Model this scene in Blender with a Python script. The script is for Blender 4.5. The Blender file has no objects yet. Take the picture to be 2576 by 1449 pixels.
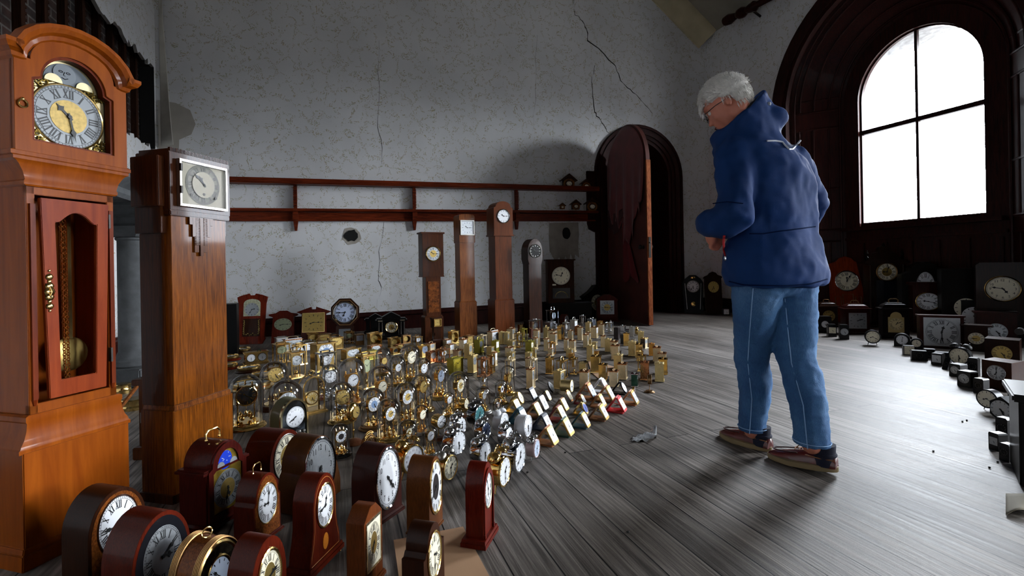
import bpy, bmesh, math, random
from mathutils import Vector, Matrix, Euler
random.seed(7)
SC = bpy.context.scene
COL = SC.collection
PI = math.pi
# ---------------------------------------------------------------- camera geometry (2576 x 1449 frame)
F, CX, CY, CH, ROLL = 1230.0, 1288.0, 668.0, 0.92, 0.018
CA, SA = math.cos(ROLL), math.sin(ROLL)
def ray(px, py):
    dx, dy = px - CX, py - CY
    return ((dx*CA - dy*SA)/F, -(dx*SA + dy*CA)/F)
def fl(px, py, z=0.0):
    a, b = ray(px, py); Y = (z - CH)/b
    return Vector((a*Y, Y, z))
def at(px, py, Y):
    a, b = ray(px, py)
    return Vector((a*Y, Y, CH + b*Y))
K = dict(P=(0,0,1), A=(560,840,5.175), B=(900,800,5.175), C=(1250,740,4.831), D=(800,1000,5.5725), E=(1080,960,5.175),
         F=(1240,900,6.038), G=(1680,600,2.875), H=(2000,600,4.472), I=(2240,840,3.018), J=(560,680,4.262), L=(0,950,2.904),
         Z1=(1080,780,12.075), Z2=(1260,770,12.075), Z3=(1440,790,12.075), Z4=(1260,870,12.075), Z5=(1440,880,9.288),
         Z6=(1080,870,12.075), Y1=(660,810,10.0625), Y2=(880,810,10.977), Y3=(560,850,5.575), Y4=(780,900,5.573), Y5=(980,900,5.573),
         M=(1000,460,3.623))
def pxy(k, x, y):
    o = K[k]; return o[0] + x/o[2], o[1] + y/o[2]
# room axes: U along the back wall, V along the side walls towards the camera
U = Vector((0.942, 0.3347, 0)).normalized()
V = Vector((U.y, -U.x, 0))
C0 = Vector((-4.577, 6.341, 0)); C1 = Vector((3.777, 9.309, 0))
ANG = math.atan2(U.y, U.x)
WL = (C1 - C0).length
def hit(px, py, P0, D):
    """parameter along the wall line P0 + s D seen at a pixel, and the height there"""
    a, b = ray(px, py)
    s = (a*P0.y - P0.x)/(D.x - a*D.y); Y = P0.y + s*D.y
    return s, CH + b*Y
# ---------------------------------------------------------------- materials
MT = {}
def _nt(name):
    m = bpy.data.materials.new(name); m.use_nodes = True
    nt = m.node_tree; b = nt.nodes['Principled BSDF']
    return m, nt, b
def N(nt, t, **kw):
    n = nt.nodes.new(t)
    for k, v in kw.items():
        if k.startswith('i_'):
            n.inputs[k[2:].replace('_', ' ')].default_value = v
        else: setattr(n, k, v)
    return n
def rgb(h):
    if isinstance(h, str):
        c = [int(h[i:i+2], 16)/255 for i in (0, 2, 4)]
        return tuple((x/12.92 if x <= .04045 else ((x+.055)/1.055)**2.4) for x in c) + (1,)
    return tuple(h) + (1,)
def ramp(nt, stops):
    r = nt.nodes.new('ShaderNodeValToRGB'); e = r.color_ramp.elements
    while len(e) < len(stops): e.new(.5)
    for i, (p, c) in enumerate(stops): e[i].position = p; e[i].color = rgb(c)
    return r
def plain(name, col, rough=.5, metal=0., coat=0., bump=0., bscale=200., var=0., vscale=8., spec=.5, sheen=0.):
    if name in MT: return MT[name]
    m, nt, b = _nt(name)
    b.inputs['Base Color'].default_value = rgb(col); b.inputs['Roughness'].default_value = rough
    b.inputs['Metallic'].default_value = metal; b.inputs['Coat Weight'].default_value = coat; b.inputs['Coat Roughness'].default_value = .12
    b.inputs['Specular IOR Level'].default_value = spec; b.inputs['Sheen Weight'].default_value = sheen
    tc = N(nt, 'ShaderNodeTexCoord')
    n = N(nt, 'ShaderNodeTexNoise', i_Scale=vscale, i_Detail=4.)
    nt.links.new(tc.outputs['Object'], n.inputs['Vector'])
    if var:
        c = rgb(col); d = tuple(max(0, x*(1-var)) for x in c[:3]); l = tuple(min(1, x*(1+var)) for x in c[:3])
        r = ramp(nt, [(.3, d), (.7, l)]); nt.links.new(n.outputs['Fac'], r.inputs['Fac']); nt.links.new(r.outputs['Color'], b.inputs['Base Color'])
    if bump:
        n2 = N(nt, 'ShaderNodeTexNoise', i_Scale=bscale, i_Detail=3.); nt.links.new(tc.outputs['Object'], n2.inputs['Vector'])
        bp = N(nt, 'ShaderNodeBump', i_Strength=bump, i_Distance=.002); nt.links.new(n2.outputs['Fac'], bp.inputs['Height']); nt.links.new(bp.outputs['Normal'], b.inputs['Normal'])
    MT[name] = m; return m
def metal(name, col, rough=.22, var=.12):
    if name in MT: return MT[name]
    m, nt, b = _nt(name); b.inputs['Metallic'].default_value = 1.
    tc = N(nt, 'ShaderNodeTexCoord'); n = N(nt, 'ShaderNodeTexNoise', i_Scale=9., i_Detail=5.)
    nt.links.new(tc.outputs['Object'], n.inputs['Vector'])
    c = rgb(col)[:3]; r = ramp(nt, [(.3, tuple(x*(1-var) for x in c)), (.7, tuple(min(1, x*(1+var)) for x in c))])
    nt.links.new(n.outputs['Fac'], r.inputs['Fac']); nt.links.new(r.outputs['Color'], b.inputs['Base Color'])
    mr = N(nt, 'ShaderNodeMapRange'); mr.inputs['To Min'].default_value = rough*.7; mr.inputs['To Max'].default_value = rough*1.4
    nt.links.new(n.outputs['Fac'], mr.inputs['Value']); nt.links.new(mr.outputs['Result'], b.inputs['Roughness'])
    MT[name] = m; return m
def wood(name, dark, light, scale=6., stretch=(14, 14, 1), rough=.32, coat=.35, bump=.12, contrast=(.32, .68)):
    if name in MT: return MT[name]
    m, nt, b = _nt(name)
    tc = N(nt, 'ShaderNodeTexCoord'); mp = N(nt, 'ShaderNodeMapping'); mp.inputs['Scale'].default_value = stretch
    oi = N(nt, 'ShaderNodeObjectInfo'); ad = N(nt, 'ShaderNodeVectorMath', operation='ADD')
    nt.links.new(tc.outputs['Object'], ad.inputs[0]); nt.links.new(oi.outputs['Random'], ad.inputs[1])
    nt.links.new(ad.outputs[0], mp.inputs['Vector'])
    n1 = N(nt, 'ShaderNodeTexNoise', i_Scale=scale, i_Detail=6., i_Roughness=.6, i_Distortion=.6); nt.links.new(mp.outputs['Vector'], n1.inputs['Vector'])
    n2 = N(nt, 'ShaderNodeTexNoise', i_Scale=scale*.35, i_Detail=2.); nt.links.new(ad.outputs[0], n2.inputs['Vector'])
    mx = N(nt, 'ShaderNodeMath', operation='MULTIPLY_ADD'); mx.inputs[1].default_value = .7; nt.links.new(n1.outputs['Fac'], mx.inputs[0])
    m2 = N(nt, 'ShaderNodeMath', operation='MULTIPLY'); m2.inputs[1].default_value = .3; nt.links.new(n2.outputs['Fac'], m2.inputs[0]); nt.links.new(m2.outputs[0], mx.inputs[2])
    r = ramp(nt, [(contrast[0], dark), (contrast[1], light)]); nt.links.new(mx.outputs[0], r.inputs['Fac']); nt.links.new(r.outputs['Color'], b.inputs['Base Color'])
    b.inputs['Roughness'].default_value = rough; b.inputs['Coat Weight'].default_value = coat*.32; b.inputs['Coat Roughness'].default_value = .06; b.inputs['Specular IOR Level'].default_value = .08
    bp = N(nt, 'ShaderNodeBump', i_Strength=bump, i_Distance=.002); nt.links.new(n1.outputs['Fac'], bp.inputs['Height']); nt.links.new(bp.outputs['Normal'], b.inputs['Normal'])
    MT[name] = m; return m
def glassm(name, tint=(1, 1, 1), refl=.10, extra=.0, edge=.55):
    """thin pane: clear, with mirror reflection that grows at grazing angles"""
    if name in MT: return MT[name]
    m = bpy.data.materials.new(name); m.use_nodes = True; nt = m.node_tree; nt.nodes.clear()
    o = N(nt, 'ShaderNodeOutputMaterial'); t = N(nt, 'ShaderNodeBsdfTransparent'); t.inputs[0].default_value = tint + (1,)
    g = N(nt, 'ShaderNodeBsdfGlossy'); g.inputs['Roughness'].default_value = .02; g.inputs['Color'].default_value = (1, 1, 1, 1)
    lw = N(nt, 'ShaderNodeLayerWeight'); lw.inputs['Blend'].default_value = .25
    mr = N(nt, 'ShaderNodeMapRange'); mr.inputs['To Min'].default_value = refl*.5; mr.inputs['To Max'].default_value = edge
    nt.links.new(lw.outputs['Fresnel'], mr.inputs['Value'])
    mx = N(nt, 'ShaderNodeMixShader'); nt.links.new(mr.outputs['Result'], mx.inputs[0]); nt.links.new(t.outputs[0], mx.inputs[1]); nt.links.new(g.outputs[0], mx.inputs[2])
    nt.links.new(mx.outputs[0], o.inputs[0]); MT[name] = m; return m
# ---------------------------------------------------------------- mesh builder
class MB:
    def __init__(s): s.v = []; s.f = []; s.m = []; s.mi = 0
    def add(s, vs, fs):
        o = len(s.v); s.v += [tuple(x) for x in vs]
        for f in fs: s.f.append([i+o for i in f]); s.m.append(s.mi)
        return s
    def mat(s, i): s.mi = i; return s
    def box(s, cx, cy, cz, sx, sy, sz, top=1., M=None):
        """box centred in x, y with its bottom at cz; top = taper"""
        vs = []
        for z, k in ((cz, 1.), (cz+sz, top)):
            for a, b in ((-1, -1), (1, -1), (1, 1), (-1, 1)): vs.append(Vector((cx+a*sx*k/2, cy+b*sy*k/2, z)))
        if M: vs = [M @ v for v in vs]
        return s.add(vs, [(3, 2, 1, 0), (4, 5, 6, 7), (0, 1, 5, 4), (1, 2, 6, 5), (2, 3, 7, 6), (3, 0, 4, 7)])
    def lathe(s, prof, n=24, c=(0, 0, 0), ax='Z', cap=True, sx=1., sy=1.):
        vs = []
        for r, h in prof:
            for i in range(n):
                a = 2*PI*i/n; x, y = r*math.cos(a)*sx, r*math.sin(a)*sy
                p = (x, y, h) if ax == 'Z' else ((x, -h, y) if ax == 'Y' else (h, x, y))
                vs.append((p[0]+c[0], p[1]+c[1], p[2]+c[2]))
        fs = []; k = len(prof)
        for j in range(k-1):
            for i in range(n):
                i2 = (i+1) % n; fs.append((j*n+i, j*n+i2, (j+1)*n+i2, (j+1)*n+i))
        if cap:
            if prof[0][0] > 1e-6: fs.append(tuple(reversed(range(n))))
            if prof[-1][0] > 1e-6: fs.append(tuple(range((k-1)*n, k*n)))
        return s.add(vs, fs)
    def prism(s, out, y0, y1, M=None):
        """outline in x, z pushed from y0 to y1"""
        n = len(out); vs = [Vector((x, y0, z)) for x, z in out] + [Vector((x, y1, z)) for x, z in out]
        if M: vs = [M @ v for v in vs]
        fs = [tuple(range(n)), tuple(reversed(range(n, 2*n)))] + [(i, n+i, n+(i+1) % n, (i+1) % n) for i in range(n)]
        return s.add(vs, fs)
    def frame(s, out, inn, y0, y1):
        """ring between two outlines of equal count"""
        n = len(out); vs = [(x, y, z) for y in (y0, y1) for o in (out, inn) for x, z in o]; fs = []
        for i in range(n):
            j = (i+1) % n
            fs += [(i, j, n+j, n+i), (2*n+i, 3*n+i, 3*n+j, 2*n+j), (i, 2*n+i, 2*n+j, j), (n+i, n+j, 3*n+j, 3*n+i)]
        return s.add(vs, fs)
    def tube(s, pts, r, n=8, closed=False, rs=None):
        pts = [Vector(p) for p in pts]; k = len(pts); vs = []; up = None
        for i, p in enumerate(pts):
            a = pts[(i-1) % k] if (closed or i) else p; b = pts[(i+1) % k] if (closed or i < k-1) else p
            t = (b-a).normalized()
            if up is None: up = Vector((0, 0, 1)) if abs(t.z) < .9 else Vector((1, 0, 0))
            x = t.cross(up).normalized(); up = x.cross(t).normalized(); rr = rs[i] if rs else r
            for j in range(n):
                q = 2*PI*j/n; vs.append(p + (x*math.cos(q) + up*math.sin(q))*rr)
        fs = []
        for i in range(k if closed else k-1):
            i2 = (i+1) % k
            for j in range(n): j2 = (j+1) % n; fs.append((i*n+j, i*n+j2, i2*n+j2, i2*n+j))
        if not closed: fs += [tuple(reversed(range(n))), tuple(range((k-1)*n, k*n))]
        return s.add(vs, fs)
    def ball(s, c, r, n=10, sx=1., sy=1., sz=1.):
        vs = []; k = max(4, n//2)
        for j in range(1, k):
            t = PI*j/k
            for i in range(n): a = 2*PI*i/n; vs.append((c[0]+r*sx*math.sin(t)*math.cos(a), c[1]+r*sy*math.sin(t)*math.sin(a), c[2]+r*sz*math.cos(t)))
        b = len(vs); vs += [(c[0], c[1], c[2]+r*sz), (c[0], c[1], c[2]-r*sz)]; fs = []
        for j in range(k-2):
            for i in range(n): i2 = (i+1) % n; fs.append((j*n+i, (j+1)*n+i, (j+1)*n+i2, j*n+i2))
        for i in range(n): i2 = (i+1) % n; fs += [(b, i, i2), (b+1, (k-2)*n+i2, (k-2)*n+i)]
        return s.add(vs, fs)
    def loft(s, rings, cap=True):
        n = len(rings[0]); vs = [p for r in rings for p in r]; fs = []
        for j in range(len(rings)-1):
            for i in range(n): i2 = (i+1) % n; fs.append((j*n+i, j*n+i2, (j+1)*n+i2, (j+1)*n+i))
        if cap: fs += [tuple(reversed(range(n))), tuple(range((len(rings)-1)*n, len(rings)*n))]
        return s.add(vs, fs)
    def mesh(s, name, mats, smooth=True, ang=35, bevel=0):
        me = bpy.data.meshes.new(name); me.from_pydata(s.v, [], s.f)
        for m in (mats if isinstance(mats, (list, tuple)) else [mats]): me.materials.append(m)
        for p, mi in zip(me.polygons, s.m): p.material_index = mi
        bm = bmesh.new(); bm.from_mesh(me)
        bmesh.ops.recalc_face_normals(bm, faces=bm.faces)
        if bevel:
            es = [e for e in bm.edges if len(e.link_faces) == 2 and e.calc_face_angle(0) > .6]
            try: bmesh.ops.bevel(bm, geom=es, offset=bevel, segments=2, affect='EDGES', clamp_overlap=True)
            except Exception: pass
        bm.to_mesh(me); bm.free()
        if smooth:
            for p in me.polygons: p.use_smooth = True
            me.set_sharp_from_angle(angle=math.radians(ang))
        me.update(); return me
def obj(name, me, parent=None, loc=None, rot=None, scale=None):
    o = bpy.data.objects.new(name, me); COL.objects.link(o)
    if parent: o.parent = parent
    if loc is not None: o.location = loc
    if rot is not None: o.rotation_euler = rot
    if scale is not None: o.scale = scale if not isinstance(scale, (int, float)) else (scale,)*3
    return o
def tag(o, label, cat, group=None):
    o['label'] = label; o['category'] = cat
    if group: o['group'] = group
    return o
def thing(name, label, cat, loc=(0, 0, 0), rz=0., group=None, scale=None):
    o = bpy.data.objects.new(name, None); COL.objects.link(o); o.empty_display_size = .05
    o.location = loc; o.rotation_euler = (0, 0, rz)
    if scale is not None: o.scale = scale if not isinstance(scale, (int, float)) else (scale,)*3
    return tag(o, label, cat, group)
def struct(name, me, loc=None, rot=None, parent=None):
    o = obj(name, me, parent, loc, rot)
    if not parent: o['kind'] = 'structure'
    return o
def clone(root, loc, rot, scale, label, cat=None, group=None):
    """copy a thing with its parts and sub-parts"""
    r = root.copy(); COL.objects.link(r); r.location = loc; r.rotation_euler = rot; r.scale = scale if not isinstance(scale, (int, float)) else (scale,)*3
    r['label'] = label
    if cat: r['category'] = cat
    if group: r['group'] = group
    elif 'group' in r: del r['group']
    for c in KIDS.get(root.name, []):
        d = c.copy(); COL.objects.link(d); d.parent = r
        for g in KIDS.get(c.name, []):
            e = g.copy(); COL.objects.link(e); e.parent = d
    return r
KIDS = {}
def index_kids():
    KIDS.clear()
    for o in COL.objects:
        if o.parent: KIDS.setdefault(o.parent.name, []).append(o)
def arch(w, h, spring, n=14, x0=0.):
    """outline of an arched shape: width w, straight to spring, top at h"""
    o = [(x0-w/2, 0), (x0+w/2, 0)]
    for i in range(n+1): a = PI*i/n; o.append((x0+w/2*math.cos(a), spring+(h-spring)*math.sin(a)))
    return o
def circ(r, n=24, cx=0., cz=0., sz=1.): return [(cx+r*math.cos(2*PI*i/n), cz+r*sz*math.sin(2*PI*i/n)) for i in range(n)]
# ---------------------------------------------------------------- common materials
brass = metal('polished brass', 'e2be78', .17); brass2 = metal('satin brass', 'd3bd86', .45); brass3 = metal('pale satin brass', 'dccaa6', .48)
olive = metal('olive lacquered brass', 'a39a44', .4); orangeb = metal('orange brass', 'cf9a50', .35); copper = metal('copper tinted brass', 'c68a5a', .25)
bronze = metal('aged bronze', '8a6a45', .35)
chrome = metal('chrome', 'd8dade', .08, .04); silver = metal('satin silver', 'b4b2ac', .32); gold = metal('bright gold', 'f0c878', .1)
iron = metal('dark iron', '3a3836', .45)
black = plain('black lacquer', '050506', .4, coat=.0, spec=.2); blackm = plain('matt black', '0b0b0c', .55, spec=.3)
white = plain('white enamel', 'e9ebef', .3, coat=.3); cream = plain('cream enamel', 'e6dec4', .4, var=.05)
ink = plain('black ink', '0c0c0e', .5); pink = plain('pale pink enamel', 'e9cfd0', .3, coat=.4)
silvd = metal('silvered dial', 'b0b4b8', .4, .06); goldd = metal('gilt dial', 'b59b5c', .4, .15); blued = metal('blue silver dial', 'aab6cc', .3)
greend = metal('green silver dial', '9aa184', .35, .15)
glass = glassm('thin clear glass', refl=.002, edge=.03); domeg = glassm('dome glass', refl=.06, edge=.85)
paneg = glassm('window pane glass', refl=.02, edge=.25)
mahog = wood('red mahogany', '2c0a04', '5e1c0c', 5); walnut = wood('dark walnut', '170a05', '3c1c0b', 5, contrast=(.3, .75))
burl = wood('burr walnut', '3a1a08', '8a4c1e', 9, (4, 4, 4), contrast=(.35, .65)); cherry = wood('orange cherry wood', '6c2c05', '9a4e0e', 3, (10, 10, .8), contrast=(.25, .75), bump=.04)
oak = wood('fumed oak', '3a1805', '93500f', 9, (16, 16, .9), bump=.3); oakd = wood('dark oak', '1c0d06', '54290f', 9, (16, 16, .9), bump=.3)
midw = wood('mid brown walnut', '4a2410', '8a5126', 6, (12, 12, 1)); blackw = wood('ebonised wood', '060505', '15100d', 6, rough=.4, coat=.25)
trimw = wood('dark stained joinery', '150908', '381713', 5, (12, 12, 1), rough=.42, coat=.15); trimr = wood('red brown stained rail', '300f07', '7c3016', 5, (1, 12, 12), rough=.42, coat=.2)
redw = wood('red stained wood', '360c06', '7c2812', 5)
stone = plain('grey carved stone', '4c4e50', .85, bump=.5, bscale=60, var=.25, vscale=12)
SKY, EXPO = 56.0, 0.3
# ---------------------------------------------------------------- dials (unit radius, facing -Y, in the XZ plane)
GL = {}
def glyphs(txt):
    """flat outline of a short text as (verts, faces), centred, height about 1"""
    if txt in GL: return GL[txt]
    cu = bpy.data.curves.new('g', 'FONT'); cu.body = txt; cu.align_x = 'CENTER'; cu.align_y = 'CENTER'; cu.resolution_u = 3
    o = bpy.data.objects.new('g', cu); COL.objects.link(o)
    dg = bpy.context.evaluated_depsgraph_get(); me = bpy.data.meshes.new_from_object(o.evaluated_get(dg))
    vs = [(v.co.x, v.co.y) for v in me.vertices]; fs = [tuple(p.vertices) for p in me.polygons]
    bpy.data.objects.remove(o); bpy.data.curves.remove(cu); bpy.data.meshes.remove(me)
    x0, x1 = min(v[0] for v in vs), max(v[0] for v in vs); y0, y1 = min(v[1] for v in vs), max(v[1] for v in vs)
    k = 1/max(.6, (y1-y0)) ; vs = [((x-(x0+x1)/2)*k, (y-(y0+y1)/2)*k) for x, y in vs]
    GL[txt] = (vs, fs); return GL[txt]
def writing(mb, txt, x, z, h, y=-.004, ang=0., wide=1.):
    vs, fs = glyphs(txt); c, s = math.cos(ang), math.sin(ang)
    mb.add([(x + (a*wide*c - b*s)*h, y, z + (a*wide*s + b*c)*h) for a, b in vs], [tuple(f) for f in fs])
ROM = ['XII', 'I', 'II', 'III', 'IIII', 'V', 'VI', 'VII', 'VIII', 'IX', 'X', 'XI']
def roman(mb, t, cx, cz, h, ang, y=-.004, bold=.16):
    w = {'I': .30, 'V': .62, 'X': .62}; tot = sum(w[c] for c in t); x = -tot/2; c, s = math.cos(ang), math.sin(ang)
    def q(x0, z0, x1, z1, tk):
        pts = [(x0-tk/2, z0), (x0+tk/2, z0), (x1+tk/2, z1), (x1-tk/2, z1)]
        mb.add([(cx+(a*c-b*s)*h, y, cz+(a*s+b*c)*h) for a, b in pts], [(0, 1, 2, 3)])
    for ch in t:
        k = w[ch]; m = x+k/2
        if ch == 'I': q(m, -.5, m, .5, bold)
        elif ch == 'V': q(m, -.5, m-k*.34, .5, bold); q(m, -.5, m+k*.34, .5, bold*.5)
        else: q(m-k*.34, .5, m+k*.34, -.5, bold); q(m+k*.34, .5, m-k*.34, -.5, bold*.5)
        x += k
    for z in (-.5, .5): q(-tot/2+.04, z, tot/2-.04, z, 0); mb.add([((cx+(a*c-b*s)*h), y, cz+(a*s+b*c)*h) for a, b in ((-tot/2+.03, z-.03), (tot/2-.03, z-.03), (tot/2-.03, z+.03), (-tot/2+.03, z+.03))], [(0, 1, 2, 3)])
DC = {}
def dial_mesh(kind, mats, key):
    """kinds: roman, arabic, bar, mini; suffix +c = centre disc in third material; +s = square plate"""
    k = (kind, key)
    if k in DC: return DC[k]
    mb = MB(); sq = '+s' in kind
    if sq: mb.prism([(-1.08, -1.08), (1.08, -1.08), (1.08, 1.08), (-1.08, 1.08)], 0, .03)
    else: mb.prism(circ(1, 32), 0, .03)
    base = kind.split('+')[0]; mb.mat(1)
    if '+c' in kind: mb.mat(2); mb.prism(circ(.52, 24), -.012, 0); mb.mat(1)
    if base in ('roman', 'arabic'):
        for R in (.97, .9): mb.frame(circ(R, 32), circ(R-.012, 32), -.005, 0)
    for i in range(12):
        a = PI/2 - 2*PI*i/12; r = .72; x, z = r*math.cos(a), r*math.sin(a)
        if base == 'roman': roman(mb, ROM[i], x, z, .26, a-PI/2, y=-.008)
        elif base == 'arabic': writing(mb, str(i or 12), x, z, .19, y=-.008)
        elif base == 'skel': roman(mb, ROM[i], x*1.14, z*1.14, .2, a-PI/2, y=-.02)
        else:
            l = .14 if base == 'bar' else .1; c, s = math.cos(a), math.sin(a); w = .03
            mb.add([(c*(R)-s*q, -.008, s*(R)+c*q) for R, q in ((.93, w), (.93, -w), (.93-l*(1.5 if i % 3 == 0 else 1), -w), (.93-l*(1.5 if i % 3 == 0 else 1), w))], [(0, 1, 2, 3)])
    if base in ('roman', 'arabic'):
        for i in range(60):
            a = 2*PI*i/60; c, s = math.cos(a), math.sin(a); w = .008
            mb.add([(c*R-s*q, -.006, s*R+c*q) for R, q in ((.96, w), (.96, -w), (.9, -w), (.9, w))], [(0, 1, 2, 3)])
    me = mb.mesh('dial', mats, smooth=False); DC[k] = me; return me
HC = {}
def hand_mesh(L, w, fancy, m, key):
    k = (L, w, fancy, key)
    if k in HC: return HC[k]
    mb = MB(); o = [(-w*.5, -.12), (w*.5, -.12), (w*.5, L*.5), (w*1.6, L*.62), (w*.4, L*.78), (0, L), (-w*.4, L*.78), (-w*1.6, L*.62), (-w*.5, L*.5)] if fancy else [(-w*.5, -.12), (w*.5, -.12), (w*.35, L), (-w*.35, L)]
    mb.prism(o, -.012, 0); mb.prism(circ(.06, 10), -.03, 0); me = mb.mesh('hand', m, smooth=False); HC[k] = me; return me
def add_dial(parent, kind, mats, key, r, loc, hour=(10, 10), hm=None, hkey='ink', fancy=True, rot=None, hands=True, sz=1., name='dial', label=None):
    d = obj(name, dial_mesh(kind, mats, key), parent, loc, rot, (r, r, r*sz))
    if label: d['label'] = label
    if hands:
        h, m = hour; hm = hm or ink
        for L, w, ang, y in ((.5, .075, (h % 12 + m/60)*30, -.02), (.8, .05, m*6, -.045)):
            obj('hand', hand_mesh(L, w, fancy, hm, hkey), d, (0, y, 0), (0, math.radians(ang), 0))
    return d
def bezel(parent, r, t, m, loc, depth=.012, rot=None, sz=1., name='bezel'):
    key = ('bz', round(t/r, 3), round(depth/r, 3), m.name)
    if key not in HC:
        p = t/r; d = depth/r; mb = MB(); mb.lathe([(1-.02, 0), (1-.02, d*.5), (1+p*.4, d), (1+p, d*.55), (1+p, 0)], 36, ax='Y', cap=False); HC[key] = mb.mesh('bezel', m)
    return obj(name, HC[key], parent, loc, rot, (r, r, r*sz))
def crystal(parent, r, m, loc, bulge=.18, rot=None, name='glass'):
    key = ('cr', bulge, m.name)
    if key not in HC:
        mb = MB(); mb.lathe([(1, 0), (.86, bulge*.45), (.6, bulge*.8), (.3, bulge*.96), (.02, bulge)], 28, ax='Y', cap=False); HC[key] = mb.mesh('glass', m)
    return obj(name, HC[key], parent, loc, rot, r)
D = dict(
    w=('bar', [white, ink], 'w'), wr=('roman', [white, ink], 'w'), wa=('arabic', [white, ink], 'w'), cr=('roman', [cream, ink], 'c'), ca=('arabic', [cream, ink], 'c'),
    cb=('bar', [cream, ink], 'c'), g=('bar', [goldd, ink], 'g'), gr=('roman', [goldd, ink], 'g'), s=('bar', [silvd, ink], 's'), sr=('roman', [silvd, ink], 's'), sa=('arabic', [silvd, ink], 's'),
    b=('bar', [blued, ink], 'b'), gn=('bar', [greend, ink], 'gn'), wc=('roman+c', [white, ink, goldd], 'wg'), wf=('roman+c', [white, ink, plain('blue flower print', '6a86ac', .5, var=.6, vscale=30)], 'wf'),
    sc=('roman+c', [silvd, ink, goldd], 'sg'), kc=('skel+c', [white, ink, plain('dark dial centre', '1c1214', .4)], 'kc'), kg=('roman', [black, gold], 'kg'), cc=('roman+c', [cream, ink, goldd], 'cg'),
    rc=('roman+c', [silvd, ink, plain('rosy dial centre', 'b99a86', .4)], 'rc'), bl=('bar', [plain('royal blue dial', '1d3f9c', .3, coat=.5), white], 'bl'), tg=('bar', [plain('teal dial', '3c6f72', .3), white], 'tg'),
    nv=('bar', [plain('navy dial', '1c2740', .3), white], 'nv'), yl=('bar', [plain('yellow gilt dial', 'c9b22e', .4), ink], 'yl'), k=('bar', [black, silver], 'k'), pk=('bar', [plain('pale blue dial', 'cfdcf0', .4), ink], 'pk'))
D['c'] = D['cb']; D['o'] = D['g']
# ---------------------------------------------------------------- small clock kinds; each at unit height, facing -Y
def handle_mb(w, h, r, up=True, n=6):
    mb = MB()
    if up: pts = [(-w/2, 0, 0), (-w/2*1.05, 0, h*.7), (-w*.32, 0, h), (w*.32, 0, h), (w/2*1.05, 0, h*.7), (w/2, 0, 0)]
    else: pts = [(-w/2, 0, 0), (-w/2, 0, h*.4), (-w/2, h*.55, h*.45), (w/2, h*.55, h*.45), (w/2, 0, h*.4), (w/2, 0, 0)]
    mb.tube(pts, r, n)
    for s in (-1, 1): mb.ball((s*w/2, 0, r), r*1.7, 8)
    return mb
def carriage(name, label, v, mt, dk, up=False, w=.52, d=.44, dial_r=None, sq=False, cat='clock', topm=None, sidem=None, hr=(10, 9)):
    """v: 'S' solid sided, 'G' glazed, 'W' wide solid case with glazed front, 'C' open cube with round opening"""
    t = thing(name, label, cat)
    b = .05
    p = MB(); p.box(0, 0, b*.5, w, d, b*.9, .96)
    for x in (-1, 1):
        for y in (-1, 1): p.ball((x*w*.42, y*d*.42, .022), .028, 8)
    obj('base', p.mesh('base', mt, bevel=.006), t)
    if v in 'SW':
        c = MB(); tk = .03
        for x in (-1, 1): c.box(x*(w*.46-tk/2), 0, b*1.3, tk, d*.88, .88-b*1.3)
        c.box(0, d*.42, b*1.3, w*.9, tk, .88-b*1.3)
        obj('case', c.mesh('case', sidem or mt), t)
        q = MB(); q.prism([(-w*.44, b*1.4), (w*.44, b*1.4), (w*.44, .87), (-w*.44, .87)], -d*.36, -d*.33); obj('front_plate', q.mesh('front_plate', mt), t)
        f = -d*.37
    elif v == 'G':
        c = MB(); c.box(0, 0, b*1.3, .035, .035, .88-b*1.3); c = c.mesh('post', mt)
        for x in (-1, 1):
            for y in (-1, 1): obj('post', c, t, (x*w*.42, y*d*.42, 0))
        g = MB(); g.box(0, 0, b*1.6, w*.84, d*.84, .86-b*1.6); g.f = g.f[2:]; g.m = g.m[2:]; obj('glass', g.mesh('glass', glass, smooth=False), t)
        q = MB(); q.box(0, d*.05, .42, w*.5, d*.3, .4, .96); q.tube([(-.1*w, 0, .42), (-.1*w, 0, b)], .012); q.tube([(.1*w, 0, .42), (.1*w, 0, b)], .012); q.ball((0, 0, .2), .07); obj('movement', q.mesh('movement', mt), t)
        f = -d*.16
    else:
        c = MB(); o = [(-w*.46, b*1.3), (w*.46, b*1.3), (w*.46, .9), (-w*.46, .9)]; n = 24
        sqo = []
        for i in range(n):
            a = 2*PI*i/n; k = 1/max(abs(math.cos(a)), abs(math.sin(a))); sqo.append((w*.46*math.cos(a)*k, .49+.42*math.sin(a)*k))
        c.frame(sqo, circ(min(w*.4, .36), n, 0, .49), -d*.44, d*.44); c.prism(circ(min(w*.41, .37), n, 0, .49), d*.1, d*.12); obj('case', c.mesh('case', sidem or mt), t); f = d*.08
    p = MB(); p.box(0, 0, .87, w*.9, d*.9, .025); p.box(0, 0, .895, w*1.04, d*1.04, .03); p.box(0, 0, .925, w*.9, d*.9, .015, .94)
    obj('top_plate', p.mesh('top_plate', topm or mt, bevel=.005), t)
    h = handle_mb(w*.6, .16 if up else .1, .018, up); hh = obj('handle', h.mesh('handle', mt), t, (0, 0, .935))
    r = dial_r or min(w*.34, .24)
    add_dial(t, D[dk][0] + ('+s' if sq else ''), D[dk][1], D[dk][2], r, (0, f-.002, .62 if v != 'C' else .49), hr, fancy=False)
    return t
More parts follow.
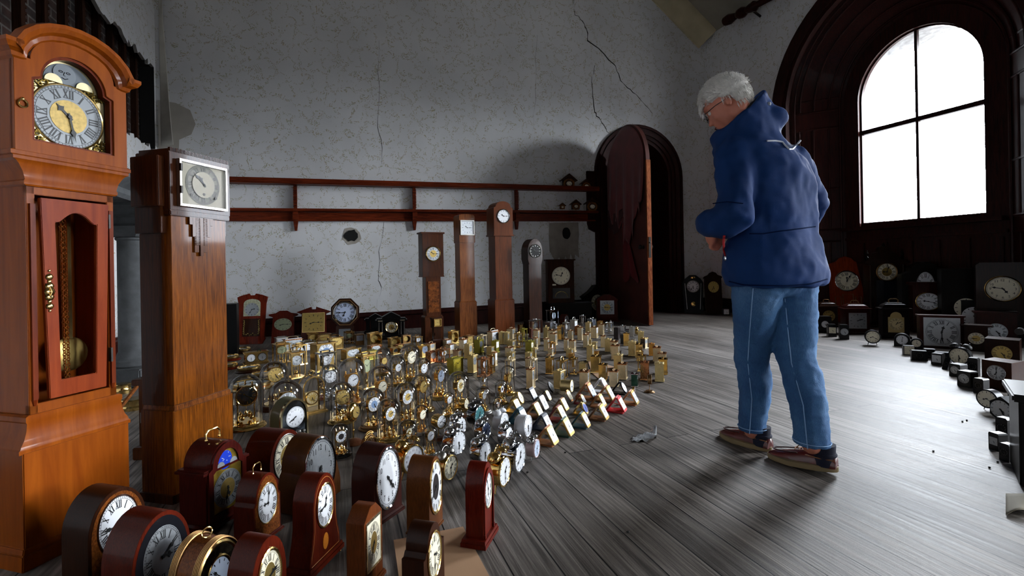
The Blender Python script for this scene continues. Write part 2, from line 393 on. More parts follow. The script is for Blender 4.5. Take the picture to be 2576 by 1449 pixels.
def anniv(name, label, bm_, dk, cols=True, ring=False, domer=.285, base='round', gm=None, dr=.2, dz=.62, finial=True, pend=True):
    gm = gm or gold; t = thing(name, label, 'clock'); dr = min(dr, domer*.62)
    p = MB(); R = domer*1.22
    p.lathe([(R, 0), (R*1.02, .02), (R*.98, .04), (R*.9, .055), (R*.9, .07), (R*.84, .085), (domer*1.0, .1), (0.01, .1)], 36); obj('base', p.mesh('base', bm_), t)
    p = MB(); n = 10; pr = [(domer, .1), (domer, 1-domer*.95)] + [(domer*math.cos(PI/2*i/n), 1-domer*.95+domer*.95*math.sin(PI/2*i/n)) for i in range(1, n)] + [(.012, 1)]
    p.lathe(pr, 40, cap=False); obj('glass_dome', p.mesh('glass_dome', domeg), t)
    p = MB(); p.lathe([(domer*.75, .1), (domer*.75, .115), (.01, .12)], 28); obj('pillar_base', p.mesh('pillar_base', gm), t)
    if cols:
        for s in (-1, 1):
            p = MB(); p.lathe([(.03, 0), (.03, .02), (.014, .03), (.014, .3), (.028, .31), (.028, .335), (.014, .345), (.014, dz-.26), (.03, dz-.25), (.03, dz-.22)], 10, (0, 0, 0)); obj('pillar', p.mesh('pillar', gm), t, (s*domer*.5, 0, .12))
    p = MB(); p.box(0, .0, dz-dr*.55, domer*1.15, .12, .03); p.box(0, .05, dz-dr*.5, dr*1.3, .12, dr*1.15)
    if finial:
        for x in (-.12, 0, .12): p.lathe([(.012, 0), (.022, .02), (.01, .04), (.018, .055), (.002, .085)], 8, (x, .03, dz+dr*.95+(.03 if x == 0 else 0)))
        p.prism([(-.15, dz+dr*.6), (.15, dz+dr*.6), (.13, dz+dr*.98), (-.13, dz+dr*.98)], .02, .05)
    obj('movement', p.mesh('movement', gm), t)
    if pend:
        p = MB(); p.tube([(0, 0, dz-.2), (0, 0, .2)], .006, 6); p.lathe([(.02, .3), (.03, .27), (.012, .24), (.03, .21), (.012, .19)], 10)
        for i in range(4):
            a = PI/4+i*PI/2; x, y = .11*math.cos(a), .11*math.sin(a); p.ball((x, y, .19), .042, 10); p.tube([(0, 0, .22), (x, y, .23)], .008, 6); p.lathe([(.02, 0), (.03, .02), (.004, .06)], 8, (x, y, .23))
        obj('pendulum', p.mesh('pendulum', gm), t)
    y = -.07
    if ring:
        d = add_dial(t, 'kg' if 0 else 'roman', [black, gold], 'kg', dr, (0, y, dz), (10, 20), gold, 'gold'); bezel(t, dr, .02, gold, (0, y, dz), .02)
    else:
        add_dial(t, D[dk][0], D[dk][1], D[dk][2], dr, (0, y, dz), random.choice([(2, 12), (10, 10), (5, 25), (9, 2)])); bezel(t, dr, .012, gm, (0, y+.01, dz), .02)
    return t
def twinbell(name, label, mt, dk, handle=True, belln=2, rim=None, bellm=None, depth=.36, legs=None):
    t = thing(name, label, 'alarm clock'); rim = rim or mt; bellm = bellm or mt; R = .33; cz = .44
    p = MB(); p.lathe([(R*.9, -depth/2), (R*.98, -depth/2+.02), (R, -depth/2+.04), (R, depth/2-.06), (R*1.04, depth/2-.05), (R*1.04, depth/2-.02), (R*.98, depth/2)], 36, (0, 0, cz), 'Y'); obj('case', p.mesh('case', mt), t)
    bezel(t, R*.93, .03, rim, (0, -depth/2-.002, cz), .02); add_dial(t, D[dk][0], D[dk][1], D[dk][2], R*.93, (0, -depth/2-.006, cz), random.choice([(1, 30), (12, 40), (5, 30), (2, 5)])); crystal(t, R*.93, glass, (0, -depth/2-.02, cz), .12)
    for s in (-1, 1):
        p = MB(); p.tube([(s*.16, -.02, .18), (s*.25, -.04, 0)], .02, 8, rs=[.026, .012]); obj('foot', p.mesh('foot', legs or mt), t)
    bs = (-1, 1) if belln == 2 else (0,)
    for s in bs:
        p = MB(); M = Matrix.Translation((s*.2, 0, .79 if belln == 2 else .8)) @ Matrix.Rotation(s*.5, 4, 'Y'); n = 20; pr = [(.155, 0), (.16, .01), (.15, .05), (.12, .09), (.07, .115), (.012, .125)]
        vs0 = len(p.v); p.lathe(pr, n); p.v = [tuple(M @ Vector(v)) for v in p.v]; a = M @ Vector((0, 0, .17)); p.ball(a, .02, 8); p.tube([M @ Vector((0, 0, -.1)), a], .01, 6); obj('bell', p.mesh('bell', bellm), t)
    if belln == 2:
        p = MB(); p.tube([(0, .02, .76), (0, .02, .88)], .01, 6); p.box(0, .02, .86, .06, .03, .05); obj('hammer', p.mesh('hammer', bellm), t)
    if handle:
        p = MB(); pts = [(.15*math.cos(PI*i/10), .0, .9+.12*math.sin(PI*i/10)) for i in range(11)]; p.tube(pts, .012, 6); obj('handle', p.mesh('handle', bellm), t)
    return t
def travel(name, label, cm, inm, dk, shape='sq', w=.8, slim=False, fold=True):
    """folding travel clock opened as a prism: base shell, lid leaning back, clock panel leaning forward"""
    t = thing(name, label, 'travel clock'); L = 1.1; h = .9; d0 = .62 if not slim else .8
    e = .05
    def slab(p0, p1, wd, tk, rnd=False):
        mb = MB(); a, b = Vector((0, p0[0], p0[1])), Vector((0, p1[0], p1[1])); ln = (b-a).length
        if rnd:
            out = [(x, z) for x, z in circ(1, 24)]; out = [(x*wd/2, ln/2+z*ln/2) for x, z in out]
        else:
            r = .1; out = []
            for cx, cz, a0 in ((wd/2-r, r, -90), (wd/2-r, ln-r, 0), (-wd/2+r, ln-r, 90), (-wd/2+r, r, 180)):
                for i in range(4): q = math.radians(a0+30*i); out.append((cx+r*math.cos(q), cz+r*math.sin(q)))
        zax = (b-a).normalized(); xax = Vector((1, 0, 0)); yax = zax.cross(xax)
        M = Matrix((( xax.x, yax.x, zax.x, a.x), (xax.y, yax.y, zax.y, a.y), (xax.z, yax.z, zax.z, a.z), (0, 0, 0, 1)))
        mb.prism(out, -tk/2, tk/2, M); return mb, M, ln
    rnd = shape == 'round'
    if fold:
        m, M, ln = slab((-.45, .05), (.62, .05), w, .1); obj('base_shell', m.mesh('base_shell', cm, bevel=.015), t)
        m, M, ln = slab((.6, .1), (-.02, .93), w, .09, rnd); obj('lid', m.mesh('lid', cm, bevel=.015), t)
        m, M, ln = slab((.53, .12), (-.0, .84), w*.86, .03, rnd); obj('lining', m.mesh('lining', inm), t)
    m, M, ln = slab((-.5, .07), (-.06, .9), w*.92, .1, rnd); pn = obj('clock_panel', m.mesh('clock_panel', inm, bevel=.012), t)
    # dial lying on the front of the panel
    zax = (Vector((0, -.06, .9))-Vector((0, -.5, .07))).normalized(); c = Vector((0, -.28, .485)); nrm = Vector((0, -zax.z, zax.y)); c = c + nrm*.058
    th = math.atan2(-zax.y, zax.z)
    add_dial(t, D[dk][0] + ('+s' if shape == 'sq' else ''), D[dk][1], D[dk][2], .30 if shape != 'round' else .36, c, (12, 31), fancy=False, rot=(th, 0, 0))
    if fold:
        p = MB(); p.tube([(w*.36, .35, .42), (w*.36, -.3, .3)], .018, 6); obj('strut', p.mesh('strut', gold), t)
    return t
def mantel(name, label, out, depth, wm, dk, dr, dz, bz=None, plinth=None, facem=None, handle=None, feet=None, hr=(4, 25), bzt=.012, dialsz=1., sq=False, extra=None, cg=True, cat='clock', dx=0.):
    """case pushed back from an outline (x, z); plinth = (width, height, depth)"""
    t = thing(name, label, cat); z0 = plinth[1] if plinth else 0
    if feet: z0 += feet
    p = MB(); p.prism([(x, z+z0) for x, z in out], -depth/2, depth/2); obj('case', p.mesh('case', wm, bevel=.004, ang=30), t)
    if plinth:
        p = MB(); zb = feet or 0; p.box(0, 0, zb, plinth[0], plinth[2], plinth[1]*.55); p.box(0, 0, zb+plinth[1]*.55, plinth[0]*.97, plinth[2]*.95, plinth[1]*.45, .96); obj('plinth', p.mesh('plinth', wm, bevel=.002), t)
    if feet:
        pw, pd = (plinth[0], plinth[2]) if plinth else (max(x for x, z in out)*2, depth)
        for x in (-1, 1):
            for y in (-1, 1): p = MB(); p.lathe([(feet*.7, 0), (feet*.9, feet*.3), (feet*.5, feet*.6), (feet*.9, feet)], 10); obj('foot', p.mesh('foot', bz or wm), t, (x*pw*.42, y*pd*.4, 0))
    if facem:
        p = MB(); cx = sum(x for x, z in out)/len(out); p.prism([(x*.9, (z-.0)*.95+z0+.008) for x, z in out], -depth/2-.004, -depth/2+.001); obj('front_panel', p.mesh('front_panel', facem), t)
    y = -depth/2-.005
    add_dial(t, D[dk][0]+('+s' if sq else ''), D[dk][1], D[dk][2], dr, (dx, y-.002, dz+z0), hr, sz=dialsz)
    if bz and not sq: bezel(t, dr, bzt, bz, (dx, y, dz+z0), bzt*1.1, sz=dialsz)
    if bz and sq:
        p = MB(); a = dr*1.08; b = a+bzt
        p.frame([(-b, dz+z0-b), (b, dz+z0-b), (b, dz+z0+b), (-b, dz+z0+b)], [(-a, dz+z0-a), (a, dz+z0-a), (a, dz+z0+a), (-a, dz+z0+a)], y-.01, y+.003); obj('bezel', p.mesh('bezel', bz), t)
    if cg and not sq: crystal(t, dr, glass, (dx, y-.006, dz+z0), .16)
    if handle:
        hw, hh, hz = handle; h = handle_mb(hw, hh, hh*.09, True, 8); obj('handle', h.mesh('handle', bz or brass), t, (0, 0, hz+z0))
    return t
def drum(name, label, mt, dk, stand=0., rim=None, dep=.35, r=.42, foot='wood'):
    """round drum clock, optionally raised on a post with a turned base; unit height"""
    t = thing(name, label, 'clock'); rim = rim or mt; R = r if not stand else .27; cz = 1-R
    p = MB(); p.lathe([(R*.94, -dep/2), (R, -dep/2+.03), (R, dep/2-.04), (R*1.05, dep/2-.03), (R*1.05, dep/2)], 30, (0, 0, cz), 'Y'); obj('case', p.mesh('case', mt), t)
    add_dial(t, D[dk][0], D[dk][1], D[dk][2], R*.92, (0, -dep/2-.004, cz), (8, 20)); bezel(t, R*.92, .04, rim, (0, -dep/2, cz), .03); crystal(t, R*.9, glass, (0, -dep/2-.02, cz), .12)
    if stand:
        p = MB(); p.lathe([(.035, 0), (.02, .03), (.02, cz-R-.08), (.04, cz-R-.05), (.03, cz-R+.03)], 12, (0, 0, .1)); obj('post', p.mesh('post', mt), t)
        p = MB(); p.lathe([(.3, 0), (.31, .02), (.27, .05), (.22, .07), (.2, .1), (.02, .12)], 28); obj('base', p.mesh('base', wood('turned brown base', '4a2a1a', '7a4c34', 5) if foot == 'wood' else mt), t)
    else:
        for s in (-1, 1): p = MB(); p.tube([(s*R*.45, 0, cz-R*.8), (s*R*.6, -.02, 0)], .02, 6, rs=[.03, .015]); obj('foot', p.mesh('foot', rim), t)
    return t
# ---------------------------------------------------------------- room materials
def wallpaper():
    m, nt, b = _nt('sprigged wallpaper'); L = nt.links.new
    tc = N(nt, 'ShaderNodeTexCoord'); P = tc.outputs['UV']
    nn = N(nt, 'ShaderNodeTexNoise', i_Scale=1.3, i_Detail=3.); L(P, nn.inputs['Vector'])
    base = ramp(nt, [(.3, 'cfd0d2'), (.7, 'dddee0')]); L(nn.outputs['Fac'], base.inputs['Fac'])
    # trailing stems: warped thin lines
    w = N(nt, 'ShaderNodeTexNoise', i_Scale=4.2, i_Detail=1.5); L(P, w.inputs['Vector'])
    ws = N(nt, 'ShaderNodeVectorMath', operation='SUBTRACT'); ws.inputs[1].default_value = (.5, .5, .5); L(w.outputs['Color'], ws.inputs[0])
    wm = N(nt, 'ShaderNodeVectorMath', operation='SCALE'); wm.inputs['Scale'].default_value = .32; L(ws.outputs[0], wm.inputs[0])
    wa = N(nt, 'ShaderNodeVectorMath', operation='ADD'); L(P, wa.inputs[0]); L(wm.outputs[0], wa.inputs[1])
    # leaf sprigs: small voronoi cells kept only in clusters along stems
    v = N(nt, 'ShaderNodeTexVoronoi', i_Scale=62., i_Randomness=1.); 
    mp = N(nt, 'ShaderNodeMapping'); mp.inputs['Scale'].default_value = (1, .62, 1); mp.inputs['Rotation'].default_value = (0, 0, .7); L(wa.outputs[0], mp.inputs['Vector']); L(mp.outputs[0], v.inputs['Vector'])
    lt = N(nt, 'ShaderNodeMath', operation='LESS_THAN'); lt.inputs[1].default_value = .40; L(v.outputs['Distance'], lt.inputs[0])
    v2 = N(nt, 'ShaderNodeTexVoronoi', i_Scale=5.2, feature='DISTANCE_TO_EDGE'); L(wa.outputs[0], v2.inputs['Vector'])
    l2 = N(nt, 'ShaderNodeMath', operation='LESS_THAN'); l2.inputs[1].default_value = .105; L(v2.outputs['Distance'], l2.inputs[0])
    n3 = N(nt, 'ShaderNodeTexNoise', i_Scale=11., i_Detail=2.); L(P, n3.inputs['Vector'])
    g3 = N(nt, 'ShaderNodeMath', operation='GREATER_THAN'); g3.inputs[1].default_value = .455; L(n3.outputs['Fac'], g3.inputs[0])
    a = N(nt, 'ShaderNodeMath', operation='MULTIPLY'); L(lt.outputs[0], a.inputs[0]); L(l2.outputs[0], a.inputs[1])
    a2 = N(nt, 'ShaderNodeMath', operation='MULTIPLY'); L(a.outputs[0], a2.inputs[0]); L(g3.outputs[0], a2.inputs[1])
    lc = ramp(nt, [(.35, '8c9160'), (.5, 'a8924e'), (.65, '96825e')]); L(v.outputs['Color'], lc.inputs['Fac'])
    k = N(nt, 'ShaderNodeMath', operation='MULTIPLY'); k.inputs[1].default_value = .62; L(a2.outputs[0], k.inputs[0])
    st = N(nt, 'ShaderNodeMath', operation='LESS_THAN'); st.inputs[1].default_value = .006; L(v2.outputs['Distance'], st.inputs[0])
    k2 = N(nt, 'ShaderNodeMath', operation='MULTIPLY'); k2.inputs[1].default_value = .12; L(st.outputs[0], k2.inputs[0])
    mx0 = N(nt, 'ShaderNodeMixRGB'); mx0.inputs[2].default_value = rgb('9a9a80'); L(k2.outputs[0], mx0.inputs[0]); L(base.outputs[0], mx0.inputs[1])
    mx = N(nt, 'ShaderNodeMixRGB'); L(k.outputs[0], mx.inputs[0]); L(mx0.outputs[0], mx.inputs[1]); L(lc.outputs[0], mx.inputs[2])
    L(mx.outputs[0], b.inputs['Base Color']); b.inputs['Roughness'].default_value = .8; b.inputs['Specular IOR Level'].default_value = .2
    nb = N(nt, 'ShaderNodeTexNoise', i_Scale=3., i_Detail=5.); L(P, nb.inputs['Vector'])
    bp = N(nt, 'ShaderNodeBump', i_Strength=.35, i_Distance=.02); L(nb.outputs['Fac'], bp.inputs['Height']); L(bp.outputs['Normal'], b.inputs['Normal'])
    return m
def floorboards():
    m, nt, b = _nt('weathered floorboards'); L = nt.links.new
    tc = N(nt, 'ShaderNodeTexCoord'); P = tc.outputs['Object']
    br = N(nt, 'ShaderNodeTexBrick', offset=.37, offset_frequency=2); br.inputs['Scale'].default_value = 1.
    br.inputs['Brick Width'].default_value = 3.4; br.inputs['Row Height'].default_value = .142; br.inputs['Mortar Size'].default_value = .0028; br.inputs['Mortar Smooth'].default_value = .15
    br.inputs['Color1'].default_value = (0, 0, 0, 1); br.inputs['Color2'].default_value = (1, 1, 1, 1); br.inputs['Mortar'].default_value = (.5, .5, .5, 1); br.inputs['Bias'].default_value = 0.
    L(P, br.inputs['Vector'])
    mp = N(nt, 'ShaderNodeMapping'); mp.inputs['Scale'].default_value = (.55, 16, 1); 
    off = N(nt, 'ShaderNodeVectorMath', operation='MULTIPLY'); off.inputs[1].default_value = (3., .0, 7.); L(br.outputs['Color'], off.inputs[0])
    ad = N(nt, 'ShaderNodeVectorMath', operation='ADD'); L(P, ad.inputs[0]); L(off.outputs[0], ad.inputs[1]); L(ad.outputs[0], mp.inputs['Vector'])
    n1 = N(nt, 'ShaderNodeTexNoise', i_Scale=3.2, i_Detail=7., i_Roughness=.68, i_Distortion=.5); L(mp.outputs[0], n1.inputs['Vector'])
    wv = N(nt, 'ShaderNodeTexNoise', i_Scale=.9, i_Detail=2.); L(P, wv.inputs['Vector'])
    col = ramp(nt, [(.30, '45413f'), (.44, '79746f'), (.58, 'a39d98'), (.75, 'c8c3be')]); L(n1.outputs['Fac'], col.inputs['Fac'])
    tone = ramp(nt, [(0, 'a8a4a1'), (1, 'dedad6')]); L(br.outputs['Color'], tone.inputs['Fac'])
    mu = N(nt, 'ShaderNodeMixRGB', blend_type='MULTIPLY'); mu.inputs[0].default_value = .85; L(col.outputs[0], mu.inputs[1]); L(tone.outputs[0], mu.inputs[2])
    st = ramp(nt, [(.35, '8f8377'), (.6, 'ffffff')]); L(wv.outputs['Fac'], st.inputs['Fac'])
    mu2 = N(nt, 'ShaderNodeMixRGB', blend_type='MULTIPLY'); mu2.inputs[0].default_value = .6; L(mu.outputs[0], mu2.inputs[1]); L(st.outputs[0], mu2.inputs[2])
    mo = N(nt, 'ShaderNodeMixRGB'); mo.inputs[2].default_value = rgb('0d0c0b'); L(br.outputs['Fac'], mo.inputs[0]); L(mu2.outputs[0], mo.inputs[1])
    L(mo.outputs[0], b.inputs['Base Color'])
    rr = N(nt, 'ShaderNodeMapRange'); rr.inputs['To Min'].default_value = .40; rr.inputs['To Max'].default_value = .68; L(n1.outputs['Fac'], rr.inputs['Value']); L(rr.outputs[0], b.inputs['Roughness'])
    b.inputs['Specular IOR Level'].default_value = .3
    sb = N(nt, 'ShaderNodeMath', operation='MULTIPLY_ADD'); sb.inputs[1].default_value = -1.5; L(br.outputs['Fac'], sb.inputs[0]); L(n1.outputs['Fac'], sb.inputs[2])
    bp = N(nt, 'ShaderNodeBump', i_Strength=.5, i_Distance=.004); L(sb.outputs[0], bp.inputs['Height']); L(bp.outputs['Normal'], b.inputs['Normal'])
    return m
def brickm():
    m, nt, b = _nt('sooty bare brick'); L = nt.links.new
    tc = N(nt, 'ShaderNodeTexCoord'); br = N(nt, 'ShaderNodeTexBrick'); br.inputs['Scale'].default_value = 1.; br.inputs['Brick Width'].default_value = .23; br.inputs['Row Height'].default_value = .078
    br.inputs['Mortar Size'].default_value = .008; br.inputs['Color1'].default_value = rgb('4a3028'); br.inputs['Color2'].default_value = rgb('2c2726'); br.inputs['Mortar'].default_value = rgb('6e6a66')
    L(tc.outputs['UV'], br.inputs['Vector']); n = N(nt, 'ShaderNodeTexNoise', i_Scale=6., i_Detail=6.); L(tc.outputs['UV'], n.inputs['Vector'])
    r = ramp(nt, [(.35, '3a3634'), (.65, 'ffffff')]); L(n.outputs['Fac'], r.inputs['Fac'])
    mu = N(nt, 'ShaderNodeMixRGB', blend_type='MULTIPLY'); mu.inputs[0].default_value = .9; L(br.outputs['Color'], mu.inputs[1]); L(r.outputs[0], mu.inputs[2]); L(mu.outputs[0], b.inputs['Base Color'])
    b.inputs['Roughness'].default_value = .9; return m
paper = wallpaper(); boards = floorboards(); brick = brickm()
plaster = plain('bare plaster', '8f8c88', .9, var=.15, vscale=5, bump=.3, bscale=30); ceilm = plain('old plaster ceiling', '8f8a7c', .85, var=.1, vscale=3)
cornm = plain('yellowed cornice paint', 'b3a888', .6, var=.12, vscale=4); hole = plain('dark wall cavity', '0a0908', .95)
crackm = plain('crack shadow line', '2b2926', .95); torn = plain('torn lining paper', '9b958c', .9, var=.12, vscale=9)
outst = plain('weathered window stone', '8d8f90', .9, var=.3, vscale=14, bump=.6, bscale=70)
HR = 7.4
def uvmesh(me, fn):
    uv = me.uv_layers.new(name='UVMap')
    for l in me.loops: uv.data[l.index].uv = fn(me.vertices[l.vertex_index].co)
    return me
def wall_mesh(name, P0, Dv, length, height, ops, mats, nrm, z0=0., topfn=None):
    """flat wall from P0 along Dv with round-headed openings (centre, radius, spring, sill)"""
    mb = MB(); top = topfn or (lambda s: height)
    def pt(s, z): p = P0 + Dv*s; return (p.x, p.y, z)
    def quad(a, b, c, d): mb.add([pt(*a), pt(*b), pt(*c), pt(*d)], [(0, 1, 2, 3)])
    s = 0.
    for c, r, sp, sill in sorted(ops):
        quad((s, z0), (c-r, z0), (c-r, top(c-r)), (s, top(s)))
        if sill > z0: quad((c-r, z0), (c+r, z0), (c+r, sill), (c-r, sill))
        n = 24; pts = [(c - r*math.cos(PI*i/n), sp + r*math.sin(PI*i/n)) for i in range(n+1)]
        for (a, za), (b, zb) in zip(pts, pts[1:]): quad((a, za), (b, zb), (b, top(b)), (a, top(a)))
        s = c+r
    quad((s, z0), (length, z0), (length, top(length)), (s, top(s)))
    me = mb.mesh(name, mats, smooth=False)
    uvmesh(me, lambda co: ((Vector(co)-P0).dot(Dv), co.z))
    return me
# right wall openings: W1 seen in the photograph, W2 further along inferred, two more added, all three unseen ones shaped for light
WIN = [(3.24, 1.49, 3.2), (7.2, 1.49, 2.1), (10.6, 1.49, 2.1), (14.0, 1.49, 2.1)]
FWIN = []
LV = 16.0
DOOR = (7.306, .70, 2.49)
def btop(s):  # back wall top follows the coved slope at its right end
    return min(HR, 5.2 + max(0, (WL - s))*.72)
struct('wall_back', wall_mesh('wall_back', C0, U, WL, HR, [DOOR + (0.,)], paper, -V, topfn=btop))
struct('wall_right', wall_mesh('wall_right', C1, V, LV, 5.2, [(c, r, sp, 0.) for c, r, sp in WIN], paper, -U))
# left wall: paper layer with a long torn band, bare brick and battens behind it
def ragged(a, b, amp, n, rnd):
    return [(a[0]+(b[0]-a[0])*i/n + (rnd.uniform(-amp, amp) if 0 < i < n else 0), a[1]+(b[1]-a[1])*i/n + (rnd.uniform(-amp, amp) if 0 < i < n else 0)) for i in range(n+1)]
rl = random.Random(3)
T0, T1, ZB, ZT = .06, 4.6, 2.5, 3.55
topl = ragged((T0, ZT), (T1, ZT-.02), .05, 70, rl); botl = ragged((T0, ZB), (T1, ZB), .05, 70, rl)
mb = MB()
def lp(t, z, w=0.): p = C0 + V*t - U*w; return (p.x, p.y, z)
def lquad(a, b, c, d, w=0.): mb.add([lp(*a, w), lp(*b, w), lp(*c, w), lp(*d, w)], [(0, 1, 2, 3)])
for q in (((0, 0), (T0, 0), (T0, HR), (0, HR)), ((T1, 0), (LV, 0), (LV, HR), (T1, HR))): lquad(*q)
for (a, b) in zip(topl, topl[1:]): lquad(a, b, (b[0], HR), (a[0], HR))
for (a, b) in zip(botl, botl[1:]): lquad((a[0], 0), (b[0], 0), b, a)
wl = mb.mesh('wall_left', paper, smooth=False); uvmesh(wl, lambda co: ((Vector(co)-C0).dot(V), co.z)); struct('wall_left', wl)
mb = MB()   # plaster edge thickness
for line in (topl, botl):
    for a, b in zip(line, line[1:]): mb.add([lp(*a, 0), lp(*b, 0), lp(*b, .035), lp(*a, .035)], [(0, 1, 2, 3)])
mb.mat(1); mb.add([lp(T0, ZB), lp(T0, ZT), lp(T0, ZT, .16), lp(T0, ZB, .16)], [(0, 1, 2, 3)])  # recess end near-black: shade inside the torn band put into its colour
struct('trim_1', mb.mesh('trim_1', [plaster, hole], smooth=False))
mb = MB(); mb.add([lp(-.0, 2.3, .17), lp(5, 2.3, .17), lp(5, 3.8, .17), lp(-.0, 3.8, .17)], [(0, 1, 2, 3)])
bk = mb.mesh('wall_brick', brick, smooth=False); uvmesh(bk, lambda co: ((Vector(co)-C0).dot(V), co.z)); struct('wall_brick', bk)
batm = wood('old lath batten', '1e120c', '3f261b', 6, (14, 14, 1), rough=.8, coat=0)
RL = Matrix.Rotation(math.atan2(V.y, V.x), 4, 'Z')
for i in range(13):
    t = .3 + .33*i; p = C0 + V*t - U*.14
    mb = MB(); mb.box(0, 0, 2.34, .055, .06, 1.4)
    for k in range(26): mb.box(-.045, .0, 2.36+k*.052, .03, .05, .02)
    tag(obj('wall_batten', mb.mesh('wall_batten', batm, smooth=False), None, p, (0, 0, math.atan2(V.y, V.x))),
        'upright timber batten with broken plaster keys in the torn left wall', 'batten', 'battens in the torn wall')
# floor
fo = MB(); fo.box(0, 0, -.1, 40, 24, .1); f = struct('floor', fo.mesh('floor', boards, smooth=False)); f.location = (2, 3, 0); f.rotation_euler = (0, 0, math.atan2(V.y, V.x))
# ceiling: coved slope over the window wall, flat beyond
mb = MB(); Q = lambda s, t, z: tuple(C0 + U*s + V*t + Vector((0, 0, z)))
mb.add([Q(WL+.02, -.02, 5.2), Q(WL+.02, LV, 5.2), Q(WL-3.05, LV, HR), Q(WL-3.05, -.02, HR)], [(0, 1, 2, 3)]); mb.add([Q(WL-3.05, -.02, HR), Q(WL-3.05, LV, HR), Q(-.02, LV, HR), Q(-.02, -.02, HR)], [(0, 1, 2, 3)])
struct('ceiling', mb.mesh('ceiling', ceilm, smooth=False))
struct('wall_front', wall_mesh('wall_front', C0 + V*LV, U, WL, HR, [(c, 1.49, 2.1, 0.) for c in FWIN], plain('bounce cutting front wall', '3a3029', .7), V))  # unseen wall made dark to cut bounced light, panelling made up
# raking cornice on the back wall and a level one on the window wall
prof = [(0, -.02), (.03, -.02), (.05, .03), (.09, .05), (.12, .12), (.2, .17), (.26, .25), (.27, .32), (0, .34)]
def cornice(name, a, b, out, up):
    mb = MB(); rings = [[tuple(Vector(e) + out*x + up*(y-.3)) for x, y in prof] for e in (a, b)]; mb.loft(rings); return struct(name, mb.mesh(name, cornm, ang=50))
a = Vector(Q(WL, .0, 5.22)); b = Vector(Q(WL-3.05, .0, 5.22+3.05*.72)); upv = (b-a).normalized().cross(V).normalized(); upv = upv if upv.z > 0 else -upv
cornice('trim_2', a, b, V, upv)
# skirting along the back wall, following the old fall of the boards
def zs(z, s): return z + .0133*(s-.8)
def skirt(name, P0, Dv, nr, s0, s1, zt, f=None):
    mb = MB(); f = f or (lambda s: zt)
    pr = lambda s: [(0, 0), (.022, 0), (.022, f(s)-.075), (.05, f(s)-.06), (.05, f(s)-.035), (.03, f(s)-.02), (.03, f(s)), (0, f(s))]
    mb.loft([[tuple(P0 + Dv*s + nr*x + Vector((0, 0, z))) for x, z in pr(s)] for s in (s0, s1)]); return struct(name, mb.mesh(name, trimw, ang=30))
skirt('baseboard_back', C0, U, V, 0, 6.39, .25, lambda s: zs(.245, s)); skirt('baseboard_right', C1, V, -U, .02, 1.48, .25); skirt('baseboard_left', C0, V, U, 0, 2.2, .25)
skirt('baseboard_back', C0, U, V, 8.22, WL, .25)
# ---------------------------------------------------------------- plate rails on the back wall
RX = Matrix(((U.x, -V.x, 0, 0), (U.y, -V.y, 0, 0), (0, 0, 1, 0), (0, 0, 0, 1)))
def wallobj(name, mb, mats, s, z=0., w=0., tilt=.0, **k):
    """local x along the back wall, local -y into the room"""
    o = obj(name, mb.mesh(name, mats, **k)); p = C0 + U*s + V*w; o.location = (p.x, p.y, z)
    o.rotation_euler = (0, -tilt, ANG); return o
TL = .0133
sh = thing('wall_shelf', 'long dark wooden two-tier plate rail running along the papered back wall', 'shelf', (C0 + U*.0).to_tuple(), ANG)
def rail(name, s0, s1, z, dep, th, m, par):
    mb = MB(); mb.box((s0+s1)/2, -dep/2, -th, s1-s0, dep, th); mb.box((s0+s1)/2, -dep-.006, -th*.8, s1-s0, .014, th*.6); o = obj(name, mb.mesh(name, m, bevel=.004), par, (0, 0, z), (0, -TL, 0)); return o
rail('upper_shelf', .02, 6.40, 2.155, .17, .075, trimr, sh)
rail('lower_shelf', .02, 6.40, 1.745, .13, .04, trimr, sh)
mb = MB(); mb.box(3.2, -.02, -.125, 6.36, .04, .125); mb.box(3.2, -.03, -.125, 6.36, .06, .02); obj('rail_board', mb.mesh('rail_board', trimr, bevel=.003), sh, (0, 0, 1.70), (0, -TL, 0))
for s in (.25, 1.64, 3.29, 4.94):
    zb = TL*(s-.8)
    mb = MB(); mb.prism([(-.02, 1.74), (.02, 1.74), (.022, 2.09), (-.022, 2.09)], -.06, 0)
    for k in range(12): mb.box(0, -.075, 1.78+k*.024, .05, .03, .013)
    mb.prism([(-.035, 1.60), (.035, 1.60), (.035, 1.73), (-.035, 1.73)], -.1, 0); mb.prism([(-.014, 1.45), (.014, 1.45), (.035, 1.62), (-.035, 1.62)], -.055, 0)
    obj('bracket', mb.mesh('bracket', trimr), sh, (s, 0, zb))
mb = MB(); mb.prism([(-.09, 1.45), (.02, 1.40), (.06, 1.5), (.06, 2.45), (-.12, 2.45), (-.12, 1.55)], -.05, 0); obj('end_board', mb.mesh('end_board', trimw), sh, (6.36, 0, .07))
# ---------------------------------------------------------------- arched doorway and open leaf
dc, dr_, dsp = DOOR
def arch_band(name, r0, r1, y0, y1, sp, zb=0., m=None, n=24, par=None):
    o = [(-r1, zb)] + [(-r1*math.cos(PI*i/n), sp+r1*math.sin(PI*i/n)) for i in range(n+1)] + [(r1, zb)]
    q = [(-r0, zb)] + [(-r0*math.cos(PI*i/n), sp+r0*math.sin(PI*i/n)) for i in range(n+1)] + [(r0, zb)]
    mb = MB(); k = len(o); vs = [(x, y, z) for y in (y0, y1) for oo in (o, q) for x, z in oo]; fs = []
    for i in range(k-1): j = i+1; fs += [(i, j, k+j, k+i), (2*k+i, 3*k+i, 3*k+j, 2*k+j), (i, 2*k+i, 2*k+j, j), (k+i, k+j, 3*k+j, 3*k+i)]
    mb.add(vs, fs); return mb
dp = C0 + U*dc
dr = struct('door_1', None) if 0 else bpy.data.objects.new('door_1', None); COL.objects.link(dr); dr['kind'] = 'structure'; dr.location = dp; dr.rotation_euler = (0, 0, ANG)
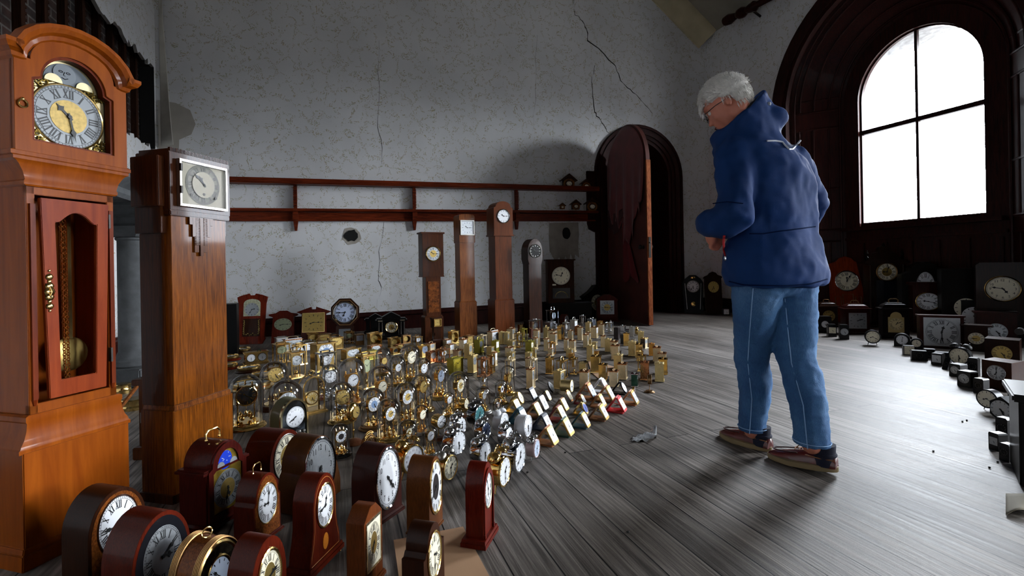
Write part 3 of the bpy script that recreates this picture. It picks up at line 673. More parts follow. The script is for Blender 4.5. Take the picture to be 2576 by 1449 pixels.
for r0, r1, y0, y1 in ((.68, .91, -.05, 0.02), (.74, .83, -.075, -.05), (.85, .90, -.07, -.05), (.62, .70, -.02, .42)):
    obj('door_casing', arch_band('', r0, r1, y0, y1, dsp).mesh('door_casing', trimw, ang=40), dr)
# passage beyond
struct('wall_passage', None) if 0 else None
pm = plain('dark passage panelling', '190d0b', .6); mb = MB()
def PQ(x, y, z): return (x, y, z)
for q in ([(-1.3, .42, 0), (-1.3, 2.4, 0), (-1.3, 2.4, 3.6), (-1.3, .42, 3.6)], [(1.3, .42, 0), (1.3, 2.4, 0), (1.3, 2.4, 3.6), (1.3, .42, 3.6)], [(-1.3, 2.4, 0), (1.3, 2.4, 0), (1.3, 2.4, 3.6), (-1.3, 2.4, 3.6)], [(-1.3, .42, 3.6), (1.3, .42, 3.6), (1.3, 2.4, 3.6), (-1.3, 2.4, 3.6)],
          [(-1.3, .42, 0), (-.66, .42, 0), (-.66, .42, 3.6), (-1.3, .42, 3.6)], [(1.3, .42, 0), (.66, .42, 0), (.66, .42, 3.6), (1.3, .42, 3.6)]): mb.add(q, [(0, 1, 2, 3)])
o = obj('wall_passage', mb.mesh('wall_passage', pm, smooth=False)); o.location = dp; o.rotation_euler = (0, 0, ANG); o['kind'] = 'structure'
mb = MB()
for x in (.25, .75):
    mb.box(x, .0, .2, .4, .03, 1.1); mb.box(x, .0, 1.45, .4, .03, .9)
mb.box(.5, .02, 0, 1.15, .03, 2.6); o = obj('door_2', mb.mesh('door_2', trimw, bevel=.01)); pp = dp + U*(.55) - V*1.1; o.location = pp; o.rotation_euler = (0, 0, ANG-.9); o['kind'] = 'structure'
# leaf: hinged at the left, swung towards the camera
hinge = C0 + U*(dc-.66) + V*.06; tip = Vector((1.995, 7.235, 0)); la = math.atan2((tip-hinge).y, (tip-hinge).x)
leaf = thing('arched_door', 'tall arched wooden door standing open into the room, torn red cloth on its face', 'door', hinge, la)
W = 1.40; edge = wood('worn orange door edge', '5a2412', 'a8633a', 8, (10, 10, 1.5), rough=.6, coat=0, contrast=(.35, .7)); doorw = plain('stained red brown door face', '47201a', .6, var=.35, vscale=3.5, spec=.35)
mb = MB(); out = arch(W-.01, 3.12, 3.12-W*.5, 20, W/2); out = [(x, max(z, .012)) for x, z in out]; mb.prism(out, -.03, .03); obj('panel', mb.mesh('panel', doorw), leaf)
mb = MB(); mb.box(W-.008, 0, .012, .03, .072, 2.42); obj('edge_board', mb.mesh('edge_board', edge, bevel=.004), leaf)
mb = MB(); mb.box(W+.009, 0, 1.0, .008, .035, .3); mb.ball((W+.012, 0, 1.22), .014, 8); obj('lock_plate', mb.mesh('lock_plate', iron), leaf)
for s, nm in ((-1, 'knob'), (1, 'knob')):
    mb = MB(); mb.lathe([(.03, 0), (.032, .006), (.012, .012), (.012, .04), (.034, .05), (.036, .07), (.01, .085)], 14, (0, 0, 0), 'Y'); k = obj('knob', mb.mesh('knob', iron), leaf, (W-.12, -.03 if s < 0 else .03, 1.16), (0, 0, 0 if s > 0 else 0))
    if s > 0: k.rotation_euler = (0, 0, PI)
clothm = plain('faded maroon cloth', '5c1f20', .9, var=.3, vscale=5, sheen=.2)
def cloth(name, fn, nu, nv, m, par, thick=.003):
    mb = MB(); vs = [fn(i/nu, j/nv) for j in range(nv+1) for i in range(nu+1)]; n = nu+1
    mb.add(vs, [(j*n+i, j*n+i+1, (j+1)*n+i+1, (j+1)*n+i) for j in range(nv) for i in range(nu)])
    o = obj(name, mb.mesh(name, m, ang=80), par); md = o.modifiers.new('s', 'SOLIDIFY'); md.thickness = thick; return o
rc = random.Random(5); ph = [rc.uniform(0, 6) for _ in range(6)]
def cl(u, v):
    x = .05 + u*(W-.10); ztop = 3.12-W*.5 + math.sqrt(max(0, (W/2-.03)**2 - (x-W/2)**2)); drop = 1.85 - .28*math.sin(u*PI*.9+.2) - .06*math.sin(u*37) - .05*math.sin(u*71+1) - (.38*max(0, 1-abs(u-.62)/.22))
    z = ztop - (ztop-drop)*v; f = v**2.2; y = -.036 - .010 - f*(.020*math.sin(u*30+ph[0]) + .018*math.sin(u*17+ph[1]) + .02)
    return (x + .01*math.sin(u*30+1)*f, min(y, -.034), z)
cloth('torn_cloth', cl, 110, 26, clothm, leaf)
def c2(u, v):
    x = .08 + u*.62; z = 1.95 - .32*math.sin(u*PI)*(.3+.7*v) - .22*v*(1-u) - .1; return (x, -.05 - .02*math.sin(u*19)-.01*v, z)
cloth('torn_cloth', c2, 30, 5, plain('dark maroon cloth', '30100f', .9), leaf)
def c3(u, v):
    x = .62 + .5*v*u + .06*u; z = 1.62 - .95*v - .05*math.sin(u*9); return (x, -.036 - .02*v - .015*math.sin(u*14), z)
cloth('torn_cloth', c3, 14, 14, plain('red cloth strip', '5e1216', .9), leaf)
# ---------------------------------------------------------------- big arched windows with splayed panelled reveals
JD = .5
def window(idx, c, R, sp, detail, base=None, rz=None):
    base = base or C1 + V*c; rz = math.atan2(V.y, V.x) if rz is None else rz; root = bpy.data.objects.new('window_%d' % idx, None); COL.objects.link(root); root['kind'] = 'structure'
    root.location = base; root.rotation_euler = (0, 0, rz)     # local x along the wall towards the camera, local +y outwards
    ri = .94; n = 28; zs_ = 1.395 if idx == 1 else .5  # unseen windows get a lower sill to let in more light
    def path(k, m=28):
        """points on the splay at fraction k from the room face to the sash: up, round and down"""
        r = R + (ri-R)*k; w = JD*k
        return [(-r, w, 0), (-r, w, sp)] + [(-r*math.cos(PI*i/m), w, sp + r*math.sin(PI*i/m)) for i in range(1, m)] + [(r, w, sp), (r, w, 0)]
    mb = MB(); a, b = path(0), path(1); k = len(a)
    mb.add(a+b, [(i, i+1, k+i+1, k+i) for i in range(k-1)]); obj('reveal', mb.mesh('reveal', trimw, ang=40), root)
    cas = arch_band('', R-.02, R+.25, -.07, .02, sp, n=28); obj('casing', cas.mesh('casing', trimw, ang=40), root)
    cas = arch_band('', R+.03, R+.08, -.10, -.07, sp, n=28); obj('casing', cas.mesh('casing', trimw, ang=40), root)
    if detail:
        mb = MB()
        def nrm(p, d=.03): return p
        for kk, rr in ((.1, .012), (.2, .014), (.45, .013), (.72, .014), (.9, .016)):
            pts = path(kk); pts = [(x*.985, y-.005, z) for x, y, z in pts]
            if kk in (.1, .9): mb.tube(pts, rr, 6)
            else: mb.tube(pts[1:-1], rr, 6)
        for s in (-1, 1):
            for z in (.32, 1.2, 1.38, 2.0, 2.92, sp-.02, sp+.16):
                p0 = Vector((s*(R+(ri-R)*.1), JD*.1, z)); p1 = Vector((s*(R+(ri-R)*.9), JD*.9, z)); mb.tube([p0, p1], .016, 6)
            for kk in (.2, .45, .72):
                x = s*(R+(ri-R)*kk); w = JD*kk; mb.tube([(x, w, 1.4), (x, w, 2.92)], .014, 6); mb.tube([(x, w, .35), (x, w, 1.18)], .012, 6)
        obj('reveal_mouldings', mb.mesh('reveal_mouldings', trimw), root)
    # panelled apron under the sash
    mb = MB(); mb.box(0, JD+.02, 0, 2*ri+.02, .06, zs_-.06); mb.box(0, JD-.04, zs_-.06, 2*ri, .22, .05)
    for i in range(6):
        x = -ri + (i+.5)*2*ri/6; mb.box(x, JD-.02, .12, 2*ri/6-.09, .03, zs_-.36)
    mb.box(0, JD-.03, zs_-.2, 2*ri, .04, .04); obj('apron', mb.mesh('apron', trimw, bevel=.006), root)
    # outer frame and sashes
    fr = arch_band('', .735, ri+.005, JD-.02, JD+.1, sp, zs_-.04, n=28); obj('window_frame', fr.mesh('window_frame', trimw, ang=40), root)
    fr = arch_band('', .715, .78, JD+.03, JD+.075, sp, zs_-.02, n=28); mb = fr
    mb.box(0, JD+.05, zs_-.02, 1.46, .05, .07); obj('sash', mb.mesh('sash', trimw, ang=40), root)
    mb = MB(); mb.box(0, JD+.05, 2.72 if idx == 1 else 1.6, 1.46, .06, .06); obj('meeting_rail', mb.mesh('meeting_rail', trimw), root)
    mb = MB(); mb.box(0, JD+.05, zs_, .034, .04, sp+.72-zs_); obj('glazing_bar', mb.mesh('glazing_bar', trimw), root)
    pn = MB(); o = [(-.73, zs_)] + [(-.73*math.cos(PI*i/28), sp + .73*math.sin(PI*i/28)) for i in range(29)] + [(.73, zs_)]; pn.add([(x, JD+.055, z) for x, z in o], [tuple(range(len(o)))])
    obj('pane', pn.mesh('pane', paneg, smooth=False), root)
    # stone reveal outside
    st = arch_band('', .80, 1.9, JD+.1, JD+.62, sp-.03, 0, n=28); o = obj('stone_reveal', st.mesh('stone_reveal', outst, ang=40), root)
    mb = MB(); mb.box(0, JD+.36, zs_-.25, 1.7, .6, .2); obj('stone_sill', mb.mesh('stone_sill', outst), root)
    return root
for i, (c, r, sp) in enumerate(WIN): window(i+1, c, r, sp, i < 1)
for i, c in enumerate(FWIN): window(5+i, 0, 1.49, 2.1, False, C0 + V*LV + U*c, math.atan2(-U.y, -U.x))
# brass catches on the visible sash
def rwall(t, w, z): p = C1 + V*t + U*w; return Vector((p.x, p.y, z))
# ---------------------------------------------------------------- holes, cracks, torn paper on the back wall
def patch(name, s, z, out, m, w=.004, label=None, cat='paper', th=.004):
    mb = MB(); mb.prism(out, -th, 0); o = wallobj(name, mb, m, s, z, w); tag(o, label, cat) if label else None; return o
def blob(rx, rz, n=22, j=.12, seed=1):
    r = random.Random(seed); return [((rx*math.cos(2*PI*i/n))*(1+r.uniform(-j, j)), (rz*math.sin(2*PI*i/n))*(1+r.uniform(-j, j))) for i in range(n)]
o = patch('wall_hole', 2.378, 1.40, blob(.10, .085, 16, .2, 4), hole, .006, 'ragged dark hole broken in the papered wall, left of the tall back clocks', 'hole')
patch('wall_hole', 2.378, 1.40, blob(.15, .12, 16, .25, 8), torn, .001, 'pale torn paper edge around the ragged hole left of the tall clocks', 'paper', th=.003)
patch('wall_hole', 5.84, 1.45, blob(.075, .10, 20, .04, 2), hole, .012, 'round dark flue hole in the stripped patch above the cream-dialled wall clock', 'hole')
tp = [(-.27, .17), (.27, .19), (.28, -.02), (.26, -.22), (.28, -.42), (.2, -.36), (.17, -.5), (.12, -.34), (.08, -.5), (.02, -.38), (-.04, -.52), (-.1, -.4), (-.16, -.5), (-.22, -.38), (-.27, -.3), (-.28, -.05)]
patch('torn_wallpaper', 5.80, 1.45, tp, torn, .004, 'square patch of stripped grey wall around the round flue hole above the wall clock', 'paper')
patch('wall_plaster', .22, 2.75, [(-.2, -.35), (.02, -.35), (.03, -.1), (.17, -.02), (.22, .12), (.16, .3), (.0, .38), (-.2, .4)], plain('exposed dull plaster', 'a39e96', .9, var=.08, vscale=6), .004, 'exposed dull plaster beside the left corner under the hanging paper', 'plaster')
def flap(u, v):
    z = 4.9 - 2.35*v; x = .03 + .17*u*(.25+.75*v**2) ; y = -.01 - .10*v*v*u - .02*math.sin(v*8)*u; return (x, y, z)
o = cloth('hanging_wallpaper', flap, 10, 30, plain('peeled wallpaper back', 'cfccc2', .85, var=.1, vscale=6), None, .002); o.location = C0 + U*.02 + V*.01; o.rotation_euler = (0, 0, ANG)
tag(o, 'long strip of wallpaper peeling away in the left corner of the back wall', 'wallpaper')
def crack(pts, P0, Dv, nr, w0=.006, seed=1, name='wall_crack', label='', sub=5):
    r = random.Random(seed); L = []
    for a, b in zip(pts, pts[1:]):
        for i in range(sub): k = i/sub; L.append((a[0]+(b[0]-a[0])*k+r.uniform(-.02, .02), a[1]+(b[1]-a[1])*k+r.uniform(-.02, .02)))
    L.append(pts[-1]); mb = MB(); n = len(L); vs = []
    for i, (s, z) in enumerate(L):
        w = w0*r.uniform(.5, 1.6)*(1 - abs(i/n-.4))
        for d in (-w, w): p = P0 + Dv*(s+d*.7) + nr*.003; vs.append((p.x, p.y, z+d*.7))
    mb.add(vs, [(2*i, 2*i+1, 2*i+3, 2*i+2) for i in range(n-1)]); o = obj(name, mb.mesh(name, crackm, smooth=False)); tag(o, label, 'crack'); return o
def BP(px, py): return hit(px, py, C0, U)
crack([BP(*p) for p in ((1443, 30), (1470, 60), (1480, 100), (1545, 160), (1560, 205), (1600, 240), (1640, 285))], C0, U, V, .009, 2, label='long diagonal crack running down the wallpaper to the right above the arched door')
crack([BP(*p) for p in ((1497, 165), (1487, 215), (1495, 280), (1510, 305), (1532, 335))], C0, U, V, .008, 3, label='crack dropping to the left shoulder of the arched door')
crack([BP(*p) for p in ((955, 100), (950, 300), (962, 390), (950, 440))], C0, U, V, .003, 4, label='fine upright hairline crack in the paper above the plate rail')
crack([BP(*p) for p in ((965, 560), (950, 680), (958, 720), (948, 780))], C0, U, V, .003, 5, label='fine upright hairline crack in the paper below the plate rail')
crack([BP(*p) for p in ((1350, 90), (1348, 230), (1340, 330))], C0, U, V, .0025, 6, label='fine upright crack in the wallpaper left of the long diagonal crack')
crack([BP(*p) for p in ((1786, 105), (1788, 170), (1785, 300), (1790, 380), (1786, 460), (1789, 600))], C0, U, V, .012, 7, label='open crack down the corner between the back wall and the window wall')
crack([(.0+.0, z) for z in (2.0, 2.2, 2.45)], C0, V, U, .008, 9, label='crack in the left wall corner below the torn band')
# curtain pole stub
mb = MB(); p0, p1 = rwall(.66, 0, 5.13) - U*.22, rwall(2.0, 0, 5.02) - U*.22
d = (p1-p0); prof2 = [(0, .02), (.04, .075), (.12, .09), (.2, .06), (.24, .05), (.28, .085), (.34, .09), (.4, .055), (.46, .075), (.52, .085), (.56, .05), (.9, .05), (1.0, .03)]
mb.tube([p0 + d*k for k, r in prof2], .05, 12, rs=[r for k, r in prof2])
t = thing('curtain_pole', 'dark turned curtain pole end fixed high on the window wall', 'curtain pole'); obj('pole', mb.mesh('pole', wood('dark red pole', '1a0806', '3a140c', 5)), t)
mb = MB(); mb.tube([p0+d*.45, p0+d*.45+U*.22+Vector((0, 0, -.1))], .02, 8); obj('bracket', mb.mesh('bracket', iron), t)
# ---------------------------------------------------------------- unseen outer shell added so no daylight leaks past the wall edges
mb = MB()
def shell(s0, s1, t0, t1, z0=-.1, z1=HR+.3):
    pts = [C0 + U*s + V*t for s, t in ((s0, t0), (s1, t0), (s1, t1), (s0, t1))]
    mb.add([(p.x, p.y, z) for z in (z0, z1) for p in pts], [(3, 2, 1, 0), (4, 5, 6, 7), (0, 1, 5, 4), (1, 2, 6, 5), (2, 3, 7, 6), (3, 0, 4, 7)])
shell(-.9, -.19, -1, LV+1); shell(-1, DOOR[0]-1.35, -.6, -.03); shell(DOOR[0]-1.36, DOOR[0]+1.36, -3.0, -2.45); shell(DOOR[0]-1.6, DOOR[0]-1.31, -3, -.03); shell(DOOR[0]+1.31, WL+1, -3, -.03)
shell(WL+.01, WL+.5, -.3, .9); shell(-1, WL+1, LV+.03, LV+.5); shell(-1, WL+1, LV+.03, LV+.5, 4.05); shell(-1, WL+1.2, -1, LV+1, HR+.02, HR+.4); shell(DOOR[0]-1.5, DOOR[0]+1.5, -2.9, -.03, 3.62, HR)
o = obj('wall_leak_shell', mb.mesh('wall_leak_shell', plaster, smooth=False)); o['kind'] = 'structure'
mb = MB()
for q in ([(WL+.005, -.3, 5.0), (WL+.005, LV, 5.0), (WL+1.2, LV, 5.0), (WL+1.2, -.3, 5.0)],): mb.add([Q(*a) for a in q], [(0, 1, 2, 3)])
for a, b in ((-.3, 1.3), (5.1, 5.4), (8.9, 9.0), (12.2, 12.4), (15.7, LV)): mb.add([Q(WL+.03, a, 0), Q(WL+.03, b, 0), Q(WL+.03, b, 5.2), Q(WL+.03, a, 5.2)], [(0, 1, 2, 3)])
mb.add([Q(WL+.03, -.3, 4.97), Q(WL+.03, LV, 4.97), Q(WL+.03, LV, HR), Q(WL+.03, -.3, HR)], [(0, 1, 2, 3)])
o = obj('wall_leak_sheets', mb.mesh('wall_leak_sheets', plaster, smooth=False)); o['kind'] = 'structure'  # unseen sheets added to stop daylight leaking behind the window wall
# ---------------------------------------------------------------- tall clocks
def stand(fx, fy, phi, w, d):
    """base centre and heading of a case whose front-left foot is at (fx, fy); phi = heading of its face in degrees"""
    a = math.radians(phi); n = Vector((math.cos(a), math.sin(a), 0)); x = Vector((-math.sin(a), math.cos(a), 0))
    return Vector((fx, fy, 0)) + x*w/2 - n*d/2, a + PI/2
def hand_pair(par, L, m, hkey, a1, a2, y=-.03):
    for l, w, a in ((L*.62, .07, a1), (L, .05, a2)): obj('hand', hand_mesh(1., w, True, m, hkey), par, (0, y, 0), (0, math.radians(a), 0), (l, 1, l))
def longcase_cherry():
    w, d = .325, .21; loc, rz = stand(-1.524, 1.509, -16, w, d)
    t = thing('longcase_clock', 'glossy orange cherry longcase clock with arched hood and brass moon dial, far left', 'longcase clock', loc, rz)
    P = lambda n, mb, m=cherry, par=t, **k: obj(n, mb.mesh(n, m, **k), par)
    mb = MB(); mb.box(0, 0, .02, w*.98, d, .345, 1.); mb.box(0, 0, 0, w*1.05, d*1.08, .05, .985); mb.box(0, 0, .05, w*1.03, d*1.05, .02, .97); P('plinth', mb, bevel=.003)
    # waist moulding sweeping in
    mb = MB(); rings = []
    for k, z in ((1.03, .36), (1.03, .372), (1.0, .376), (.985, .385), (.93, .40), (.885, .425), (.87, .45), (.89, .455), (.89, .47), (.84, .475)):
        rings.append([(x*w*k/2, y*(d*.96*(.5+k*.5))/2, z) for x, y in ((-1, -1), (1, -1), (1, 1), (-1, 1))])
    mb.loft(rings); P('waist_moulding', mb, ang=20)
    tw, td, z0, z1 = .262, .175, .47, 1.215
    mb = MB(); mb.box(-tw/2+.012, 0, z0, .024, td, z1-z0); mb.box(tw/2-.012, 0, z0, .024, td, z1-z0); mb.box(0, td/2-.006, z0, tw, .012, z1-z0); mb.box(0, -td/2+.01, z0, tw, .02, .035); mb.box(0, -td/2+.01, z1-.04, tw, .02, .04); P('trunk', mb, bevel=.002)
    for s in (-1, 1):
        mb = MB(); mb.box(s*(tw/2-.014), -td/2-.002, z0+.05, .014, .012, z1-z0-.12, 1.); mb.lathe([(.009, z0+.05), (.004, z0+.03)], 8, (s*(tw/2-.014), -td/2, 0)); P('corner_bead', mb, wood('dark cherry', '4a1507', '7c3312', 3, (10, 10, .8), bump=.04))
    dw, dz0, dz1 = .205, .515, 1.165
    o = [(-dw/2, dz0), (dw/2, dz0), (dw/2, dz1), (-dw/2, dz1)]
    i_w = .125; n = 24; inn = []; out = []
    za, zb = dz0+.055, dz1-.075
    for i in range(n):
        if i < 13:
            q = i/12; x = i_w/2 - i_w*q; z = zb + (.035*max(0, math.cos((q-.5)*PI*1.25))) ; 
        else: q = (i-12)/12; x = -i_w/2 + i_w*q; z = za
        inn.append((x, z)); out.append((dw/2 - dw*(i/12), dz1) if i < 13 else (-dw/2 + dw*((i-12)/12), dz0))
    mb = MB(); mb.frame(out, inn, -td/2-.018, -td/2-.002); dr = P('door', mb, wood('reddish cherry', '6a2009', '94401a', 3, (10, 10, .8), bump=.04), bevel=.002)
    mb = MB(); mb.add([(x, -td/2-.008, z) for x, z in inn], [tuple(range(n))]); obj('glass', mb.mesh('glass', glass, smooth=False), dr)
    mb = MB(); hx = -dw/2+.02
    for z, r in ((.80, .004), (.815, .011), (.83, .006), (.845, .013), (.862, .016), (.88, .013), (.895, .006), (.91, .011), (.93, .004)): mb.ball((hx, -td/2-.02, z), r, 8, sy=.35)
    mb.tube([(hx, -td/2-.022, .845), (hx, -td/2-.034, .862), (hx, -td/2-.022, .88)], .003, 6); obj('handle', mb.mesh('handle', brass), dr)
    for z in (.6, 1.08): mb = MB(); mb.box(dw/2+.002, -td/2-.012, z, .006, .014, .05); obj('hinge', mb.mesh('hinge', iron), dr)
    # chains, pendulum
    for k, cx in enumerate((-.030, -.019)):
        mb = MB(); z = 1.16
        while z > .54 - k*.0:
            M = Matrix.Translation((cx+(1.16-z)*.012, -td/2+.014, z)) @ Matrix.Rotation((PI/2)*(int(round(z*1000/9)) % 2), 4, 'Z')
            pts = [tuple(M @ Vector((.0042*math.cos(a), 0, .0066*math.sin(a)))) for a in [PI*2*i/6 for i in range(6)]]; mb.tube(pts, .0016, 4, closed=True); z -= .009
        P('chain', mb, brass)
    mb = MB(); mb.box(.04, .0, .62, .012, .004, .55); P('pendulum', mb, brass); mb = MB(); mb.lathe([(.058, -.004), (.06, 0), (.05, .006), (.01, .008)], 28, (.035, .0, .635), 'Y'); P('pendulum_bob', mb, goldd)
    # cove up to the hood
    mb = MB(); rings = []
    for k, z in ((.82, 1.20), (.86, 1.205), (.86, 1.215), (.84, 1.22), (.88, 1.245), (.95, 1.265), (1.0, 1.275), (1.06, 1.28), (1.06, 1.29), (1.10, 1.293), (1.10, 1.305), (1.03, 1.31)):
        rings.append([(x*w*k/2, y*(d*(.45+k*.55))/2, z) for x, y in ((-1, -1), (1, -1), (1, 1), (-1, 1))])
    mb.loft(rings); P('hood_moulding', mb, ang=20)
    hw, hd, hz, hs, ht = .335, .215, 1.305, 1.60, 1.70
    # hood front: frame with arched window
    R, cz, ow = .125, 1.50, .25; n = 40; inn = []; out = []
    def archf(W2, zb, zs, rr, zc, sh):
        pts = [(W2, zb), (W2, zs)]
        for i in range(n-3): a = PI*i/(n-4); pts.append((rr*math.cos(a), zc + rr*sh*math.sin(a)))
        pts.append((-W2, zs)); return pts
    inn = archf(.122, 1.345, 1.545, .098, 1.555, .95)+[(-.122, 1.345)]; out = archf(hw/2, hz, 1.605, .125, 1.60, .80)+[(-hw/2, hz)]
    mb = MB(); mb.frame(out, inn, -hd/2-.002, -hd/2+.018); fr = P('hood_front', mb, cherry, bevel=.001)
    mb = MB(); k = len(inn); o2 = [(x*.93, 1.46+(z-1.46)*.95) for x, z in inn]; mb.frame(inn, o2, -hd/2+.004, -hd/2+.03); obj('hood_moulding', mb.mesh('hood_moulding', wood('dark cherry', '4a1507', '7c3312', 3), ang=50), fr)
    mb = MB(); mb.add([(x, -hd/2+.012, z) for x, z in inn], [tuple(range(k))]); obj('glass', mb.mesh('glass', glass, smooth=False), fr)
    mb = MB(); mb.tube([(.012*math.cos(a)-.148, -hd/2-.006, 1.452+.012*math.sin(a)) for a in [PI*2*i/12 for i in range(12)]], .003, 6, closed=True); mb.ball((-.148, -hd/2-.004, 1.466), .006); obj('ring_pull', mb.mesh('ring_pull', brass), fr)
    mb = MB(); mb.box(-hw/2+.008, .006, hz, .016, hd, .30); mb.box(hw/2-.008, .006, hz, .016, hd, .30); mb.box(0, hd/2, hz, hw, .014, .30); P('hood_side', mb, bevel=.002)
    # cornice following the break arch
    pr = [(0, 0), (.008, .006), (.012, .018), (.026, .026), (.034, .04), (.034, .052), (0, .058)]
    path = [(-hw/2, 1.585)] + [(-.15, 1.585)] + [(-.145+.0*i, 1.585) for i in range(1)]
    path = [(-hw/2-.0, 1.60), (-.150, 1.60)]
    for i in range(13): a = PI - PI*i/12; path.append((.128*math.cos(a)*1.04, 1.605 + .098*math.sin(a)))
    path += [(.150, 1.60), (hw/2, 1.60)]
    mb = MB(); rings = []
    for j, (x, z) in enumerate(path):
        a = Vector(path[max(0, j-1)]); b = Vector(path[min(len(path)-1, j+1)]); tt = (b-a).normalized(); nn = Vector((-tt.y, tt.x))
        ex = -.034 if j == 0 else (.034 if j == len(path)-1 else 0)
        rings.append([(x + nn.x*pz + (ex*(py/.034) if ex else 0), -hd/2 - py, z - .012 + nn.y*pz) for py, pz in pr])
    mb.loft(rings)
    for s in (-1, 1):
        mb.loft([[(s*(hw/2+py), yy - (py if yy < 0 else 0), 1.588+pz) for py, pz in pr] for yy in (-hd/2, hd/2)])
    mb.prism([(x, z+.03) for x, z in path] + [(hw/2, 1.59), (-hw/2, 1.59)], -hd/2+.045, hd/2+.004); P('cornice', mb, ang=28)
    # dial plate
    dy = -hd/2+.034; mb = MB(); mb.prism([(-.118, 1.34), (.118, 1.34), (.118, 1.55)] + [(.094*math.cos(PI*i/20), 1.553+.09*math.sin(PI*i/20)) for i in range(21)] + [(-.118, 1.55)], dy, dy+.004); dp_ = P('dial_plate', mb, metal('pale brass plate', 'bfb088', .35), smooth=False)
    dl = add_dial(dp_, 'roman+c', [plain('grey silvered ring', '8b9094', .3, coat=.2), ink, metal('engine turned gilt', '8f7b4e', .5, .4)], 'big', .107, (0, dy-.002, 1.455), (10, 28))
    bezel(dp_, .107, .004, brass, (0, dy-.001, 1.455), .003, name='chapter_rim')
    sp = metal('cast scroll spandrel', '6f5c2c', .4, .5); rr = random.Random(2)
    for sx in (-1, 1):
        for sz in (-1, 1):
            mb = MB()
            for k in range(26):
                q = rr.random(); u = rr.random()*(1-q); x, z = .114-q*.062, .112-u*.062
                if (x*x+z*z) < .112**2: continue
                a0 = rr.uniform(0, 6); mb.tube([(sx*x+.008*math.cos(a0+i*.9)*(1-i*.12), dy-.004, 1.455+sz*z*.98+.008*math.sin(a0+i*.9)*(1-i*.12)) for i in range(6)], .0022, 5)
            obj('spandrel', mb.mesh('spandrel', sp), dp_)
    mb = MB(); mb.prism([(.073*math.cos(PI*i/20), 1.563+.07*math.sin(PI*i/20)) for i in range(21)], dy-.003, dy); moon = obj('moon_disc', mb.mesh('moon_disc', plain('slate blue moon disc', '4b545c', .35)), dp_)
    mb = MB(); mb.prism(circ(.034, 24, -.012, 1.596), dy-.006, dy-.003); mo = obj('moon_face', mb.mesh('moon_face', plain('engraved grey moon', '5d656c', .4)), dp_)
    mb = MB()
    for x in (-.024, -.002): mb.tube([(x+.006*math.cos(a), dy-.007, 1.602+.003*math.sin(a)) for a in [PI*2*i/8 for i in range(8)]], .0009, 4, closed=True)
    mb.tube([(-.013, dy-.007, 1.603), (-.016, dy-.007, 1.592), (-.011, dy-.007, 1.59)], .0009, 4); mb.tube([(-.022, dy-.007, 1.583), (-.012, dy-.007, 1.579), (-.003, dy-.007, 1.584)], .0011, 4); obj('engraving', mb.mesh('engraving', ink), mo)
    for s in (-1, 1):
        mb = MB(); mb.prism([(s*.046+.026*math.cos(PI*i/12), 1.561+.026*math.sin(PI*i/12)) for i in range(13)], dy-.008, dy-.004); obj('moon_hump', mb.mesh('moon_hump', metal('engraved champagne', 'a39a7c', .45, .3)), dp_)
    return t
longcase_cherry()
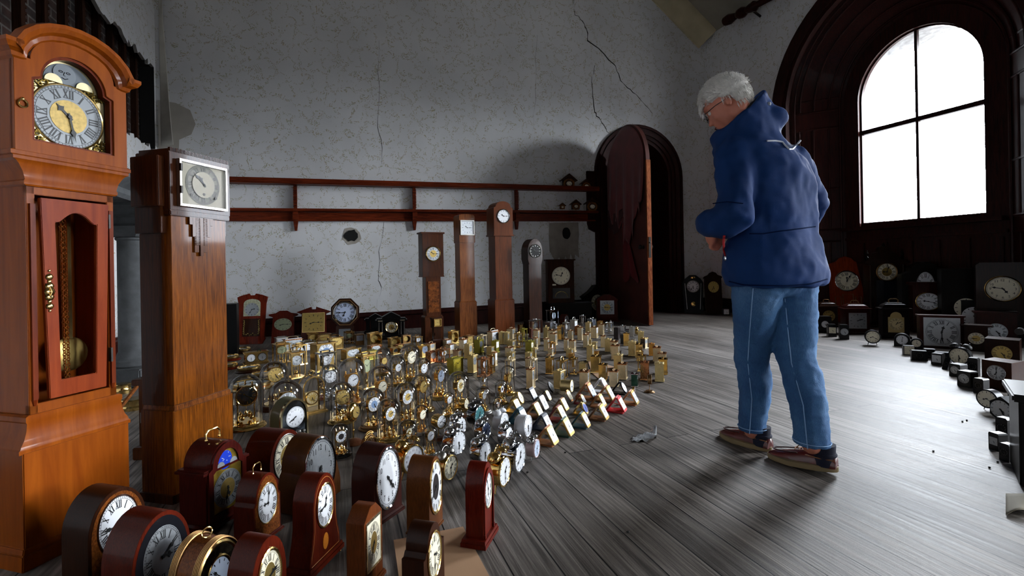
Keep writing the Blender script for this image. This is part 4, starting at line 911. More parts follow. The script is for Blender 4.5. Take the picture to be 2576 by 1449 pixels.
def longcase_oak():
    w, d = .295, .165; loc, rz = stand(-1.351, 1.936, -14, w, d)
    t = thing('longcase_clock', 'art deco oak longcase clock with square white chrome-framed dial, second from left', 'longcase clock', loc, rz)
    P = lambda n, mb, m=oak, par=t, **k: obj(n, mb.mesh(n, m, **k), par)
    mb = MB(); mb.box(0, 0, .03, w, d, .32); mb.box(0, 0, .345, w*1.0, d, .02); mb.box(0, 0, .365, w*.97, d*.97, .02, .97)
    P('plinth', mb, oak, bevel=.002)
    mb = MB(); 
    for s in (-1, 1): mb.prism([(s*w/2, 0), (s*w/2, .034), (0, .034), (0, .02), (s*.07, .02), (s*.09, .01), (s*.10, 0)], -d/2-.004, -d/2+.02); mb.box(s*w*.5, 0, 0, .02, d, .034)
    P('foot_rail', mb, oakd)
    tw = .27; mb = MB(); mb.box(0, 0, .385, tw, d*.86, .79); P('trunk', mb, oak, bevel=.002)
    mb = MB(); mb.box(-tw/2-.004, .02, .385, .012, d*.7, .69); mb.box(-tw/2-.01, .015, 1.075, .03, d*.8, .115); mb.box(tw/2+.01, .015, 1.075, .03, d*.8, .115); P('side_panel', mb, oakd, bevel=.002)
    mb = MB()
    for x, z, h in ((-.05, 1.115, .06), (-.036, 1.065, .115), (.036, 1.065, .115), (.05, 1.115, .06), (0, .985, .19)): mb.box(x, -d*.43-.004, z, .016, .014, h)
    for x in (-.02, .02):
        for k in range(22): mb.box(x, -d*.43-.005, 1.03+k*.0065, .018, .014, .0035)
    mb.box(-.022, -d*.43-.002, 1.0, .02, .01, .17); mb.box(.022, -d*.43-.002, 1.0, .02, .01, .17); P('carved_drop', mb, wood('carved oak', '3f1e09', '7b4315', 9, (16, 16, .9), bump=.2))
    hw, hd = .30, .17; mb = MB(); mb.box(0, 0, 1.165, hw, hd, .235); mb.box(0, 0, 1.145, hw*.98, hd, .02); mb.box(-hw/2-.012, .01, 1.18, .03, hd*.82, .20); mb.box(hw/2+.012, .01, 1.18, .03, hd*.82, .20); P('hood', mb, oakd, bevel=.003)
    mb = MB(); mb.box(0, 0, 1.40, hw*.94, hd*.9, .012)
    for k in range(44): mb.box(-hw*.47+k*hw*.94/43, -hd*.46, 1.40, .0032, .012, .016)
    P('top_moulding', mb, oakd)
    gy = -hd/2-.004; mb = MB(); a, z0, z1 = .118, 1.185, 1.375
    mb.frame([(-a, z0), (a, z0), (a, z1), (-a, z1)], [(-a+.009, z0+.009), (a-.009, z0+.009), (a-.009, z1-.009), (-a+.009, z1-.009)], gy-.014, gy+.004); bz = P('bezel', mb, silver, bevel=.001)
    mb = MB(); mb.box(-a+.003, gy-.016, z0+.05, .008, .01, .03); mb.box(-a+.003, gy-.016, z1-.05, .008, .01, .03); obj('hinge', mb.mesh('hinge', iron), bz)
    mb = MB(); mb.prism([(-a+.004, z0+.004), (a-.004, z0+.004), (a-.004, z1-.004), (-a+.004, z1-.004)], gy-.002, gy); dpm = plain('ivory dial plate', 'b8b3a2', .8, spec=.05); dp_ = P('dial_plate', mb, dpm, smooth=False)
    add_dial(dp_, 'roman', [plain('silver grey chapter ring', '8f8d82', .8, spec=.05), ink], 'oak', .085, (0, gy-.003, 1.285), (10, 52)); 
    mb = MB(); mb.prism(circ(.055, 32, 0, 1.285), gy-.0075, gy-.004); obj('dial_centre', mb.mesh('dial_centre', dpm), dp_)
    mb = MB(); [mb.prism(circ(.006, 12, x, z), gy-.009, gy-.007) for x, z in ((-.06, 1.235), (.06, 1.235), (0, 1.245))]; obj('winding_hole', mb.mesh('winding_hole', iron), dp_)
    for c in dp_.children:
        if c.name.startswith('dial') and c.name.split('.')[0] == 'dial':
            for h in c.children: h.location.y = -.07
    mb = MB(); mb.add([(-a+.009, gy-.012, z0+.009), (a-.009, gy-.012, z0+.009), (a-.009, gy-.012, z1-.009), (-a+.009, gy-.012, z1-.009)], [(0, 1, 2, 3)]); P('glass', mb, glass, smooth=False)
longcase_oak()
def small_long(label, px, yb, phi, w, d, H, m, kind, name='longcase_clock', hoodh=.2, hoodw=1.28, plh=.18, plw=1.25, dk='sr', topk='flat', dr=None, darkm=None, sqd=False, bz=silver, backoff=.0):
    p = fl(px, yb); a = math.radians(phi); n_ = Vector((math.cos(a), math.sin(a), 0)); p = p - n_*(d*plw/2)
    t = thing(name, label, 'longcase clock', p, a+PI/2); dm = darkm or m
    P = lambda n, mb, mm=m, par=t, **k: obj(n, mb.mesh(n, mm, **k), par)
    mb = MB(); mb.box(0, 0, 0, w*plw, d*1.12, plh*H, .995); mb.box(0, 0, plh*H, w*plw*1.02, d*1.14, .012); mb.box(0, 0, plh*H+.012, w*plw*.98, d*1.1, .018, .93); P('plinth', mb, dm if plh > .25 else m, bevel=.003)
    hz = H*(1-hoodh); mb = MB(); mb.box(0, 0, plh*H+.02, w, d, hz-plh*H-.01); P('trunk', mb, m, bevel=.003)
    if kind != 'deco':
        mb = MB(); mb.box(0, -d/2-.002, plh*H+.07, w*.74, .012, hz-plh*H-.13); P('trunk_door', mb, burl if kind == 'burl' else m, bevel=.002)
    hw = w*hoodw; hd = d*1.15; hh = H-hz
    if topk == 'arch': out = [(-hw/2, 0), (hw/2, 0), (hw/2, hh*.80)] + [(hw*.40*math.cos(PI*i/14), hh*.84 + hh*.16*math.sin(PI*i/14)) for i in range(15)] + [(-hw/2, hh*.80)]
    elif topk == 'round': out = [(-hw*.42, 0), (hw*.42, 0), (hw/2, hh*.2)] + [(hw/2*math.cos(PI*i/16), hh*.5 + hh*.5*math.sin(PI*i/16)) for i in range(17)] + [(-hw/2, hh*.2)]
    elif topk == 'soft': out = [(-hw/2, 0), (hw/2, 0), (hw/2, hh*.9)] + [(hw*.5*math.cos(PI*i/10), hh*.93 + hh*.07*math.sin(PI*i/10)) for i in range(1, 10)] + [(-hw/2, hh*.9)]
    else: out = [(-hw/2, 0), (hw/2, 0), (hw/2, hh), (-hw/2, hh)]
    mb = MB(); mb.prism([(x, z+hz) for x, z in out], -hd/2, hd/2)
    if topk == 'flat': mb.box(0, 0, H-.012, hw*1.12, hd*1.12, .02); mb.box(0, 0, hz-.006, hw*1.04, hd*1.04, .015)
    if topk == 'arch': mb.box(0, 0, hz-.01, hw*1.06, hd*1.06, .022)
    P('hood', mb, dm, bevel=.003)
    r = dr or hw*.30; dz = hz + hh*(.52 if topk != 'arch' else .56); y = -hd/2-.005
    add_dial(t, D[dk][0]+('+s' if sqd else ''), D[dk][1], D[dk][2], r, (0, y, dz), (10, 15))
    if not sqd: bezel(t, r, .01, bz, (0, y, dz), .01); crystal(t, r, glass, (0, y-.006, dz), .15)
    else: mb = MB(); b = r*1.12; mb.frame([(-b-.01, dz-b-.01), (b+.01, dz-b-.01), (b+.01, dz+b+.01), (-b-.01, dz+b+.01)], [(-b, dz-b), (b, dz-b), (b, dz+b), (-b, dz+b)], y-.012, y+.004); P('bezel', mb, bz)
    return t
def hz_(px, yt, yb): 
    p = fl(px, yb); return at(px, yt, p.y).z
small_long('dark oak longcase clock with flat cornice and streaked trunk, leftmost by the back wall', 1094, 861, -62, .19, .14, hz_(1090, 585, 862), oakd, 'burl', hoodh=.40, hoodw=1.42, plh=.22, dk='sc', topk='flat', dr=.085, bz=brass)
small_long('slim tawny longcase clock with square silver dial, second by the back wall', 1180, 846, -62, .21, .17, hz_(1180, 538, 846), midw, 'deco', hoodh=.235, hoodw=1.08, plh=.27, plw=1.18, dk='s', topk='soft', dr=.078, sqd=True, bz=silver)
small_long('tallest brown longcase clock by the back wall, arched hood and round white dial', 1272, 842, -62, .25, .20, hz_(1262, 510, 838), wood('brown mahogany', '46200e', '6f3a1c', 5), 'deco', hoodh=.255, hoodw=1.14, plh=.25, plw=1.18, dk='w', topk='arch', dr=.085, bz=chrome)
small_long('short dark longcase clock with rounded hood, just right of the tallest one', 1349, 838, -62, .20, .16, hz_(1349, 603, 832), walnut, 'deco', hoodh=.27, hoodw=1.15, plh=.12, plw=1.0, dk='k', topk='round', dr=.085, bz=silver)
small_long('miniature red-brown grandfather clock with square brass dial before the dark oak longcase', 1102, 880, -62, .085, .06, hz_(1100, 796, 872), walnut, 'mini', name='miniature_longcase', hoodh=.28, hoodw=1.35, plh=.26, plw=1.35, dk='g', topk='flat', dr=.030, sqd=True, bz=brass)
# ---------------------------------------------------------------- the field of small clocks
PROTO = {}
def proto(key, fn):
    PROTO[key] = fn()
    return PROTO[key]
ORD = ['first', 'second', 'third', 'fourth', 'fifth', 'sixth', 'seventh', 'eighth', 'ninth', 'tenth', 'eleventh', 'twelfth', 'thirteenth', 'fourteenth', 'fifteenth', 'sixteenth', 'seventeenth', 'eighteenth', 'nineteenth', 'twentieth']
mm = dict(a=brass2, b=brass3, o=olive, c=orangeb, s=silver, k=chrome, g=gold, p=copper, z=bronze, d=brass)
leather = plain('brown leather case', '7a4a3a', .55, bump=.3, var=.1)
def car(key):
    """key: shape letter + metal letter + dial key, optional u = handle up"""
    if key in PROTO: return PROTO[key]
    sh, m, rest = key[0], key[1], key[2:]
    up = rest.endswith('_u'); dk = rest.replace('_u', '')
    top = copper if m == 'p' else (mm[m] if m != 'b' else copper)
    if sh == 'S': t = carriage('carriage_clock', '', 'S', mm[m], dk, up, w=.60, d=.46, topm=top)
    elif sh == 'R': t = carriage('carriage_clock', '', 'S', mm[m], dk, up, w=.60, d=.46, sq=True, topm=top)
    elif sh == 'G': t = carriage('carriage_clock', '', 'G', mm[m], dk, up, w=.5, d=.46)
    elif sh == 'W': t = carriage('carriage_clock', '', 'S', mm[m], dk, up, w=.8, d=.5, dial_r=.3, topm=top)
    elif sh == 'Q': t = carriage('carriage_clock', '', 'S', mm[m], dk, up, w=.8, d=.5, dial_r=.34, sq=True, topm=top)
    elif sh == 'C': t = carriage('carriage_clock', '', 'C', mm[m], dk, up, w=.9, d=.5)
    elif sh == 'F':
        t = carriage('carriage_clock', '', 'S', mm[m], dk, up, w=.5, d=.5)
        p = MB()
        for i in range(9): p.tube([(-.235, -.2+i*.05, .08), (-.235, -.2+i*.05, .86)], .022, 6)
        obj('fluting', p.mesh('fluting', brass), t)
    elif sh == 'V': t = carriage('carriage_clock', '', 'S', silver, dk, up, w=.46, d=.4, sidem=plain('malachite green panel', '0c4a34', .25, var=.4, vscale=25, coat=.6), topm=chrome)
    elif sh == 'K': t = carriage('carriage_clock', '', 'S', brass3, dk, up, w=.46, d=.4, sidem=plain('dark brown side panel', '2a1a12', .4), topm=brass)
    PROTO[key] = t; index_kids(); return t
placed = []
NAMEC = dict(a='satin brass', b='pale brass with pinkish top', o='olive brass', c='orange brass', s='silver-grey', k='chrome', g='bright gold', p='coppery', z='bronze', d='polished brass')
def put(key, cr, x, yb, yt, W, phi=-22, label=None, grp=None, hfix=.94, cat='clock', base=(.60, .46), maxr=1.7):
    px, pb = pxy(cr, x, yb); _, pt = pxy(cr, x, yt); p = fl(px, pb)
    h = (at(px, pt, p.y).z)/hfix; Wm = W/K[cr][2]/F*p.y
    a = math.radians(phi); dl = a - math.atan2(-p.y, -p.x)
    w0, d0 = base; ext = w0*abs(math.cos(dl)) + d0*abs(math.sin(dl)); h *= 1.13; s = min(max(Wm/ext*1.15, h*.65), h*maxr)
    loc = p + Vector((0, s*d0*.5, 0)); placed.append((key, px, pb, p, h, label))
    pr = PROTO[key] if key in PROTO else car(key)
    return clone(pr, loc, (0, 0, a + PI/2), (s, s, h), label or '?', cat, grp)
SB = (.60, .46); WB = (.8, .5); GB = (.5, .46); CB = (.9, .5)
# key, crop, x, y base, y top, width seen, heading, base, label (None = plain solid clock named by its row)
TAB = [
 ('Cdg', 'Z1', 725, 1045, 690, 310, -40, CB, 'shiny gold box clock with ring dial, beside the miniature grandfather clock'),
 ('Rbw', 'Z1', 520, 1190, 935, 290, -30, SB, 'brass carriage clock with white square dial, in front of the shiny gold box clock'),
 ('Rbw', 'Z1', 620, 1340, 1075, 280, -28, SB, 'brass carriage clock with tall white dial strip, behind the clock with looped handle'),
 ('Sbs_u', 'Z1', 865, 1500, 1250, 300, -26, SB, 'square brass clock with raised loop handle, behind the grey-topped yellow dial clock'),
 ('Rbw', 'Z1', 1030, 1300, 930, 240, -26, SB, 'brass carriage clock with full-height white dial, in front of the tawny longcase clock'),
 ('Wzg', 'Z1', 1190, 1190, 830, 320, -36, WB, 'dark brass glazed pendulum clock directly in front of the tawny longcase clock'),
 (None, 'Z1', 1190, 1480, 1080, 260, -24, SB, 0), ('Sob_u', 'Z1', 1500, 1320, 950, 290, -24, SB, 'olive-sided brass carriage clock with raised handle in front of the tawny longcase'),
 ('Gbs', 'Z1', 1600, 1150, 810, 260, -26, GB, 'glazed brass carriage clock just behind the olive-sided raised-handle one'),
 ('Qbwr_u', 'Z1', 1930, 1060, 690, 330, -34, WB, 'wide brass carriage clock with two white panels at foot of the tallest longcase'),
 (None, 'Z1', 2285, 1050, 715, 180, -22, SB, 0), (None, 'Z1', 1860, 1350, 1145, 250, -22, SB, 0),
 ('Row', 'Z1', 2010, 1310, 980, 240, -24, SB, 'olive-sided carriage clock with narrow white front near the tallest longcase'),
 (None, 'Z6', 1310, 830, 350, 300, -24, SB, 0), ('Gpwr', 'Z6', 1640, 960, 460, 370, -22, GB, 'pinkish glazed clock with oval white dial between brass rows and glass domes'),
 (None, 'Z6', 1880, 850, 345, 200, -20, SB, 0), ('Rbw', 'Z6', 1985, 625, 240, 150, -22, SB, 'narrow brass clock with white front edge behind the pinkish glazed clock'),
 ('Woyl', 'Z6', 770, 880, 440, 480, -34, WB, 'wide olive clock with chrome top and round yellow dial, behind the glass domes'),
 ('Gpwc_u', 'Z6', 340, 520, 160, 420, -26, GB, 'coppery glazed clock with thick white ring dial, folded top handle'),
 ('Wps', 'Z6', 110, 520, 220, 360, -30, WB, 'coppery pagoda-roofed clock left of the glazed white-ring clock'),
 (None, 'Z2', 105, 1170, 835, 175, -22, SB, 0), (None, 'Z2', 315, 1010, 715, 250, -22, SB, 0), (None, 'Z2', 320, 1330, 1085, 260, -22, SB, 0),
 (None, 'Z4', 270, 330, 80, 270, -22, SB, 0), (None, 'Z4', 312, 480, 235, 250, -22, SB, 0),
 ('Gbs_u', 'Z4', 285, 960, 490, 300, -22, GB, 'pinkish glazed carriage clock with raised handle behind the tall gold figure dome'),
 ('Gds', 'Z2', 540, 1270, 875, 240, -22, GB, 'slim-posted glazed carriage clock with silvery top, left part of brass field'),
 ('Sdg_u', 'Z2', 640, 820, 590, 240, -26, SB, 'small brass clock with raised square handle near the tallest longcase foot'),
 ('Gog', 'Z2', 690, 1090, 740, 230, -26, GB, 'dark olive glazed carriage clock left of the pinkish leather slab clock'),
 ('Gkb', 'Z2', 1040, 930, 480, 330, -30, GB, 'clear glass and chrome clock behind the pinkish leather slab'),
 (None, 'Z2', 1100, 1210, 770, 200, -22, SB, 0), ('Soc', 'Z2', 890, 1440, 1110, 270, -24, SB, 'olive-sided carriage clock with silvery top in the middle of the field'),
 (None, 'Z2', 1065, 1330, 1000, 110, -22, SB, 0), ('Gkpk_u', 'Z2', 1590, 660, 180, 360, -34, GB, 'tall dark chrome lantern clock with white dial and ring handle, rear centre of the field'),
 ('Rss', 'Z2', 1475, 745, 520, 240, -26, SB, 'small silver-grey clock with white dial at foot of the tall chrome lantern clock'),
 ('Sag_u', 'Z2', 1390, 990, 690, 170, -22, SB, 'satin brass clock with raised ring handle below the small silver-grey clock'),
 (None, 'Z2', 1600, 1060, 765, 290, -22, SB, 0), ('Wdk', 'Z2', 1830, 1020, 645, 210, -30, WB, 'brass clock with dark glass front beside the white ring-handled one'),
 ('Gsw_u', 'Z2', 1990, 905, 545, 190, -34, GB, 'white metal clock with blue-grey oval window and ring handle'),
 (None, 'Z2', 1620, 1200, 870, 215, -22, SB, 0), (None, 'Z2', 1400, 1370, 1030, 170, -22, SB, 0), ('Gcw', 'Z4', 1560, 265, -55, 230, -24, GB, 'orange brass clock with bright white corner post, mid field'),
 (None, 'Z2', 2130, 1010, 770, 170, -22, SB, 0), (None, 'Z2', 2000, 1385, 1040, 150, -22, SB, 0), (None, 'Z2', 2200, 1410, 1080, 200, -22, SB, 0),
 ('Rsw_u', 'Z2', 2235, 835, 465, 230, -34, SB, 'tall grey clock with small white dial and ring handle behind the brass rows'),
 (None, 'Z4', 860, 440, 235, 235, -22, SB, 0), (None, 'Z4', 860, 660, 400, 220, -22, SB, 0), (None, 'Z4', 1030, 370, 95, 80, -22, SB, 0),
 ('Gbs', 'Z4', 985, 1080, 480, 260, -22, GB, 'glazed brass clock with pale top plate right behind the foremost plain brass clock at left'),
 (None, 'Z4', 920, 1320, 765, 265, -22, SB, 0), (None, 'Z4', 1530, 310, 110, 170, -22, SB, 0), (None, 'Z4', 1480, 450, 290, 260, -22, SB, 0),
 ('Fds', 'Z4', 1500, 870, 420, 250, -20, (.5, .5), 'brass carriage clock with vertically fluted side'),
 ('Gds_u', 'Z4', 1880, 1000, 510, 330, -30, GB, 'clear glass-sided carriage clock with raised handle behind the drum travel clock'),
 (None, 'Z4', 1800, 1320, 830, 350, -32, SB, 0), (None, 'Z4', 2110, 360, 130, 230, -22, SB, 0), ('Scg', 'Z4', 2160, 430, 262, 250, -22, SB, 'orange-brown clock with bright white top edge, mid field'),
 ('Gds', 'Z4', 2240, 880, 430, 240, -22, GB, 'brass-framed glazed clock with gold panel inside, right of the fluted one'),
 ('Gks', 'Z3', 330, 490, 95, 170, -30, GB, 'tall silvery glass clock at the rear with dark edges'), ('Wkb', 'Z3', 610, 500, 180, 260, -30, WB, 'broad chrome clock with cluttered top in the back row'),
 ('Saw', 'Z3', 500, 570, 290, 170, -22, SB, 'dull brown-brass clock in front of the broad chrome clock'), ('Rbw', 'Z3', 695, 740, 430, 225, -24, SB, 'brass clock with bright white front face, back of the field'),
 (None, 'Z3', 255, 805, 440, 170, -22, SB, 0), ('Wpw', 'Z3', 170, 640, 400, 180, -26, WB, 'brown brass clock with white ledge top left of the dull brown one'),
 (None, 'Z3', 430, 1025, 660, 170, -22, SB, 0), (None, 'Z3', 500, 860, 590, 150, -22, SB, 0), ('Wcg', 'Z3', 850, 400, 240, 170, -30, WB, 'small orange-gold clock between chrome clocks in the back row'),
 (None, 'Z3', 900, 640, 345, 170, -22, SB, 0), ('Gks', 'Z3', 1050, 545, 300, 170, -30, GB, 'chrome column clock with rounded sides, back row'), ('Gkb_u', 'Z3', 1180, 590, 290, 160, -30, GB, 'bright chrome cylinder-like clock with top finial, back row'),
 ('Rkk', 'Z3', 1555, 650, 385, 170, -26, SB, 'black and chrome clock with white fluted top near the right rear edge'),
 (None, 'Z3', 1670, 970, 630, 180, -20, SB, 0), ('Sss', 'Z3', 1815, 690, 420, 140, -22, SB, 'plain grey clock with silvery top ring, right rear edge'),
 (None, 'Z3', 2110, 870, 580, 170, -20, SB, 0), ('Ssc', 'Z3', 1860, 930, 775, 200, -20, SB, 'short silver-topped brass clock near the right rear edge'), (None, 'Z3', 1850, 1280, 900, 225, -20, SB, 0),
 ('Kbs', 'Z3', 2215, 1055, 770, 225, -48, (.46, .4), 'pale brass slab clock with dark brown side, right edge of the field'), (None, 'Z3', 2060, 1330, 970, 210, -20, SB, 0),
 (None, 'Z3', 1110, 1150, 810, 195, -20, SB, 0), (None, 'Z3', 955, 1020, 700, 150, -20, SB, 0), (None, 'Z3', 550, 960, 800, 110, -22, SB, 0), (None, 'Z3', 690, 1070, 880, 170, -22, SB, 0),
 (None, 'Z3', 1340, 1390, 1000, 250, -20, SB, 0), (None, 'Z3', 1300, 1200, 870, 230, -20, SB, 0), ('Sdg', 'Z5', 575, 545, 200, 235, -20, SB, 'tall brass clock with stepped skirt foot standing on the cardboard sheet'),
 ('Scg', 'Z3', 740, 1330, 1165, 265, -22, SB, 'orange-sided clock with pale top edge behind the skirted one'), (None, 'Z3', 570, 1440, 1020, 225, -22, SB, 0), (None, 'Z5', 1100, 470, 165, 205, -20, SB, 0),
 ('Ssc', 'Z3', 1430, 1290, 1150, 230, -20, SB, 'brass clock with silvery cluttered top behind a plain one, right half'), ('Gdg', 'Z3', 2080, 1440, 1180, 200, -20, GB, 'gold open-framed clock by the right field edge, rear of its pair'),
 ('Gdg', 'Z5', 1655, 515, 180, 190, -20, GB, 'gold open-framed clock near right edge, front of its pair'), ('Sco', 'C', 1893, 750, 620, 66, -20, SB, 'orange-sided small clock at the right edge of the field'),
 (None, 'C', 1962, 820, 665, 90, -20, SB, 0), (None, 'Z5', 2130, 330, 110, 185, -20, SB, 0), (None, 'Z5', 2155, 580, 260, 190, -20, SB, 0), (None, 'Z5', 2070, 750, 370, 195, -18, SB, 0),
 ('Spg', 'Z5', 1722, 715, 345, 195, -20, SB, 'brass clock with coppery top, front row, third from the right end'), (None, 'Z5', 1200, 700, 370, 215, -20, SB, 0), (None, 'Z5', 740, 715, 390, 200, -20, SB, 0),
 (None, 'Z5', 1000, 870, 540, 215, -20, SB, 0), (None, 'Z5', 270, 560, 340, 200, -20, SB, 0), (None, 'Z5', 310, 910, 550, 245, -20, SB, 0),
 ('Vsw', 'Z5', 1480, 870, 600, 155, -20, (.46, .4), 'silver carriage clock with dark green side panel at the front right'),
 # left crowd: faces show
 ('Rss', 'Y1', 430, 690, 430, 290, -52, SB, 'brass clock with pale engraved dial, rear of the group at the far left'), ('Qbs_u', 'Y1', 710, 790, 480, 330, -50, SB, 'brass clock with silvered butterfly dial and low handle, left group'),
 ('Gdgn', 'Y1', 400, 1060, 620, 400, -46, GB, 'glazed brass clock with greenish dial, front left of the brass group'), ('Rkw', 'Y1', 1110, 890, 540, 330, -44, SB, 'brass clock with chrome posts and white dial strip, left group'),
 ('Gds', 'Y1', 890, 1110, 640, 330, -40, GB, 'open glazed brass clock behind the four-glass clock with square handle'), ('Gdsr_u', 'Y1', 770, 1460, 850, 450, -42, GB, 'four-glass brass clock with silver skeleton dial and raised handle'),
 ('Sdg', 'Y1', 1230, 570, 330, 260, -58, SB, 'small brass clock with gold dial in front of the leaning pediment clock'), ('Wzg', 'Y1', 1520, 560, 340, 320, -58, WB, 'dim bronze wide clock under the octagonal wall clock'),
 ('Wdg_u', 'Y1', 1810, 710, 430, 370, -50, WB, 'gold round-arched clock with dark top and ring handle, left rear'), ('Wdwf_u', 'Y1', 1480, 1270, 620, 600, -36, WB, 'large brass bracket clock with oval white dial and two handles, left group'),
 ('Gkwr', 'Y1', 1530, 1430, 860, 480, -36, GB, 'chrome and glass clock with grey top just behind the left domes'), ('Gdgn', 'Y1', 2160, 560, 290, 240, -60, GB, 'small brass clock with green dial left of the white square dial'),
 ('Wdsr', 'Y1', 2200, 1000, 720, 480, -38, WB, 'brass wide clock with white scalloped top ornament behind, left group'), ('Rzb', 'Y2', 240, 655, 380, 240, -62, SB, 'bronze clock with white square dial near the black slate clock'),
 ('Cdg', 'Y2', 660, 690, 350, 380, -48, CB, 'gold cube clock with shining dish dial, left of the black slate clock'), ('Wps_u', 'Y2', 650, 900, 680, 400, -40, WB, 'coppery flat-topped clock in front of the gold cube'),
 ('Cdg', 'Y2', 1210, 720, 470, 340, -46, CB, 'gold box clock with deep ring, in front of the black slate clock'), ('Czg', 'Y2', 1540, 600, 390, 250, -52, CB, 'dark bronze box clock with shining ring right of the gold box one'),
 ('Gdw_u', 'Y2', 1850, 700, 440, 260, -46, GB, 'silver-white clock with tall raised handle right of the black slate clock'), ('Wdo_u' if 0 else 'Wog_u', 'Y2', 540, 1050, 830, 480, -36, WB, 'wide olive-topped clock with thin raised handle behind the tall domes'),
 ('Cdk', 'Y2', 1250, 900, 730, 300, -40, CB, 'rounded gold frame clock with dark dial behind the domes'), ('Wpg', 'Y2', 1350, 780, 640, 330, -40, WB, 'coppery low clock behind the rounded gold frame clock'),
 ('Gdgn', 'A', 1840, 735, 325, 230, -38, GB, 'tall four-glass clock with bright gold top edge among the left domes'), ('Wdb', 'Y2', 2020, 990, 690, 280, -34, WB, 'brass clock with blue-white round dial between the domes and field'),
 ('Sbs_u', 'Y2', 2230, 830, 620, 240, -34, SB, 'small brass clock with thin raised handle by the miniature grandfather clock'),
]
for k_, cr, x, yb, yt, W, ph, bs, lab in TAB:
    if k_ is None: continue
    car(k_.replace('_u', '') + ('_u' if k_.endswith('_u') else ''))
for k_ in ('Sas', 'Sbs', 'Sds'): car(k_)
solid = []
rs = random.Random(11)
for k_, cr, x, yb, yt, W, ph, bs, lab in TAB:
    if k_ is None: solid.append((cr, x, yb, yt, W, ph))
    else: put(k_, cr, x, yb, yt, W, ph, lab, base=bs)
# plain solid carriage clocks: rows counted from the front by where they stand
info = []
for cr, x, yb, yt, W, ph in solid:
    px, pb = pxy(cr, x, yb); info.append((pb, px, cr, x, yb, yt, W, ph))
edges = [0, 828, 845, 862, 880, 900, 920, 940, 9999]
names = ['eighth', 'seventh', 'sixth', 'fifth', 'fourth', 'third', 'second', 'front']
for i in range(8):
    row = sorted([q for q in info if edges[i] <= q[0] < edges[i+1]], key=lambda q: q[1]); n = len(row)
    for j, q in enumerate(row):
        side = (ORD[j] + ' from the left') if j < (n+1)//2 else (ORD[n-1-j] + ' from the right')
        mk = rs.choice(['Sas', 'Sas', 'Sds', 'Sbs', 'Sbs']); cn = {'Sas': 'satin brass', 'Sds': 'polished brass', 'Sbs': 'pale brass'}[mk]
        rn = 'front row' if names[i] == 'front' else names[i] + ' row from the front'
        put(mk, q[2], q[3], q[4], q[5], q[6], q[7], 'plain %s carriage clock, %s in the %s' % (cn, side, rn), 'plain solid-sided carriage clocks')
# keep neighbouring clocks from touching
cc = [o for o in COL.objects if o.name.startswith('carriage_clock') and o not in PROTO.values() and not o.parent]
for it in range(4):
    for i, a in enumerate(cc):
        for b in cc[i+1:]:
            d = b.location - a.location; d.z = 0; m_ = (a.scale.x + b.scale.x)*.285
            if 1e-5 < d.length < m_: q = d.normalized()*(m_-d.length)*.5; a.location -= q; b.location += q
